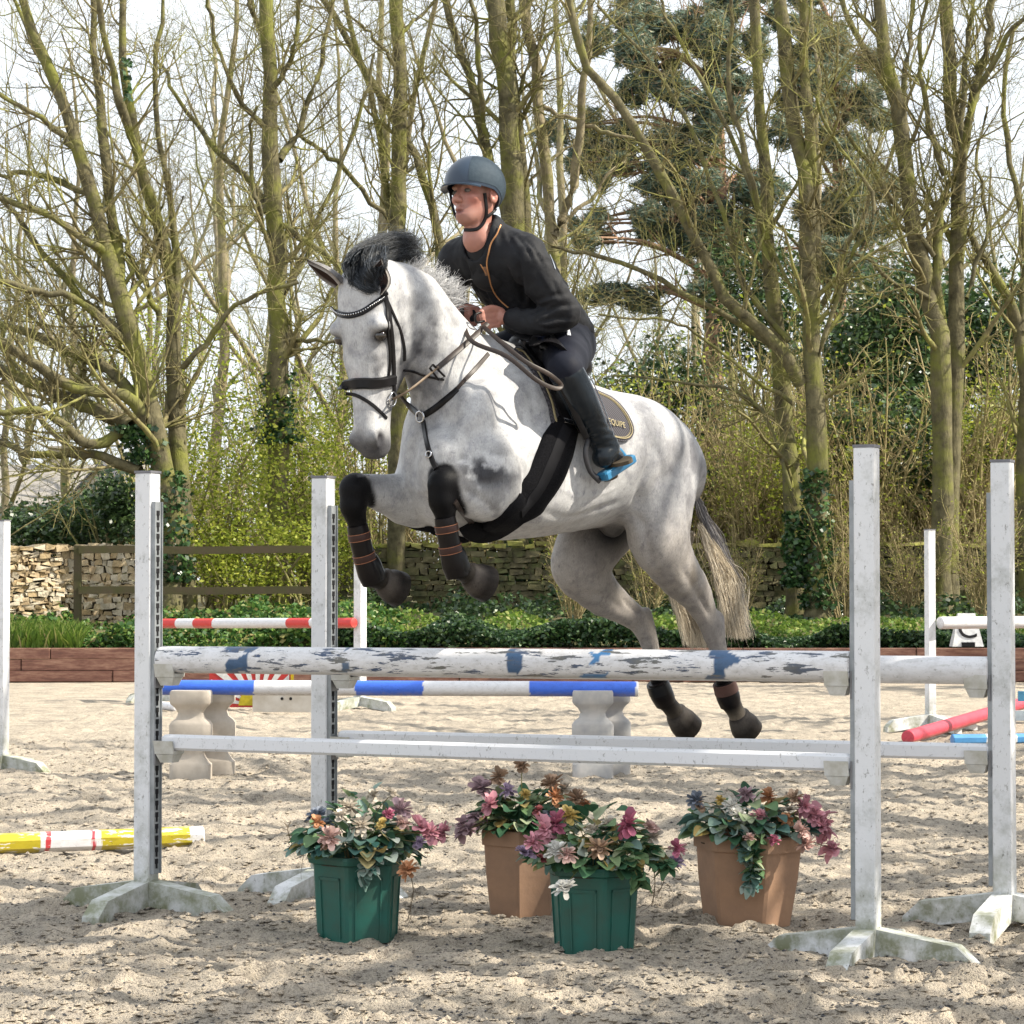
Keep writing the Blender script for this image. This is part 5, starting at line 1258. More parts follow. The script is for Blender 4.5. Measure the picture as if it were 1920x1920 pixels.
for pts, lat in ((((832, 905), (838, 985), (860, 1066)), .17), (((664, 918), (674, 1000), (702, 1082)), -.165)):
    q = [HL(x, y, lat) for x, y in pts]; dd = np.minimum(segd(q[0], q[1]), segd(q[1], q[2])); paint(smoothstep(.082, .066, dd + .012 * n_b), black)
for q, lat in ((((860, 1066), (882, 1080)), .17), (((702, 1082), (720, 1090)), -.165)): paint(smoothstep(.075, .055, segd(HL(*q[0], lat), HL(*q[1], lat))), black)
for (kx, ky, lat) in ((1350, 1235, .15), (1224, 1230, -.155)):
    k0 = zk(kx, ky, lat); low = smoothstep(k0[2] + .02, k0[2] - .03, VL[:, 2]) * (VL[:, 0] < -.5); paint(low, black * 1.6)
col *= (1 + .10 * fbm(VL * np.array([90, 90, 45]), 2, 77))[:, None]
# pale pasterns behind, hooves
for (c_, s_, d, rs), k in zip(HOOVES, (.12, .12, .75, .3)): paint(near(c_ - d * .01, (.045, .05, .045)) * k * (flag == 0), [.42, .36, .29])
hoofc = np.array([.022, .019, .018])[None] * (1 + .6 * vnoise(VL * np.array([50, 50, 220]), 3))[:, None]; col[flag == 3] = hoofc[flag == 3]; col[flag == 3.5] = [.075, .066, .06]; col[flag == 4] = [.07, .06, .055]
# head markings
hl = VL - HOl; hN, hS, hT = hl @ nL, hl @ sL, hl @ dL; hw_ = (hN > -.20) & (hN < .1) & (hT > -.1) & (hT < .70) & (np.abs(hS) < .12)
def hp_near(n, s_, t, r): return np.exp(-(((hN - n) / r[0]) ** 2 + ((hS - s_) / r[1]) ** 2 + ((hT - t) / r[2]) ** 2))
for sg in (1, -1):
    paint(hp_near(-.040, .100 * sg, .20, (.032, .05, .026)) * 1.4, black * 1.3); paint(.6 * hp_near(-.045, .10 * sg, .21, (.055, .05, .05)), grey * .8)
    paint(.7 * hp_near(-.06, .07 * sg, .30, (.06, .05, .10)) * smoothstep(-.4, .3, n_b), grey)
    paint(1.6 * hp_near(-.043, .060 * sg, .574, (.022, .03, .032)), [.012, .010, .012]); paint(.6 * hp_near(-.06, .05 * sg, .59, (.05, .04, .045)), grey * .7)
paint(.9 * smoothstep(.515, .595, hT + .02 * n_b) * hw_, grey * .75)
paint(.35 * hp_near(-.0, 0, .35, (.03, .02, .02)), [.35, .22, .2])
ef = flag
for e0 in np.where(np.diff((ef == 1).astype(int)) == 1)[0]:
    k_ = np.arange(e0 + 1, e0 + 1 + 168); row = ((k_ - e0 - 1) // 14) / 11; cj = np.abs(((k_ - e0 - 1) % 14) / 13 - .5) * 2
    col[k_] = np.array([.30, .29, .29])[None] * (1 - .75 * row[:, None] ** 2)
    k2 = k_ + 168; edge = smoothstep(.70, .95, cj)[:, None] * (1 - .6 * row[:, None]); col[k2] = np.array([.035, .022, .02])[None] * (1 - edge) + np.array([.42, .39, .36])[None] * edge
tR = np.arange(len(VL)); 
m, t, b = new_mat('dapple_grey_coat')
a = N(t, 'ShaderNodeAttribute', attribute_name='Col'); vv = coords(t, (1, 1, 1)); vs = coords(t, (1, 1, .35))
hair = noise(t, vs, 260, 3, .7)
t.links.new(mix(t, 1.0, a.outputs['Color'], ramp(t, hair, [(.25, (.72, .71, .70)), (.7, (1.03, 1.03, 1.03))]), 'MULTIPLY'), b.inputs['Base Color'])
fl2 = ramp(t, noise(t, vs, 75, 4, .75), [(.33, (.70, .70, .72)), (.42, (1, 1, 1))]); pat = ramp(t, noise(t, vv, 22, 5, .7), [(.36, (.80, .80, .82)), (.52, (1.04, 1.04, 1.03))])
base_l = b.inputs['Base Color'].links[0].from_socket; t.links.new(mix(t, 1.0, mix(t, 1.0, base_l, fl2, 'MULTIPLY'), pat, 'MULTIPLY'), b.inputs['Base Color'])
b.inputs['Roughness'].default_value = .5; b.inputs['Specular IOR Level'].default_value = .10; 
bump(t, b, hair, .35, .004); COAT = m
horse = empty('horse', HW(1000, 850, 0), 'dapple grey horse jumping over the white poles with knees tucked and a dark forelock blowing', 'horse')
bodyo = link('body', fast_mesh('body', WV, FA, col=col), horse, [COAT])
# eyes
for sg in (1, -1):
    mb = MB(); c = toW(hp_(-.037, .0900 * sg, .200)); mb.lathe(c, [(.0001, .023), (.009, .021), (.017, .015), (.0225, .004), (.0225, -.004), (.015, -.017), (.0001, -.023)], 16)
    mb.build('eye', simple('horse_eye', (.012, .008, .006), .06, spec=.9) if sg == 1 else bpy.data.materials['horse_eye'], horse, smooth=True)
BV = BVHTree.FromPolygons([tuple(v) for v in WV], [tuple(int(i) for i in f) for f in FA])
def hit(px, py, bv=None):
    d = ray(px, py).normalized(); o = Vector((0, 0, CAMZ)); h, n_, i, ds = (bv or BV).ray_cast(o + d * 6, d, 8)
    return (h, n_) if h is not None else (None, None)

# ---- hair: strands as fine tapered tubes
def strands(name, roots_paths, r0, mat, parent, k=3):
    Ps = np.stack(roots_paths); Sn = Ps.shape[1]; Rs = np.tile(r0 * np.linspace(1, .25, Sn), (len(Ps), 1))
    V, Fq = tubes_mesh(Ps, Rs, k); rd = np.repeat(np.random.default_rng(1).random(len(Ps)), Sn * k)
    return link(name, fast_mesh(name, V, Fq, rnd=rd), parent, [mat])
def hair_mat(name, stops, rough=.45):
    m, t, b = new_mat(name); a = N(t, 'ShaderNodeAttribute', attribute_name='rnd'); t.links.new(ramp(t, a.outputs['Fac'], stops), b.inputs['Base Color'])
    b.inputs['Roughness'].default_value = rough; return m
dark_hair = hair_mat('dark_mane_hair', [(0, (.004, .006, .009)), (.75, (.018, .023, .031)), (1, (.14, .16, .19))])
pale_hair = hair_mat('pale_mane_hair', [(0, (.35, .35, .36)), (.6, (.62, .62, .63)), (1, (.75, .75, .75))])
tail_hair = hair_mat('tail_hair_dark', [(0, (.07, .07, .08)), (.6, (.18, .17, .18)), (1, (.42, .40, .38))])
tail_pale = hair_mat('tail_hair_cream', [(0, (.26, .21, .15)), (.4, (.58, .50, .38)), (1, (.80, .73, .60))])
r = np.random.default_rng(5)
def lock(curves, n, spread, wob, ctrl_lat, segs=12, skin=None):
    """curves: list of pixel polylines; strands interpolate between neighbouring curves"""
    out = []
    for q in range(n):
        u = r.random() * (len(curves) - 1); i = min(int(u), len(curves) - 2); f = u - i
        a, b_ = np.array(curves[i], float), np.array(curves[i + 1], float); c = a * (1 - f) + b_ * f
        j = r.normal(size=c.shape) * spread * np.linspace(.3, 1.4, len(c))[:, None]; c = c + j * (2.6 if r.random() < .14 else 1)
        la = ctrl_lat[0] + (ctrl_lat[1] - ctrl_lat[0]) * r.random(); ll = np.linspace(la * .8, la * 1.2, len(c))
        w = []
        for (x, y), l in zip(c, ll):
            h, n_ = hit(x, y) if skin is not None else (None, None)
            w.append(h + n_ * (skin * (.3 + r.random())) if h is not None and abs((h - X0).dot(LF)) < .25 else HW(x, y, l))
        w = np.array(w); w = catmull(w, segs); w = w[:max(6, int(segs * (.7 + .3 * r.random())))]; w = catmull(w, segs); w += np.cumsum(r.normal(size=w.shape) * wob, 0); out.append(w)
    return out
fore = lock([[(652, 520), (648, 495), (665, 470), (705, 452), (745, 452), (775, 462)], [(665, 535), (668, 500), (690, 470), (730, 448), (765, 446), (790, 452)], [(700, 548), (690, 510), (705, 478), (740, 458), (770, 456), (792, 470)],
             [(705, 545), (712, 500), (735, 478), (760, 470), (780, 478), (788, 492)], [(735, 505), (740, 485), (755, 478), (770, 482), (780, 492), (782, 505)]], 3600, 4.2, .0018, (-.07, .02))
fore += lock([[(655, 500), (655, 515), (665, 530), (685, 542), (700, 550)], [(672, 470), (668, 495), (675, 520), (695, 538), (712, 545)], [(700, 460), (695, 480), (695, 505), (702, 525), (708, 540)], [(730, 462), (722, 480), (718, 500), (712, 520), (708, 535)]], 3400, 2.4, .0006, (-.05, .045), 12, .012)
strands('forelock', fore, .0012, dark_hair, horse)
man = []
crest = catmull([HW(755, 505), HW(790, 520), HW(822, 546), HW(836, 560), HW(844, 568)], 60)
for q in range(1500):
    u = r.random(); p0 = crest[int(u * 59)] + r.normal(size=3) * .008 + np.array([0, 0, -.02]); Ln = .05 + .055 * r.random() * (1 + .6 * math.sin(u * 3.1))
    d = np.array(-AF) * .35 + np.array([0, 0, .95]) + r.normal(size=3) * .33; d /= np.linalg.norm(d); pts = [p0]
    for s_ in range(7): d = d + r.normal(size=3) * .28 + np.array(-AF) * .10; d /= np.linalg.norm(d); pts.append(pts[-1] + d * Ln / 7)
    man.append(np.array(pts))
strands('mane', man, .0011, pale_hair, horse)
tl = lock([[(1300, 925), (1312, 960), (1330, 1010), (1350, 1080), (1365, 1150), (1375, 1205)], [(1303, 925), (1318, 960), (1342, 1010), (1372, 1080), (1388, 1150), (1405, 1212)], [(1304, 930), (1322, 970), (1350, 1030), (1385, 1090), (1395, 1160), (1418, 1218)]], 800, 3, .0014, (.0, .06))
strands('tail', tl, .0019, tail_hair, horse)
tl = lock([[(1312, 985), (1325, 1030), (1345, 1090), (1358, 1150), (1368, 1218)], [(1316, 985), (1340, 1035), (1368, 1090), (1380, 1150), (1392, 1218)], [(1322, 1000), (1355, 1045), (1386, 1095), (1392, 1155), (1412, 1216)]], 1700, 3.6, .0016, (.01, .07))
tl += lock([[(1290, 1000), (1270, 1060), (1262, 1110), (1275, 1160), (1292, 1240)], [(1300, 1000), (1285, 1060), (1288, 1110), (1312, 1165), (1330, 1240)]], 1300, 3.2, .0014, (-.12, -.03))
strands('tail', tl, .0018, tail_pale, horse)
# ------------------------------------------------------------------ tack: lies on the horse's skin
LEATHER = simple('black_leather', (.005, .005, .006), .36, (.010, .009, .010), 30, .3, .001, spec=.2)
BROWN = simple('brown_leather', (.034, .022, .017), .5, (.02, .014, .012), 30, .3, .001)
TAN = simple('tan_rope', (.20, .15, .10), .6, (.13, .09, .06), 60)
METAL = simple('polished_steel', (.6, .6, .62), .22, metal=1)
def skin_pts(path, n, bv=None, off=.004):
    pp = catmull(np.array(path, float), n); hs = [hit(x, y, bv) for x, y in pp]; ok = [i for i, h in enumerate(hs) if h[0] is not None]; pts = []; nn = []
    if not ok: print('strap misses', path); ok = [0]; d_ = (bv or BV).find_nearest(HW(*path[0])); hs[0] = (d_[0], d_[1])
    for i, (x, y) in enumerate(pp):
        h, m_ = hs[i]
        if h is None: j = min(ok, key=lambda k: abs(k - i)); h = P(x, y, hs[j][0].y); m_ = hs[j][1]
        pts.append(h); nn.append(m_)
    # smooth the normals along the strap
    nn = np.array([tuple(v) for v in nn]); k = np.array([1, 2, 3, 2, 1]) / 9; nn = np.stack([np.convolve(np.pad(nn[:, i], 2, 'edge'), k, 'valid') for i in range(3)], 1); nn /= np.linalg.norm(nn, axis=1, keepdims=True)
    pts = np.array([tuple(v) for v in pts]); ps = np.stack([np.convolve(np.pad(pts[:, i], 2, 'edge'), k, 'valid') for i in range(3)], 1); ps[0], ps[-1] = pts[0], pts[-1]
    return ps + nn * off, nn
def ribbon_mb(mb, pts, nn, w, th, m=0, closed=False, ws=None):
    pts = np.asarray(pts); T = np.gradient(pts, axis=0); T /= np.linalg.norm(T, axis=1, keepdims=True) + 1e-12
    Sd = np.cross(T, nn); Sd /= np.linalg.norm(Sd, axis=1, keepdims=True) + 1e-12; V = []
    for i in range(len(pts)):
        ww = (ws[i] if ws is not None else w) / 2
        for a, b_ in ((-1, -.6), (-1, .35), (-.72, 1), (.72, 1), (1, .35), (1, -.6)): V.append(pts[i] + Sd[i] * a * ww + nn[i] * th * b_)
    k = len(pts); Fs = [(i * 6 + j, i * 6 + (j + 1) % 6, (i + 1) * 6 + (j + 1) % 6, (i + 1) * 6 + j) for i in range(k - 1) for j in range(6)]
    Fs += [tuple(range(5, -1, -1)), tuple(range((k - 1) * 6, k * 6))]; mb.add(V, Fs, m)
def strap(name, path, w, mat, parent, th=.0025, n=24, bv=None, off=.003, ws=None):
    pts, nn = skin_pts(path, n, bv, off); mb = MB(); ribbon_mb(mb, pts, nn, w, th, ws=ws); return mb.build(name, mat, parent, smooth=True, auto=40)
def free_strap(name, pts, w, mat, parent, th=.002, n=20, face=None):
    pts = catmull([tuple(p) for p in pts], n); T = np.gradient(pts, axis=0); T /= np.linalg.norm(T, axis=1, keepdims=True); f = np.array(face or (0, -1, .2), float)
    nn = f - T * (T @ f)[:, None]; nn /= np.linalg.norm(nn, axis=1, keepdims=True); mb = MB(); ribbon_mb(mb, pts, nn, w, th); return mb.build(name, mat, parent, smooth=True, auto=40)
def torus(mb, c, nrm_, R, r_, n=20, k=8, m=0):
    nrm_ = Vector(nrm_).normalized(); a = nrm_.orthogonal().normalized(); b_ = nrm_.cross(a); V = []; Fs = []
    for i in range(n):
        u = 2 * math.pi * i / n; d = a * math.cos(u) + b_ * math.sin(u)
        for j in range(k): v = 2 * math.pi * j / k; V.append(Vector(c) + d * (R + r_ * math.cos(v)) + nrm_ * r_ * math.sin(v))
    for i in range(n):
        for j in range(k): Fs.append((i * k + j, ((i + 1) % n) * k + j, ((i + 1) % n) * k + (j + 1) % k, i * k + (j + 1) % k))
    mb.add(V, Fs, m)
# bridle
h0, _n = hit(700, 600)
br = empty('bridle', h0, 'black leather bridle with padded noseband and a beaded browband on the grey horse head', 'bridle')
bb = strap('browband', [(622, 576), (633, 587), (655, 592), (680, 585), (702, 570), (722, 556)], .022, LEATHER, br, .004, 30)
pts, nn = skin_pts([(625, 578), (635, 587), (655, 591), (680, 584), (702, 569), (718, 558)], 30, off=.0085); mb = MB()
for p_ in pts: mb.lathe(p_, [(.0001, -.0035), (.003, -.002), (.003, .002), (.0001, .0035)], 6)
mb.build('bead', METAL, bb, smooth=True)
strap('headpiece', [(714, 520), (719, 538), (722, 556)], .026, LEATHER, br, .004, 10)
strap('cheekpiece', [(722, 556), (730, 592), (735, 640), (738, 690), (738, 722), (739, 742)], .019, LEATHER, br, .003)
strap('cheekpiece', [(724, 560), (727, 620), (731, 670), (727, 712)], .011, LEATHER, br, .003)
strap('throatlash', [(724, 560), (740, 596), (752, 625), (758, 655), (758, 676)], .011, LEATHER, br, .003)
nb_ = strap('noseband', [(640, 728), (650, 722), (672, 719), (700, 719), (722, 716), (738, 712)], .040, LEATHER, br, .011, 26, off=.004)
strap('flash_strap', [(651, 738), (668, 741), (690, 753), (708, 768), (724, 784)], .013, LEATHER, br, .003)
mb = MB(); h, n_ = hit(733, 748); torus(mb, h + n_ * .008, n_, .026, .0035); h2, n2 = hit(722, 752); mb.tube([h + n_ * .008, h2 + n2 * -.01], .006, 8)
mb.build('bit', METAL, br, smooth=True); BIT = h + n_ * .008
# breastplate
h, n_ = hit(791, 781); bp = empty('breastplate', h, 'black leather breastplate with a steel ring on the grey horse chest', 'breastplate')
strap('shoulder_strap', [(796, 778), (815, 766), (845, 742), (858, 730)], .024, LEATHER, bp, .004); strap('shoulder_strap', [(855, 732), (880, 704), (915, 664)], .016, BROWN, bp, .003)
strap('shoulder_strap', [(784, 776), (765, 758), (748, 738)], .026, LEATHER, bp, .004, 12)
strap('chest_strap', [(794, 790), (799, 820), (806, 850), (818, 880)], .020, LEATHER, bp, .004, 16)
strap('chest_strap', [(852, 940), (868, 962), (890, 985), (905, 992)], .020, BROWN, bp, .004, 16)
mb = MB(); torus(mb, h + n_ * .010, n_, .020, .004); mb.build('ring', METAL, bp, smooth=True); h3, n3 = hit(806, 853); mb = MB(); torus(mb, h3 + n3 * .010, n3, .012, .003, 14); mb.build('ring', METAL, bp, smooth=True)
strap('martingale_fork', [(756, 694), (775, 696), (800, 706), (832, 712)], .009, LEATHER, bp, .003, 16)
mb = MB(); c = HW(818, 697, .12); mb.tube([HW(812, 684, .13), HW(834, 706, .13), HW(822, 712, .13), HW(806, 690, .13), HW(812, 684, .13)], .0045, 6); mb.build('rein_stop', LEATHER, bp)

# saddle with pad, girth and stirrups
sd = empty('saddle', HW(1020, 680, 0), 'black jumping saddle with blue-edged knee roll on a gold-piped quilted pad', 'saddle')
from mathutils.geometry import tessellate_polygon
def inside(poly, x, y):
    c = False; j = len(poly) - 1
    for i in range(len(poly)):
        (xi, yi), (xj, yj) = poly[i], poly[j]
        if (yi > y) != (yj > y) and x < (xj - xi) * (y - yi) / (yj - yi) + xi: c = not c
        j = i
    return c
def patch(name, poly, mat, parent, off=.004, th=.008, bv=None, step=4.0, sub=8):
    """a pad laid on the skin, its outline rounded, with real thickness"""
    pl = catmull(np.array(list(poly) + [poly[0]], float), len(poly) * sub + 1)[:-1]
    x0, y0 = pl.min(0); x1, y1 = pl.max(0); pts = [tuple(p) for p in pl]; nbd = len(pts)
    for x in np.arange(x0, x1, step):
        for y in np.arange(y0, y1, step):
            if inside(pl, x, y) and np.min(np.hypot(pl[:, 0] - x, pl[:, 1] - y)) > step * .7: pts.append((x, y))
    from mathutils.geometry import delaunay_2d_cdt
    vo, _, fo, *_r = delaunay_2d_cdt([Vector(p) for p in pts], [], [list(range(nbd))], 1, 1e-4)
    B = []; Nn = []; last = None
    for v in vo:
        h, n_ = hit(v.x, v.y, bv)
        if h is None: h, n_ = (P(v.x, v.y, last.y) if last else HW(v.x, v.y, .2)), (Nn[-1] if Nn else LF)
        last = h; B.append(h); Nn.append(n_)
    k = len(B); top = [b_ + n_ * (off + th) for b_, n_ in zip(B, Nn)]; bot = [b_ + n_ * off for b_, n_ in zip(B, Nn)]
    tri = []
    for f in fo:
        n_ = (top[f[1]] - top[f[0]]).cross(top[f[2]] - top[f[0]]); tri.append(tuple(f) if n_.dot(Nn[f[0]]) > 0 else tuple(f[::-1]))
    from collections import Counter
    ed = Counter(); 
    for f in tri:
        for a, b_ in zip(f, f[1:] + f[:1]): ed[(a, b_)] += 1
    Fs = list(tri) + [tuple(i + k for i in f[::-1]) for f in tri] + [(b_, a, a + k, b_ + k) for (a, b_) in ed if (b_, a) not in ed]
    mb = MB(); mb.add(top + bot, Fs); return mb.build(name, mat, parent, smooth=True, auto=50)
PADPOLY = [(962, 655), (985, 682), (1008, 718), (1026, 760), (1036, 800), (1070, 812), (1110, 814), (1150, 826), (1174, 826), (1184, 808), (1172, 778), (1148, 752), (1118, 737), (1075, 716), (1010, 672)]
padm, t, b = new_mat('grey_quilted_cotton'); vv = coords(t, (1, 1, 1)); w_ = N(t, 'ShaderNodeTexWave'); w_.inputs['Scale'].default_value = 38; w_.bands_direction = 'DIAGONAL'; t.links.new(vv, w_.inputs['Vector'])
t.links.new(ramp(t, w_.outputs['Fac'], [(.2, (.022, .020, .025)), (.7, (.062, .058, .068))]), b.inputs['Base Color']); b.inputs['Roughness'].default_value = .85; bump(t, b, w_.outputs['Fac'], .5, .004)
pad = patch('saddle_pad', PADPOLY, padm, sd, .003, .012)
GOLD = simple('gold_piping', (.36, .30, .17), .6)
def inset(poly, d):
    p = catmull(np.array(list(poly) + [poly[0]], float), len(poly) * 8 + 1)[:-1]; t_ = np.roll(p, -1, 0) - np.roll(p, 1, 0); t_ /= np.linalg.norm(t_, axis=1, keepdims=True); return p + np.stack([-t_[:, 1], t_[:, 0]], 1) * d
pp = inset(PADPOLY, -4.5); cen = np.mean(PADPOLY, 0)
if np.hypot(*(pp[0] - cen)) > np.hypot(*(np.array(PADPOLY[0]) - cen)): pp = inset(PADPOLY, 4.5)
keep = pp[:int(len(pp) * .82)]; strap('piping', keep[::3], .0042, GOLD, pad, .003, 90, off=.0165); pp2 = cen + (keep - cen) * .965; strap('piping', pp2[::3], .0024, GOLD, pad, .002, 90, off=.0160)
# embroidered lettering on the pad, a little worn: gold capitals
lc_ = bpy.data.curves.new('lettering', 'FONT'); lc_.body = 'EQUIPE'; lc_.size = .034; lc_.extrude = .0012; lc_.space_character = 1.05
h, n_ = hit(1150, 797); lc_.align_x = 'CENTER'; lc_.align_y = 'CENTER'; lo = text_mesh('lettering', lc_, GOLD)
hx, _a = hit(1168, 801); hx0, _b = hit(1138, 793); xa = (hx - hx0).normalized(); za = (n_ - xa * n_.dot(xa)).normalized(); ya = za.cross(xa)
lo.matrix_world = Matrix.Translation(h + za * .019) @ Matrix((xa, ya, za)).transposed().to_4x4() @ Matrix.Diagonal((.8, 1, 1, 1))
_mw = lo.matrix_world.copy(); lo.location, lo.rotation_euler, lo.scale = _mw.to_translation(), _mw.to_euler(), _mw.to_scale(); lo.parent = pad; lo.matrix_parent_inverse = world_of(pad).inverted()
flap = patch('saddle_flap', [(968, 648), (990, 676), (1010, 702), (1030, 742), (1046, 785), (1072, 800), (1098, 800), (1104, 780), (1096, 740), (1080, 705), (1040, 668), (1000, 645)], LEATHER, sd, .016, .012)
patch('saddle_flap', [(982, 650), (1006, 642), (1034, 652), (1052, 678), (1058, 712), (1046, 722), (1020, 700), (996, 676)], LEATHER, sd, .028, .03)
BLUE = simple('blue_trim', (.03, .10, .38), .3)
strap('knee_roll_trim', [(990, 644), (1012, 643), (1034, 655), (1050, 682), (1056, 714)], .016, BLUE, sd, .012, 24, off=.056)
Sf = Field((-.55, -.32, 1.75), (.45, .32, 2.45), .009)
a0 = HL(985, 652); a1 = HL(1020, 680); a2 = HL(1052, 690)
for sg in (1, -1):
    Sf.chain([a0 + (0, .035 * sg, .0), a1 + (0, .09 * sg, -.015), a2 + (0, .10 * sg, 0)], [.035, .05, .05], .03, None, 1, 10)
Sf.chain([a0 + (0, 0, .015), a1 + (0, 0, .01), a2 + (0, 0, .01), a2 + (-.03, 0, .02)], [.045, .055, .05, .03], .04, fl, 1.6, 12)
Vs_, Fs_ = Sf.mesh(); Vs_ = relax(Vs_, Fs_, 4); link('saddle_seat', fast_mesh('saddle_seat', toW(Vs_), Fs_), sd, [LEATHER])
# off side flap, seen only from another place
mb = MB(); f1 = [HL(x, y, .0) for x, y in ((985, 672), (1010, 720), (1045, 790), (1090, 800), (1090, 730), (1050, 690))]
mb.add([toW(np.array([q[0], -.335, q[2]])) for q in f1] + [toW(np.array([q[0], -.32, q[2]])) for q in f1], [tuple(range(6)), tuple(range(11, 5, -1))] + [(i, i + 6, (i + 1) % 6 + 6, (i + 1) % 6) for i in range(6)]); mb.build('saddle_flap', LEATHER, sd)
fleece, t, b = new_mat('black_fleece'); vv = coords(t); b.inputs['Roughness'].default_value = 1; b.inputs['Specular IOR Level'].default_value = .1
nz = noise(t, vv, 160, 4, .8); t.links.new(ramp(t, nz, [(.3, (.003, .003, .004)), (.75, (.014, .014, .017))]), b.inputs['Base Color']); bump(t, b, nz, 1, .012)
gp = [(1062, 798), (1046, 835), (1030, 875), (1006, 918), (975, 955), (940, 984), (905, 998), (872, 984)]
pts, nn = skin_pts(gp, 50, off=.004); ws = np.interp(np.linspace(0, 1, len(pts)), [0, .15, .5, .85, 1], [.11, .15, .165, .14, .06]); mb = MB(); ribbon_mb(mb, pts, nn, .13, .020, ws=ws); g_ = mb.build('girth', fleece, sd, smooth=True)
# the girth's far half, mirrored through the horse's middle plane
pl = np.array([RL @ (np.array(p) - np.array(X0)) for p in pts]); nl = nn @ RL.T; ml = pl.copy(); ml[:, 1] *= -1; mn = nl.copy(); mn[:, 1] *= -1
mb = MB(); ribbon_mb(mb, toW(ml), mn @ RL, .13, .020, ws=ws); mb.build('girth', fleece, sd, smooth=True)
strap('girth_centre', [(1056, 806), (1040, 840), (1024, 878), (1000, 920), (968, 958)], .045, simple('girth_webbing', (.010, .010, .012), .8, spec=.1), g_, .004, 30, off=.025)
strap('girth_buckle', [(1048, 793), (1070, 800), (1090, 808)], .018, METAL, g_, .003, 8, off=.03)
# stirrup leather and iron
STEEL_D = simple('dark_stirrup', (.03, .03, .035), .35); CYAN = simple('blue_stirrup', (.03, .17, .31), .35, (.025, .13, .26), 8)
st_ = empty('stirrup', HW(1128, 880, .34)); st_.parent = sd; st_.matrix_parent_inverse = world_of(sd).inverted()
free_strap('stirrup_leather', [HW(1052, 722, .345), HW(1075, 768, .36), HW(1100, 822, .37)], .024, LEATHER, st_, .003)
SL = .345
mb = MB(); mb.tube(catmull([HW(1104, 822, SL), HW(1098, 850, SL), HW(1106, 882, SL), HW(1124, 902, SL)], 14), .009, 8, sq=1.4); mb.build('branch', STEEL_D, st_, smooth=True)
mb = MB(); mb.tube(catmull([HW(1106, 818, SL), HW(1132, 822, SL), HW(1160, 842, SL), HW(1176, 862, SL)], 14), [.006] * 9 + [.008] * 5, 8, sq=1.3); mb.build('branch', CYAN, st_, smooth=True)
a, b_ = HW(1128, 893, SL), HW(1175, 862, SL); ux = (b_ - a).normalized(); uz = Vector((0, 0, 1)); uz = (uz - ux * uz.dot(ux)).normalized(); uy = uz.cross(ux)
mb = MB(); mb.box((a + b_) / 2 - uy * .012, (b_ - a).length + .03, .055, .034, Matrix((ux, uy, uz)).transposed(), bev=.006); mb.build('footplate', CYAN, st_)
TREAD = ((a + b_) / 2, ux, uy, uz)

# tendon boots on the forelegs, short boots behind
BOOT = simple('brown_black_boot', (.006, .0045, .005), .35, (.004, .003, .004), 25, .4, .002, spec=.2); BOOT2 = simple('black_boot_shell', (.007, .0075, .009), .3, spec=.25)
STRAP = simple('strap_red_brown', (.035, .012, .010), .45); STITCH = simple('orange_stitch', (.30, .12, .06), .6)
def tendon_boot(pts, lat, straps, label):
    p = catmull([HW(x, y, lat) for x, y in pts], 16); root = empty('tendon_boot', p[0], label, 'horse boot', 'front tendon boots')
    mb = MB(); rr = np.interp(np.linspace(0, 1, 16), [0, .1, .5, .8, 1], [.037, .039, .038, .044, .042]); mb.tube(p, rr, 20, sq=1.08); mb.build('shell', BOOT, root, smooth=True, auto=50)
    mb = MB(); q = catmull([Vector(a) + Vector((.018, .006, 0)) for a in p[7:]], 9); mb.tube(q, [.018, .029, .034, .037, .037, .037, .038, .035, .026], 14, sq=1.0); mb.build('fetlock_cup', BOOT2, root, smooth=True, auto=50)
    for s_ in straps:
        i = int(s_ * 15); c0, c1 = Vector(p[i]), Vector(p[min(i + 1, 15)]); d = (c1 - c0).normalized(); M = Matrix((d.orthogonal().normalized(), d.cross(d.orthogonal().normalized()), d)).transposed(); R = rr[i] + .003
        mb = MB(); mb.lathe(c0, [(R * .9, -.013), (R, -.013), (R + .002, 0), (R, .013), (R * .9, .013)], 24, M); st = mb.build('strap', STRAP, root, smooth=True, auto=40)
        mb = MB()
        for z in (-.0125, .0125): torus(mb, c0 + d * z, d, R + .001, .0013, 28, 5)
        mb.build('stitching', STITCH, st)
tendon_boot([(834, 970), (840, 1005), (848, 1045), (858, 1078)], .17, (.22, .55), 'black-brown tendon boot on the horse left foreleg below the tucked knee')
tendon_boot([(670, 985), (677, 1020), (688, 1060), (700, 1090)], -.165, (.20, .55), 'black-brown tendon boot on the far foreleg next to the second wing')
def hind_boot(pts, lat, label, m1):
    p = catmull([HW(x, y, lat) for x, y in pts], 10); root = empty('fetlock_boot', p[0], label, 'horse boot', 'hind fetlock boots')
    mb = MB(); mb.tube(p, np.interp(np.linspace(0, 1, 10), [0, .3, .7, 1], [.040, .044, .050, .044]), 18); mb.build('shell', BOOT, root, smooth=True, auto=50)
    c0 = Vector(p[3]); d = (Vector(p[4]) - c0).normalized(); M = Matrix((d.orthogonal().normalized(), d.cross(d.orthogonal().normalized()), d)).transposed()
    mb = MB(); mb.lathe(c0, [(.04, -.022), (.048, -.022), (.051, .022), (.04, .022)], 22, M); mb.build('strap', m1, root, smooth=True, auto=40)
hind_boot([(1357, 1278), (1362, 1295), (1370, 1322)], .15, 'short brown fetlock boot on the hind leg nearest the right wing', simple('red_brown_band', (.10, .05, .042), .6))
hind_boot([(1232, 1278), (1238, 1295), (1248, 1318)], -.155, 'short dark fetlock boot on the hind leg nearer the blue pole end', BOOT2)
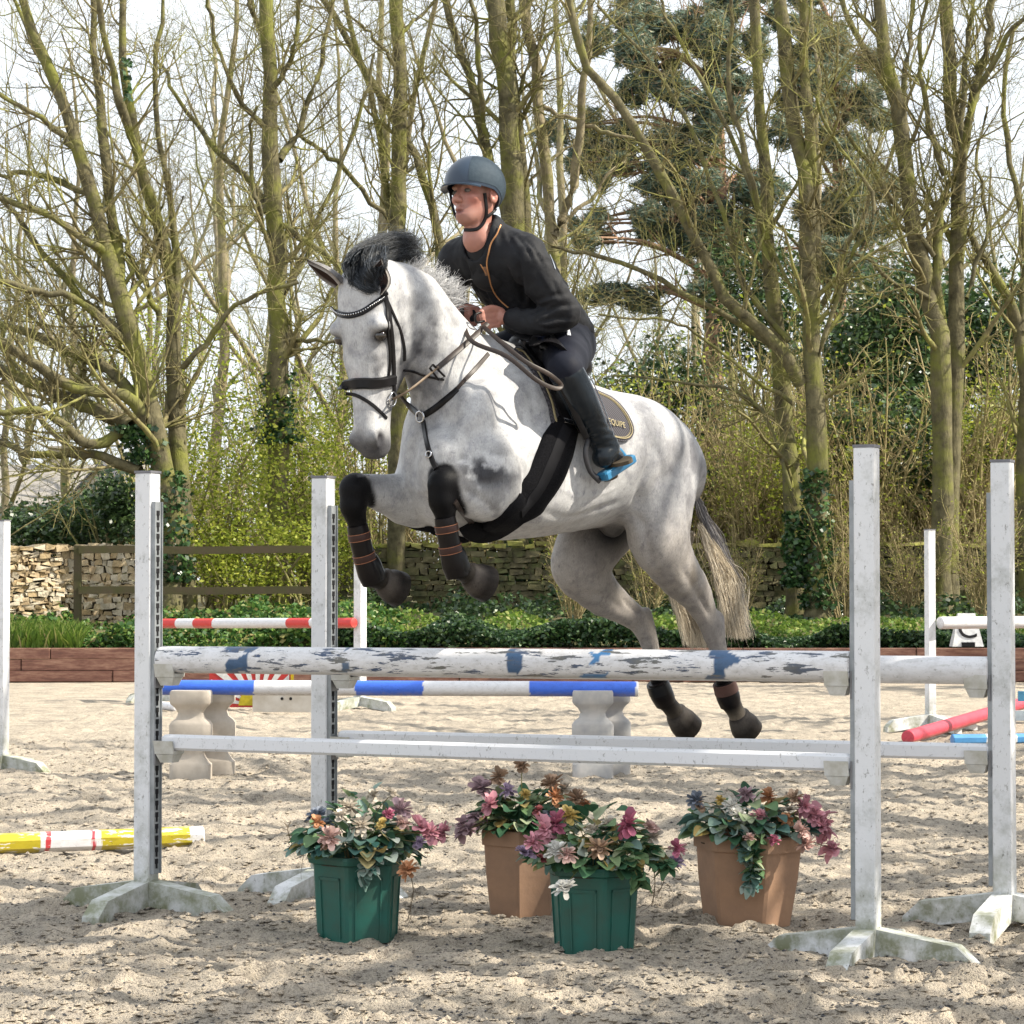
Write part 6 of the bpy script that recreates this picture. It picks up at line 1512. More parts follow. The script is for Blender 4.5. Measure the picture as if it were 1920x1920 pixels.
# ------------------------------------------------------------------ rider
NAVY = simple('black_jacket_cloth', (.008, .0085, .011), .72, (.013, .014, .017), 18, .5, .003, spec=.22)
person = empty('person', HW(1035, 640, 0), 'man in black jacket and navy helmet leaning forward on the jumping grey horse', 'rider')
# head frame
HC = HW(893, 367, .0); ff = Vector((-.68, -.72, .06)).normalized(); uu = Vector((-.05, 0, 1)); uu = (uu - ff * uu.dot(ff)).normalized(); ssd = uu.cross(ff) * -1
if ssd.x < 0: ssd = -ssd
hcL = HC - X0; hcL = np.array([hcL.dot(AF), hcL.dot(LF), hcL.z]); fL, suL, uL = dirL(ff), dirL(ssd), dirL(uu); RH = np.stack([fL, suL, uL], 1)
def hq(f, s_, u): return hcL + fL * f + suL * s_ + uL * u
Rf = Field(hcL - np.array([.45, .42, .62]), hcL + np.array([.30, .42, .18]), .0058)
Rf.ell(hq(-.012, 0, .035), (.098, .076, .098), .02, RH)
Rf.ell(hq(.028, 0, -.030), (.062, .054, .080), .03, RH)
Rf.ell(hq(.056, 0, -.088), (.036, .034, .026), .025, RH)
for sg in (1, -1):
    Rf.cone(hq(-.01, .048 * sg, -.045), hq(.054, .016 * sg, -.098), .018, .017, .02)
    Rf.ell(hq(.058, .042 * sg, -.022), (.024, .020, .018), .015, RH)
    Rf.ell(hq(.078, .028 * sg, .022), (.014, .024, .009), .012, RH)
    Rf.ell(hq(.093, .031 * sg, .003), (.014, .018, .011), .008, RH, True)
    Rf.ell(hq(.098, .012 * sg, -.036), (.010, .009, .009), .006, RH)
    Rf.ell(hq(-.012, .080 * sg, -.008), (.021, .011, .034), .005, RH); Rf.ell(hq(-.006, .088 * sg, -.006), (.010, .006, .020), .004, RH, True)
Rf.cone(hq(.086, 0, .008), hq(.112, 0, -.032), .007, .0125, .010)
Rf.ell(hq(.088, 0, -.066), (.012, .024, .007), .007, RH); Rf.ell(hq(.084, 0, -.086), (.012, .021, .008), .007, RH)
Rf.ell(hq(.098, 0, -.0765), (.018, .018, .0065), .003, RH, True)
# neck and trunk core
nb0 = HL(898, 448, .0)
Rf.cone(hq(-.015, 0, -.06), nb0, .048, .052, .03)
Rf.cone(nb0, HL(922, 488, 0), .056, .05, .03); Rf.cone(HL(922, 488), HL(1000, 575), .05, .06, .04)
# arms under the sleeves
Rf.chain([HL(985, 492, .18), HL(1052, 586, .25), HL(1005, 602, .19), HL(957, 597, .115)], [.045, .038, .032, .026], .03, None, 1, 16)
Rf.chain([HL(858, 495, -.18), HL(842, 560, -.21), HL(876, 590, -.10)], [.045, .036, .028], .03, None, 1, 12)
# hands: each a palm and five curled fingers closed on the rein
def hand(px, py, lat, sg):
    c = HL(px, py, lat)
    def q(x, y, d): return HL(px + x, py + y, lat) + np.array([d, 0, 0])
    Rf.cone(q(20, -1, 0), q(6, 0, .0), .025, .024, .012, fl, .8); Rf.ell(q(6, -2, .0), (.024, .022, .031), .010)
    for i in range(4):
        t = i / 3; kx, ky = -9 + 5 * t, -15 + 29 * t; Ln = (1, 1.08, 1, .8)[i]
        Rf.chain([q(kx + 6, ky, .0), q(kx - 5 * Ln, ky + 1, .016), q(kx - 10 * Ln, ky + 4, .030), q(kx - 6, ky + 8, .040), q(kx + 2, ky + 8, .034)], [.0105, .0100, .0092, .0085, .0075], .0025, None, 1, 12)
    Rf.chain([q(8, -13, .0), q(-3, -18, .014), q(-13, -16, .024), q(-19, -11, .028)], [.013, .0115, .010, .008], .006, None, 1, 10)
hand(932, 596, .085, 1); hand(888, 594, -.09, -1)
V, Fq = Rf.mesh(); V = relax(V, Fq, 1, .4)
skin = np.array([.36, .165, .125]); vc = np.tile(skin, (len(V), 1)); q = V - hcL; qf, qs, qu = q @ fL, q @ suL, q @ uL
nz = fbm(V * 40, 3, 3)
for hx_, hy_, hl_ in ((932, 596, .085), (888, 594, -.09)):  # shade between the curled fingers painted into the skin colour
    for i in range(3):
        a_, b__ = HL(hx_ - 10 + 3 * i, hy_ - 10 + 9.6 * i, hl_) + np.array([.0, 0, 0]), HL(hx_ - 20 + 3 * i, hy_ - 7 + 9.6 * i, hl_) + np.array([.04, 0, 0]); ab = b__ - a_; tt_ = np.clip(((V - a_) @ ab) / (ab @ ab), 0, 1); dd_ = np.linalg.norm((V - a_ - tt_[:, None] * ab) * np.array([1, .35, 1]), axis=1); w_ = np.exp(-(dd_ / .0035) ** 2)[:, None] * .7; vc = vc * (1 - w_) + np.array([.16, .06, .05]) * w_
vc *= (1 + .08 * nz)[:, None]
def pf(f, s_, u, r_, c, k=1.0):
    global vc
    w = np.clip(k * np.exp(-(((qf - f) / r_[0]) ** 2 + ((qs - s_) / r_[1]) ** 2 + ((qu - u) / r_[2]) ** 2)), 0, 1)[:, None]; vc = vc * (1 - w) + np.array(c) * w
vc *= (1 + .13 * fbm(V * 90, 2, 61))[:, None]
for sg in (1, -1):
    pf(.020, .072 * sg, .012, (.022, .02, .035), [.10, .055, .035], .8); pf(.06, .02 * sg, -.075, (.05, .03, .03), [.25, .13, .10], .4)
    pf(.065, .045 * sg, -.035, (.03, .022, .025), [.42, .14, .12], .6); pf(.086, .030 * sg, .021, (.02, .024, .008), [.16, .08, .05], 1.0); pf(.085, .031 * sg, .003, (.02, .022, .010), [.22, .10, .08], .8); pf(-.01, .085 * sg, 0, (.03, .02, .03), [.45, .16, .13], .5)
pf(.090, 0, -.0765, (.03, .020, .0060), [.035, .012, .012], 1.5); pf(.09, 0, -.076, (.02, .024, .014), [.30, .10, .09], .7); pf(.1, 0, -.045, (.01, .01, .006), [.25, .09, .07], .8); pf(.05, 0, -.09, (.05, .06, .03), [.27, .15, .12], .5)
sk, t, b = new_mat('skin'); a = N(t, 'ShaderNodeAttribute', attribute_name='Col'); t.links.new(a.outputs['Color'], b.inputs['Base Color']); b.inputs['Roughness'].default_value = .5
b.inputs['Subsurface Weight'].default_value = .12; b.inputs['Subsurface Radius'].default_value = (.01, .004, .002); b.inputs['Subsurface Scale'].default_value = .5
WV2 = toW(V); bd = link('body', fast_mesh('body', WV2, Fq, col=vc), person, [sk])
BVR = BVHTree.FromPolygons([tuple(v) for v in WV2], [tuple(int(i) for i in f) for f in Fq])
for sg in (1, -1):
    mb = MB(); c = toW(hq(.0765, .031 * sg, .002)); M = Matrix((ssd, uu, ff)).transposed(); mb.lathe(c, [(.0001, -.0125), (.009, -.009), (.0125, 0), (.0108, .0062), (.0062, .0108), (.0001, .0125)], 18, M, squash=(1, .72))
    e = mb.build('eye', simple('eye_white', (.15, .125, .115), .3), person, smooth=True); mb = MB(); mb.lathe(c + ff * .0112 - ssd * .002, [(.0001, .0022), (.0035, .0018), (.0056, .0)], 14, M); mb.build('iris', simple('iris', (.05, .055, .05), .15), e, smooth=True)
# jacket
Jf = Field(HL(960, 540, 0) - np.array([.50, .46, .40]), HL(960, 540, 0) + np.array([.48, .46, .42]), .0085)
Jf.chain([HL(1040, 628), HL(1008, 580), HL(965, 520), HL(930, 480)], [.128, .122, .135, .118], .05, fl, 1.38, 12)
Jf.cone(HL(985, 476, .155), HL(862, 482, -.155), .070, .068, .06)                      # shoulders
Jf.chain([HL(988, 488, .18), HL(1025, 540, .225), HL(1056, 588, .25)], [.078, .069, .062], .035, None, 1, 10)
Jf.chain([HL(1056, 588, .25), HL(1010, 603, .20), HL(962, 598, .125)], [.060, .054, .040], .03, None, 1, 10)
Jf.chain([HL(856, 492, -.18), HL(842, 545, -.215), HL(845, 570, -.20)], [.074, .062, .055], .035, None, 1, 10)
Jf.chain([HL(845, 570, -.20), HL(876, 592, -.11)], [.052, .038], .03, None, 1, 6)
Jf.cone(HL(915, 462, 0), HL(906, 434, -.0), .088, .080, .03)                # collar
Jf.cone(HL(905, 462, 0) + np.array([.015, 0, 0]), HL(898, 400, 0) + np.array([.02, 0, 0]), .060, .072, .008, cut=True)
Jf.cone(HL(905, 425, 0) + np.array([.06, 0, .0]), HL(912, 500, 0) + np.array([.15, 0, -.02]), .045, .018, .012, cut=True)
V, Fq = Jf.mesh(); V = relax(V, Fq, 2); nj = vnorm(V, Fq)
# folds of the windbreaker: long creases with noise
q = V - HL(1000, 560, .1); w1 = fbm(V * np.array([14, 14, 7]), 3, 4); w2 = np.abs(vnoise(V * np.array([9, 9, 16]) + 3 * vnoise(V * 5, 9)[:, None], 12)); w3 = np.abs(fbm(V * np.array([34, 34, 22]), 3, 19)); V = V + nj * (.005 * w1 + .006 * (.5 - w2) - .006 * w3)[:, None]
BVJ = BVHTree.FromPolygons([tuple(v) for v in toW(V)], [tuple(int(i) for i in f) for f in Fq])
for pth, w_, d_ in (([(1015, 588), (1045, 575), (1078, 572)], .009, .010), ([(1005, 606), (1040, 598), (1075, 598)], .008, .008), ([(1000, 566), (1030, 556), (1062, 552)], .010, .008), ([(990, 590), (1010, 580), (1040, 562)], .008, .007), ([(975, 588), (985, 600), (990, 620)], .007, .006),
        ([(948, 436), (965, 462), (978, 492)], .009, .008), ([(962, 436), (985, 460), (1000, 490)], .008, .007), ([(978, 444), (1002, 466), (1020, 500)], .008, .006), ([(970, 480), (978, 530), (985, 575)], .012, .012),
        ([(935, 520), (960, 555), (992, 590)], .010, .008), ([(945, 490), (965, 530), (988, 560)], .009, .006), ([(868, 480), (884, 520), (902, 560)], .010, .007), ([(842, 500), (850, 530), (852, 560)], .010, .007), ([(890, 500), (905, 540), (925, 575)], .009, .007),
        ([(1000, 505), (1018, 530), (1030, 560)], .009, .005), ([(1035, 520), (1045, 545), (1058, 560)], .007, .005), ([(1000, 610), (1030, 618), (1066, 612)], .009, .008)):
    crease_on(V, nj, BVJ, pth, w_, d_); 
    q2 = [(x + 7, y + 5) for x, y in pth]; crease_on(V, nj, BVJ, q2, w_ * .8, -d_ * .5)
jk = link('jacket', fast_mesh('jacket', toW(V), Fq), person, [NAVY]); BVJ = BVHTree.FromPolygons([tuple(v) for v in toW(V)], [tuple(int(i) for i in f) for f in Fq])
COP = simple('copper_zip', (.50, .24, .10), .35, metal=.4)
strap('zip', [(936, 424), (932, 440), (922, 462), (916, 486), (918, 512), (926, 540), (940, 560), (955, 573)], .0055, COP, jk, .002, 40, BVJ, .011)
strap('zip', [(872, 458), (886, 474), (900, 492), (912, 512)], .004, COP, jk, .002, 14, BVJ, .003); strap('zip', [(909, 500), (914, 520), (922, 542)], .012, simple('zip_tape', (.22, .12, .07), .6), jk, .002, 14, BVJ, .002)
strap('sleeve_tag', [(1030, 478), (1036, 492), (1040, 505)], .010, simple('reflective_tag', (.25, .28, .33), .3), jk, .001, 8, BVJ, .003)
# shirt inside the open collar
Tf = Field(hcL - np.array([.25, .22, .42]), hcL + np.array([.25, .22, -.02]), .008); Tf.cone(HL(905, 452, 0), HL(925, 505, 0), .066, .088, .03, fl, 1.1); Tf.ell(HL(890, 440, 0) + np.array([.05, 0, 0]), (.05, .035, .035), .02, None, True); V, Fq = Tf.mesh(); link('shirt', fast_mesh('shirt', toW(V), Fq), person, [simple('black_shirt', (.01, .01, .012), .8)])
# breeches
Bf = Field(HL(1030, 650, 0) - np.array([.45, .48, .30]), HL(1030, 650, 0) + np.array([.48, .48, .28]), .0095)
Bf.chain([HL(1030, 612), HL(1048, 650)], [.120, .125], .04, fl, 1.3, 5)
for sg in (1, -1):
    h_, m_, k_ = HL(1062, 650, .10), HL(1062, 668, .22), HL(1060, 694, .335)
    for a in (h_, m_, k_): a[1] *= sg
    Bf.chain([h_, m_, k_], [.105, .092, .064], .04, None, 1, 10); sh = HL(1075, 735, .345); sh[1] *= sg; Bf.cone(k_, sh, .062, .05, .02)
V, Fq = Bf.mesh(); V = relax(V, Fq, 2); nj = vnorm(V, Fq); V = V + nj * (.005 * fbm(V * 12, 3, 7))[:, None]
bre = link('breeches', fast_mesh('breeches', toW(V), Fq), person, [simple('navy_breeches', (.007, .008, .015), .7, (.010, .012, .02), 14, .3, .002, spec=.15)]); BVB = BVHTree.FromPolygons([tuple(v) for v in toW(V)], [tuple(int(i) for i in f) for f in Fq])
strap('pocket_tag', [(1062, 612), (1065, 620), (1067, 630)], .014, simple('pale_tag', (.55, .57, .62), .5), bre, .001, 6, BVB, .003)
# tall boots
RB = simple('polished_black_boot', (.006, .009, .013), .22, (.009, .013, .018), 10, .25, .003, spec=.25); SOLE = simple('brown_sole', (.085, .065, .042), .8)
for sg in (1, -1):
    Lf = Field(HL(1105, 800, .34 * 1) * np.array([1, sg, 1]) - np.array([.30, .22, .32]), HL(1105, 800, .34) * np.array([1, sg, 1]) + np.array([.32, .22, .28]), .0075)
    def bq(px, py, lat): v = HL(px, py, lat); v[1] *= sg; return v
    Lf.chain([bq(1066, 706, .34), bq(1088, 750, .35), bq(1108, 790, .35), bq(1130, 830, .35)], [.066, .064, .056, .044], .02, None, 1, 14)
    Lf.chain([bq(1132, 828, .35), bq(1139, 842, .355), bq(1147, 858, .36) + np.array([.05, 0, 0])], [.046, .045, .042], .02, fl, 1.05, 8)
    Lf.ell(bq(1138, 842, .35) + np.array([-.05, 0, -.035]), (.035, .032, .04), .03)
    V, Fq = Lf.mesh(); V = relax(V, Fq, 1); nj = vnorm(V, Fq); zc = V[:, 2]; wr = np.sin(zc * 260 + 5 * vnoise(V * 12, 3)) * np.exp(-((zc - bq(1125, 815, .35)[2]) / .05) ** 2); V = V + nj * (.0022 * wr)[:, None]
    bo = link('riding_boot', fast_mesh('riding_boot', toW(V), Fq), person, [RB])
    if sg == 1: strap('back_seam', [(1103, 700), (1122, 740), (1138, 780), (1150, 815)], .004, simple('seam_grey', (.2, .22, .25), .4), bo, .002, 16, BVHTree.FromPolygons([tuple(v) for v in toW(V)], [tuple(int(i) for i in f) for f in Fq]), .001)
    if sg == 1:
        c, ux, uy, uz = TREAD; mb = MB(); M = Matrix((ux, uy, uz)).transposed()
        prof = [(.043 * math.cos(a) * (1 if math.sin(a) < 0 else .9), .075 * math.sin(a)) for a in np.linspace(0, 2 * math.pi, 20, endpoint=False)]
        V = [c + M @ Vector((x * .95, y - .02, z)) for z in (.018, .032) for x, y in prof]; mb.add(V, [tuple(range(19, -1, -1)), tuple(range(20, 40))] + [(i, (i + 1) % 20, (i + 1) % 20 + 20, i + 20) for i in range(20)])
        mb.build('sole', SOLE, bo); hc = HW(1164, 890, .345) + uy * .06; mb = MB(); mb.lathe(hc, [(.001, -.014), (.033, -.014), (.036, .012), (.001, .014)], 20, M, squash=(1, 1)); mb.build('heel', SOLE, bo, smooth=True, auto=40)
# helmet
HM, t, b = new_mat('helmet_navy_satin'); vv = coords(t); b.inputs['Roughness'].default_value = .42; b.inputs['Coat Weight'].default_value = .15; b.inputs['Coat Roughness'].default_value = .25
t.links.new(ramp(t, noise(t, vv, 14, 3), [(.3, (.010, .024, .048)), (.7, (.014, .032, .06))]), b.inputs['Base Color'])
he = empty('riding_helmet', toW(hq(0, 0, .05)), None); he.parent = person; he.matrix_parent_inverse = world_of(person).inverted()
def rim(a):   # height of the rim by azimuth, 0 = front
    c = math.cos(a); return .022 * max(c, 0) + .008 * (1 - abs(c)) - .058 * max(-c, 0) ** 1.2
def shell(scale, na=64, nv=20):
    V = []
    for i in range(nv):
        for j in range(na):
            a = 2 * math.pi * j / na; zr = (rim(a) - .038) / .112; th1 = math.acos(max(min(zr, .999), -.999)); th = th1 * i / (nv - 1) + .001
            x, y, z = math.sin(th) * math.cos(a), math.sin(th) * math.sin(a), math.cos(th)
            V.append(toW(hq(.006 + x * .128 * scale, y * .103 * scale, .038 + z * .112 * scale)))
    return V, na, nv
V1, na, nv = shell(1.0); V2, _, _ = shell(.93); mb = MB(); Fs = []
for i in range(nv - 1):
    for j in range(na):
        q = i * na + j; q2 = i * na + (j + 1) % na; Fs.append((q, q + na, q2 + na, q2)); o_ = na * nv; Fs.append((q + o_, q2 + o_, q2 + na + o_, q + na + o_))
e = (nv - 1) * na; Fs += [(e + j, e + j + na * nv, e + (j + 1) % na + na * nv, e + (j + 1) % na) for j in range(na)]; mb.add(V1 + V2, Fs); sh = mb.build('helmet_shell', HM, he, smooth=True, auto=60)
# matt side panels
for sg in (1, -1):
    V = []; na2, nv2 = 26, 12
    for lay in (1.012, .99):
        for i in range(nv2):
            for j in range(na2):
                a = math.radians(38 + 112 * j / (na2 - 1)) * sg; zr = (rim(a) - .026) / .112; th1 = math.acos(max(min(zr, .999), -.999)); th0 = .42 + .25 * abs(j / (na2 - 1) - .45); th = th0 + (th1 - th0) * i / (nv2 - 1)
                x, y, z = math.sin(th) * math.cos(a), math.sin(th) * math.sin(a), math.cos(th); V.append(toW(hq(.006 + x * .128 * lay, y * .103 * lay, .038 + z * .112 * lay)))
    o2 = na2 * nv2; Fs = []
    for i in range(nv2 - 1):
        for j in range(na2 - 1): q = i * na2 + j; Fs.append((q, q + na2, q + na2 + 1, q + 1)); Fs.append((q + o2, q + 1 + o2, q + na2 + 1 + o2, q + na2 + o2))
    for j in range(na2 - 1): Fs.append((j, j + 1, j + 1 + o2, j + o2)); e = (nv2 - 1) * na2 + j; Fs.append((e, e + o2, e + 1 + o2, e + 1))
    for i in range(nv2 - 1):
        for e in (i * na2, i * na2 + na2 - 1): Fs.append((e, e + na2, e + na2 + o2, e + o2))
    mb = MB(); mb.add(V, Fs); mb.build('side_panel', bpy.data.materials.get('helmet_side') or simple('helmet_side', (.030, .048, .066), .75, (.022, .038, .055), 60, .4, .002, spec=.3), he, smooth=True, auto=50)
# peak
V = []; n = 24
for lay in (0, .005):
    for k, ex in ((0, -.006), (1, .014), (2, .026)):
        for j in range(n):
            a = (j / (n - 1) - .5) * 2.15; x, y = math.cos(a), math.sin(a); u = rim(a) + .004 - k * .004 - lay; sc = math.sqrt(max(1 - ((u - .038) / .112) ** 2, 0)); e_ = ex * math.cos(a * .72)
            V.append(toW(hq(.006 + x * (.128 * sc + e_), y * (.103 * sc + e_ * .5), u)))
Fs = [(l * 3 * n + k * n + j, l * 3 * n + k * n + j + 1, l * 3 * n + (k + 1) * n + j + 1, l * 3 * n + (k + 1) * n + j)[::(-1 if l else 1)] for l in (0, 1) for k in (0, 1) for j in range(n - 1)] + [(2 * n + j, 2 * n + j + 1, 5 * n + j + 1, 5 * n + j) for j in range(n - 1)]
mb = MB(); mb.add(V, Fs); mb.build('peak', simple('peak_grey_blue', (.035, .055, .085), .25), he, smooth=True, auto=50)
strap('chin_strap', [(908, 362), (911, 385), (911, 403), (905, 420), (893, 431), (872, 431)], .013, LEATHER, he, .004, 20, BVR, .003); free_strap('chin_strap', [toW(hq(.062, -.078, .020)), toW(hq(.060, -.070, -.03)), toW(hq(.052, -.055, -.08)), toW(hq(.045, -.02, -.118))], .010, LEATHER, he, .003, 14)
strap('chin_strap', [(928, 392), (920, 400), (912, 406)], .012, LEATHER, he, .004, 8, BVR, .004)
# reins, held by the rider
rn = empty('reins', HW(905, 615, .1), 'brown leather reins from the bit to the rider hand and looping over the saddle', 'reins')
hdp = HW(914, 606, .11)
free_strap('rein', [BIT, HW(765, 733, .13), HW(805, 702, .13), HW(822, 688, .13)], .008, TAN, rn, .004)
free_strap('rein', [HW(820, 690, .13), HW(860, 656, .13), HW(895, 625, .12), hdp], .020, BROWN, rn, .0025)
free_strap('rein', [HW(906, 612, .12), HW(940, 642, .25), HW(985, 678, .33), HW(1030, 702, .37), HW(1052, 722, .375), HW(1040, 728, .375), HW(1005, 712, .36), HW(950, 668, .28), HW(885, 640, .16), HW(868, 600, .03), HW(866, 578, -.03)], .017, BROWN, rn, .0025, 60)
mb = MB(); mb.tube(catmull([HW(908, 602, .10), HW(893, 604, .10), HW(892, 590, .10), HW(902, 586, .10)], 12), .0045, 8); mb.build('rein_loop', LEATHER, rn, smooth=True)
free_strap('rein', [toW(hp_(-.09, -.07, .50)), HW(745, 700, -.2), HW(830, 640, -.16), HW(884, 604, -.10)], .018, BROWN, rn, .0025)
# ------------------------------------------------------------------ flowerpots with faded artificial flowers
def petal_mat(name, c):
    g_ = sum(c) / 3; c = tuple(x * .72 + g_ * .28 + .03 for x in c); return leaf_mat(name, [(0, tuple(x * .55 for x in c)), (.6, c), (1, tuple(min(1, x * 1.35 + .04) for x in c))], .6, .3)
PET = {k: petal_mat('petal_' + k, c) for k, c in dict(pink=(.62, .20, .27), magenta=(.50, .06, .16), red=(.28, .015, .02), yellow=(.62, .42, .02), orange=(.55, .20, .03), cream=(.55, .47, .36), lilac=(.33, .22, .38), rust=(.42, .24, .12), white=(.62, .60, .54), blush=(.60, .34, .28), dusky=(.36, .20, .24), blue=(.16, .20, .28)).items()}
LEAF = leaf_mat('fabric_leaf', [(0, (.025, .075, .04)), (.4, (.06, .15, .075)), (.7, (.16, .25, .11)), (1, (.38, .42, .27))], .5, .25)
GLEAF = leaf_mat('frosted_leaf', [(0, (.03, .10, .09)), (.5, (.14, .24, .20)), (1, (.42, .47, .42))], .55, .2)
OLEAF = leaf_mat('brown_leaf', [(0, (.14, .10, .03)), (.5, (.30, .22, .07)), (1, (.42, .36, .18))], .55, .2)
def bigleaf(r, c, d, L, w, cup_=.15, rnd_=False):
    """an oval leaf with a midrib fold: 5 rows x 3 columns"""
    d = d / np.linalg.norm(d); s = np.cross(d, [0, 0, 1.0]) + r.normal(size=3) * .3; s -= d * (s @ d); s /= np.linalg.norm(s); n = np.cross(s, d)
    if n[2] < 0: n = -n
    V = []
    for i, u in enumerate(np.linspace(0, 1, 6)):
        ww = w * math.sin(math.pi * (u ** .8) * .94 + .06) ** .8 if not rnd_ else w * (.30 + .75 * math.sin(math.pi * .62 * u)) * (1 if u < .95 else .55); dr = -cup_ * L * u * u
        for k in (-1, 0, 1): V.append(c + d * L * u + s * ww * k + n * (dr + abs(k) * ww * .35))
    Fx = [(i * 3 + k, i * 3 + k + 1, i * 3 + k + 4, i * 3 + k + 3) for i in range(5) for k in (0, 1)]
    return np.array(V), Fx
def leaf_group(r, items, name, mat, parent):
    Vs, Fs, rd, n = [], [], [], 0
    for c, d, L, w in items:
        V, Fx = bigleaf(r, np.array(c), np.array(d), L, w, .1 + .3 * r.random()); Vs.append(V); Fs += [tuple(i + n for i in f) for f in Fx]; n += len(V); rd += [r.random()] * len(V)
    return link(name, fast_mesh(name, np.concatenate(Vs), np.array(Fs), rnd=rd), parent, [mat])
def bloom(r, c, R, kind, parent, layers=3, npet=9, name='flower', face=None):
    ax = np.array(face if face is not None else (r.normal() * .5, -.7 + r.normal() * .3, .55)); ax /= np.linalg.norm(ax); a = np.cross(ax, [.3, .2, 1]); a /= np.linalg.norm(a); b_ = np.cross(ax, a); Vs, Fs, rd, n = [], [], [], 0
    for l in range(layers):
        RR = R * (1 - .27 * l); lift = .15 + .35 * l
        for k in range(npet):
            an = 2 * math.pi * (k + .5 * l) / npet + r.normal() * .12; d = a * math.cos(an) + b_ * math.sin(an) + ax * (lift + r.normal() * .12)
            V, Fx = bigleaf(r, np.array(c) + ax * .002 * l, d, RR * (.85 + .3 * r.random()), RR * (3.4 / npet) * .9, -.1 + .3 * r.random(), True); Vs.append(V); Fs += [tuple(i + n for i in f) for f in Fx]; n += len(V); rd += [r.random()] * len(V)
    return link(name, fast_mesh(name, np.concatenate(Vs), np.array(Fs), rnd=rd), parent, [PET[kind]])
def pot(px, gy, Y, rim_px, bot_px, top_py, label, mat, style, seed, n=6, phase=0.0, tilt=0.0, group='flowerpots under the jump'):
    s = Y / F; x = (px - 960) * s; root = empty('flowerpot', (x, Y, 0), label, 'flowerpot', group); H_ = P(px, top_py, Y).z; z0 = gz(x, Y) - .015
    R1, R0 = rim_px * s / 2, bot_px * s / 2; M = Matrix.Rotation(tilt, 3, 'Y')
    if style == 'hex': prof = [(R0, z0), (R1 * .90, H_ - .045), (R1 * .905, H_ - .035), (R1 * 1.0, H_ - .028), (R1 * 1.02, H_ - .012), (R1, H_), (R1 * .88, H_), (R1 * .86, H_ - .03)]
    else: prof = [(R0, z0), (R0 + (R1 - R0) * .50, z0 + (H_ - z0) * .50), (R0 + (R1 - R0) * .52, z0 + (H_ - z0) * .51), (R1 * .93, H_ - .062), (R1 * .985, H_ - .060), (R1 * 1.0, H_ - .008), (R1 * .98, H_), (R1 * .90, H_), (R1 * .88, H_ - .03)]
    k = n; mb = MB(); V = []; rows = len(prof); sub = 4
    for r_, z in prof:
        for j in range(k):
            a0 = 2 * math.pi * (j + phase) / k; a1 = 2 * math.pi * (j + 1 + phase) / k; cr = .10
            p0 = np.array([math.cos(a0), math.sin(a0)]); p1 = np.array([math.cos(a1), math.sin(a1)])
            for t_ in (cr / 2, .5, 1 - cr / 2): q = p0 * (1 - t_) + p1 * t_; V.append(Vector((x, Y, 0)) + M @ Vector((q[0] * r_ * 1.03, q[1] * r_ * 1.03, z)))
    nn_ = k * 3; Fs = [(i * nn_ + j, i * nn_ + (j + 1) % nn_, (i + 1) * nn_ + (j + 1) % nn_, (i + 1) * nn_ + j) for i in range(rows - 1) for j in range(nn_)] + [tuple(range(nn_ - 1, -1, -1))]
    mb.add(V, Fs); mb.build('pot', mat, root, smooth=True, auto=12)
    if style == 'hex':   # raised panels on each side
        mb = MB()
        for j in range(k):
            am = 2 * math.pi * (j + .5 + phase) / k; c_ = math.cos(math.pi / k)
            for (t0, t1, za, zb) in ((-.62, -.54, .06, .88), (.54, .62, .06, .88), (-.62, .62, .84, .88)):
                V = []
                for dd in (0.0, .005):
                    for (tt, zz) in ((t0, za), (t1, za), (t1, zb), (t0, zb)):
                        z = z0 + (H_ - .045 - z0) * zz; rr = (R0 + (R1 * .9 - R0) * zz) * 1.03; ap = rr * c_; hwid = rr * math.sin(math.pi / k) * tt
                        V.append((x + math.cos(am) * (ap + dd) - math.sin(am) * hwid, Y + math.sin(am) * (ap + dd) + math.cos(am) * hwid, z))
                mb.add(V, [(4, 5, 6, 7), (0, 1, 5, 4), (1, 2, 6, 5), (2, 3, 7, 6), (3, 0, 4, 7)])
        mb.build('panel_rib', mat, root)
    mb = MB(); mb.lathe((x, Y, H_ - .035), [(.001, 0), (R1 * .86, 0), (R1 * .86, .004), (.001, .008)], 18); mb.build('soil', simple('pot_soil', (.05, .035, .025), 1), root)
    return root, np.array([x, Y, H_]), R1, s
GRN = simple('green_plastic', (.018, .105, .082), .5, (.03, .085, .065), 9, .3, .003, thr=(.38, .62)); TER = simple('terracotta_plastic', (.33, .20, .125), .7, (.24, .15, .10), 9, .5, .004, thr=(.3, .7))
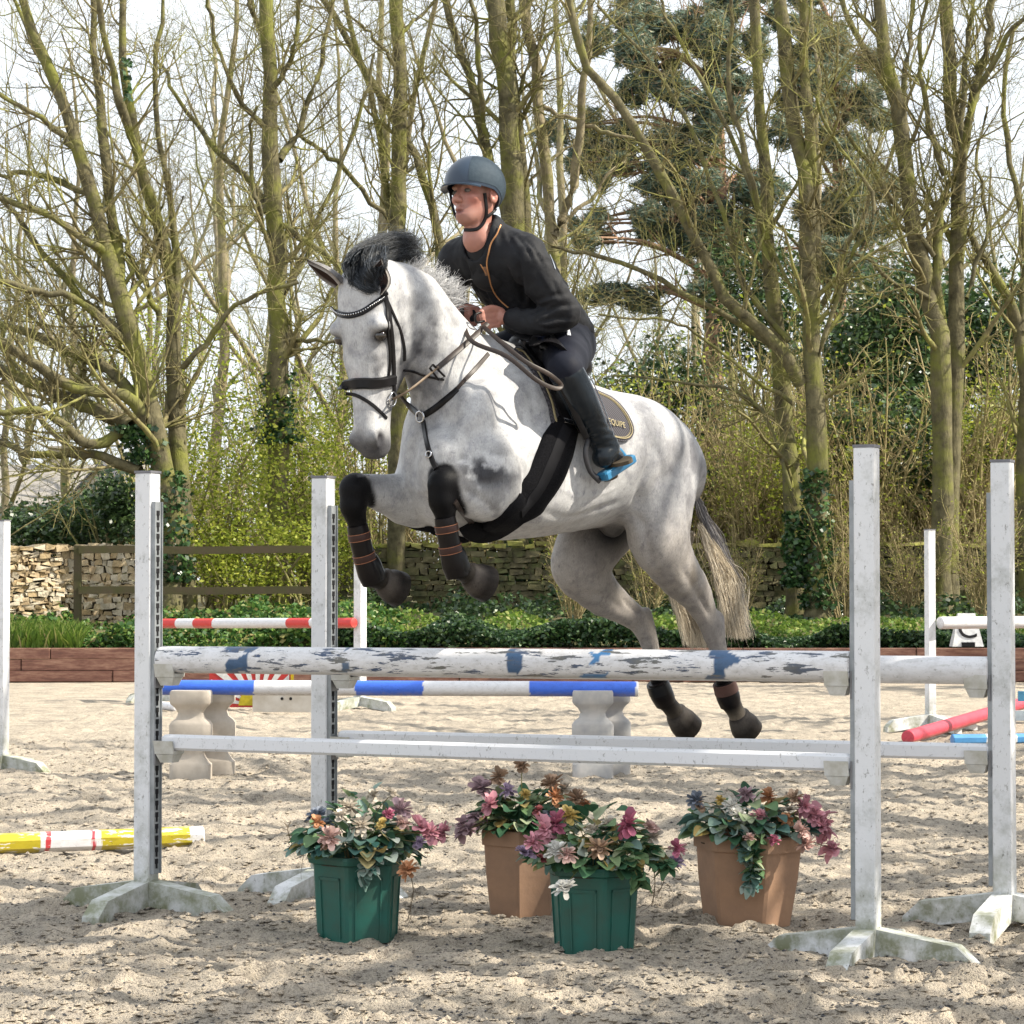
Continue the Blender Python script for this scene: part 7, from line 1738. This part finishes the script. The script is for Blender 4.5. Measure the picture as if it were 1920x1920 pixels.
def arrangement(root, c, R, s, seed, leaves, blooms, trail=(), glauc=0.0, spread=1.25, hh=.20, twig=()):
    r = np.random.default_rng(seed); items = {0: [], 1: [], 2: []}
    for k in range(leaves):
        a = r.random() * 6.28; rad = R * spread * math.sqrt(r.random()); q = c + np.array([math.cos(a) * rad, math.sin(a) * rad * .9, hh * (1 - (rad / R / spread) ** 2 * .75) * r.random() ** .9 * (.65 + .6 * r.random())]); d = np.array([math.cos(a) * (.4 + rad / R), math.sin(a) * (.4 + rad / R) - .2, .9 - 1.1 * rad / R / spread + r.normal() * .3])
        w = 1 if r.random() < glauc else (2 if r.random() < .10 else 0); L = .036 + .042 * r.random(); items[w].append((q, d, L, L * (.34 + .16 * r.random())))
    for k, nm, m in ((0, 'foliage', LEAF), (1, 'grey_foliage', GLEAF), (2, 'dry_foliage', OLEAF)):
        if items[k]: leaf_group(r, items[k], nm, m, root)
    for (px, py, kind, Rp, dy) in blooms:
        q = np.array(P(px, py, c[1] + dy - .07)); bloom(r, q, Rp * s * 1.25, kind, root, 4 if Rp > 12 else 3, 12 if Rp > 14 else 8)
        for _ in range(1):
            stem = catmull([c + np.array([(q[0] - c[0]) * .3, dy * .3, -.02]), (q + c) / 2 + (0, 0, .03), q], 8); V, Fq = tubes_mesh(stem[None], np.full((1, 8), .0018), 5); link('stem', fast_mesh('stem', V, Fq), root, [TWIG])
    for (pts, kind, mode) in trail:
        pp = catmull([P(x, y, c[1] + dy) for x, y, dy in pts], 16); it = []
        for i in range(len(pp) * 3):
            j = i // 3; it.append((pp[j] + r.normal(size=3) * .008, np.array([r.normal(), r.normal() * .6 - .3, r.normal() * .5 - .2]), .038 + .025 * r.random(), .014 + .01 * r.random()))
        V, Fq = tubes_mesh(pp[None], np.full((1, 16), .0016), 5); link('stem', fast_mesh('stem', V, Fq), root, [TWIG]); leaf_group(r, it, 'trailing_' + mode, {'g': GLEAF, 'l': LEAF}.get(kind) or PET[kind], root)
    for pts in twig:
        pp = catmull([P(x, y, c[1]) for x, y in pts], 14)[None]; P1, R1_ = sub_branches(r, pp, np.full((1, 14), .0018), 7, .2, 1, .04, .14, -.1, .35, 5, .8, 1, .0012); V, Fq = cat_tubes([tubes_mesh(pp, np.full((1, 14), .0018), 5), tubes_mesh(P1, R1_, 3)]); link('dry_twig', fast_mesh('dry_twig', V, Fq), root, [simple('dry_twig', (.20, .15, .10), .9)])
ro, c, R, s = pot(672, 1745, 9.40, 186, 152, 1600, 'green hexagonal flowerpot at left with pink, cream and yellow artificial flowers', GRN, 'hex', 1, 6, .32)
arrangement(ro, c, R, s, 41, 360, [(595, 1530, 'blue', 20, .05), (612, 1545, 'blue', 14, 0), (594, 1542, 'orange', 13, -.12), (618, 1572, 'blush', 20, -.16), (655, 1514, 'cream', 20, -.02), (676, 1548, 'cream', 20, -.12), (700, 1492, 'cream', 14, .05), (735, 1488, 'cream', 12, .05), (716, 1546, 'yellow', 11, -.14), (728, 1528, 'magenta', 11, -.08), (752, 1520, 'dusky', 20, -.02), (755, 1545, 'blush', 14, -.08), (790, 1552, 'pink', 23, -.05), (806, 1562, 'pink', 20, -.06), (832, 1560, 'pink', 18, -.04), (788, 1580, 'lilac', 12, -.1), (765, 1632, 'orange', 18, -.2), (610, 1585, 'rust', 10, -.15), (640, 1530, 'cream', 14, -.1)],
            glauc=.35, twig=[[(770, 1640), (775, 1670), (770, 1700), (765, 1725)], [(600, 1590), (560, 1600), (540, 1560), (545, 1540)]], trail=[([(700, 1600, -.19), (690, 1625, -.2), (680, 1640, -.2)], 'g', 'leaves')])
ro, c, R, s = pot(978, 1703, 10.05, 160, 122, 1553, 'terracotta flowerpot standing behind, left of the middle, with dusky roses', TER, 'ter', 2, 6, .4)
arrangement(ro, c, R, s, 42, 300, [(905, 1478, 'dusky', 22, .05), (935, 1458, 'rust', 17, .05), (978, 1436, 'rust', 14, .05), (920, 1510, 'pink', 20, -.06), (952, 1482, 'lilac', 14, 0), (985, 1490, 'yellow', 10, 0), (1035, 1470, 'rust', 20, 0), (1040, 1495, 'orange', 18, -.05), (1080, 1498, 'rust', 20, 0), (1010, 1520, 'red', 10, -.1), (1024, 1532, 'blue', 12, -.08), (880, 1553, 'dusky', 14, -.06), (1060, 1480, 'cream', 14, 0), (1098, 1510, 'orange', 12, 0)], hh=.16, spread=1.05, trail=[([(905, 1525, -.05), (885, 1540, -.06), (865, 1560, -.05)], 'dusky', 'petals')])
ro, c, R, s = pot(1113, 1772, 9.02, 188, 150, 1620, 'green hexagonal flowerpot in front at centre with a white flower on its side', GRN, 'hex', 3, 6, .70)
arrangement(ro, c, R, s, 43, 360, [(1020, 1556, 'pink', 26, -.05), (1045, 1545, 'magenta', 22, -.02), (1068, 1530, 'yellow', 18, 0), (1000, 1580, 'pink', 18, -.1), (984, 1600, 'lilac', 18, -.1), (1044, 1596, 'white', 20, -.17), (1063, 1602, 'blush', 16, -.18), (1180, 1546, 'magenta', 25, -.1), (1220, 1552, 'blush', 14, 0), (1228, 1570, 'cream', 14, 0), (1270, 1592, 'magenta', 16, 0), (1266, 1618, 'lilac', 15, 0), (1058, 1666, 'white', 20, -.235), (1125, 1590, 'rust', 20, -.17), (1110, 1556, 'cream', 12, -.05), (1140, 1545, 'cream', 14, .03), (1015, 1610, 'red', 9, -.15)],
            glauc=.08, trail=[([(1170, 1590, -.18), (1185, 1620, -.2), (1200, 1655, -.2)], 'l', 'leaves'), ([(1200, 1580, -.1), (1230, 1605, -.1), (1255, 1625, -.08)], 'l', 'leaves')], twig=[[(1225, 1620), (1228, 1660), (1222, 1700)], [(1240, 1625), (1245, 1650), (1232, 1680)]])
ro, c, R, s = pot(1398, 1722, 9.745, 208, 160, 1562, 'terracotta flowerpot at right with silver ivy and pink hanging blossom', TER, 'ter', 4, 6, .783, .03)
arrangement(ro, c, R, s, 44, 330, [(1305, 1500, 'blue', 15, 0), (1310, 1510, 'rust', 12, 0), (1350, 1500, 'yellow', 9, 0), (1372, 1512, 'white', 16, -.05), (1385, 1530, 'white', 16, -.1), (1400, 1490, 'dusky', 15, 0), (1440, 1495, 'orange', 17, 0), (1424, 1530, 'pink', 14, -.1), (1474, 1536, 'orange', 13, -.05), (1490, 1498, 'rust', 15, .03), (1510, 1512, 'pink', 20, 0), (1528, 1530, 'pink', 17, 0), (1540, 1550, 'pink', 15, 0), (1502, 1558, 'blush', 17, -.12), (1513, 1584, 'blush', 17, -.12), (1452, 1575, 'magenta', 10, -.18), (1405, 1570, 'blush', 10, -.19), (1560, 1592, 'pink', 13, 0), (1480, 1520, 'cream', 14, 0)],
            glauc=.5, hh=.15, spread=1.05, trail=[([(1390, 1560, -.2), (1400, 1600, -.22), (1410, 1640, -.22), (1402, 1668, -.21)], 'g', 'leaves'), ([(1420, 1575, -.2), (1408, 1605, -.22), (1415, 1640, -.21)], 'l', 'leaves'), ([(1515, 1510, -.02), (1545, 1545, -.02), (1558, 1590, -.02)], 'pink', 'petals')], twig=[[(1450, 1610), (1430, 1625), (1420, 1635)]])
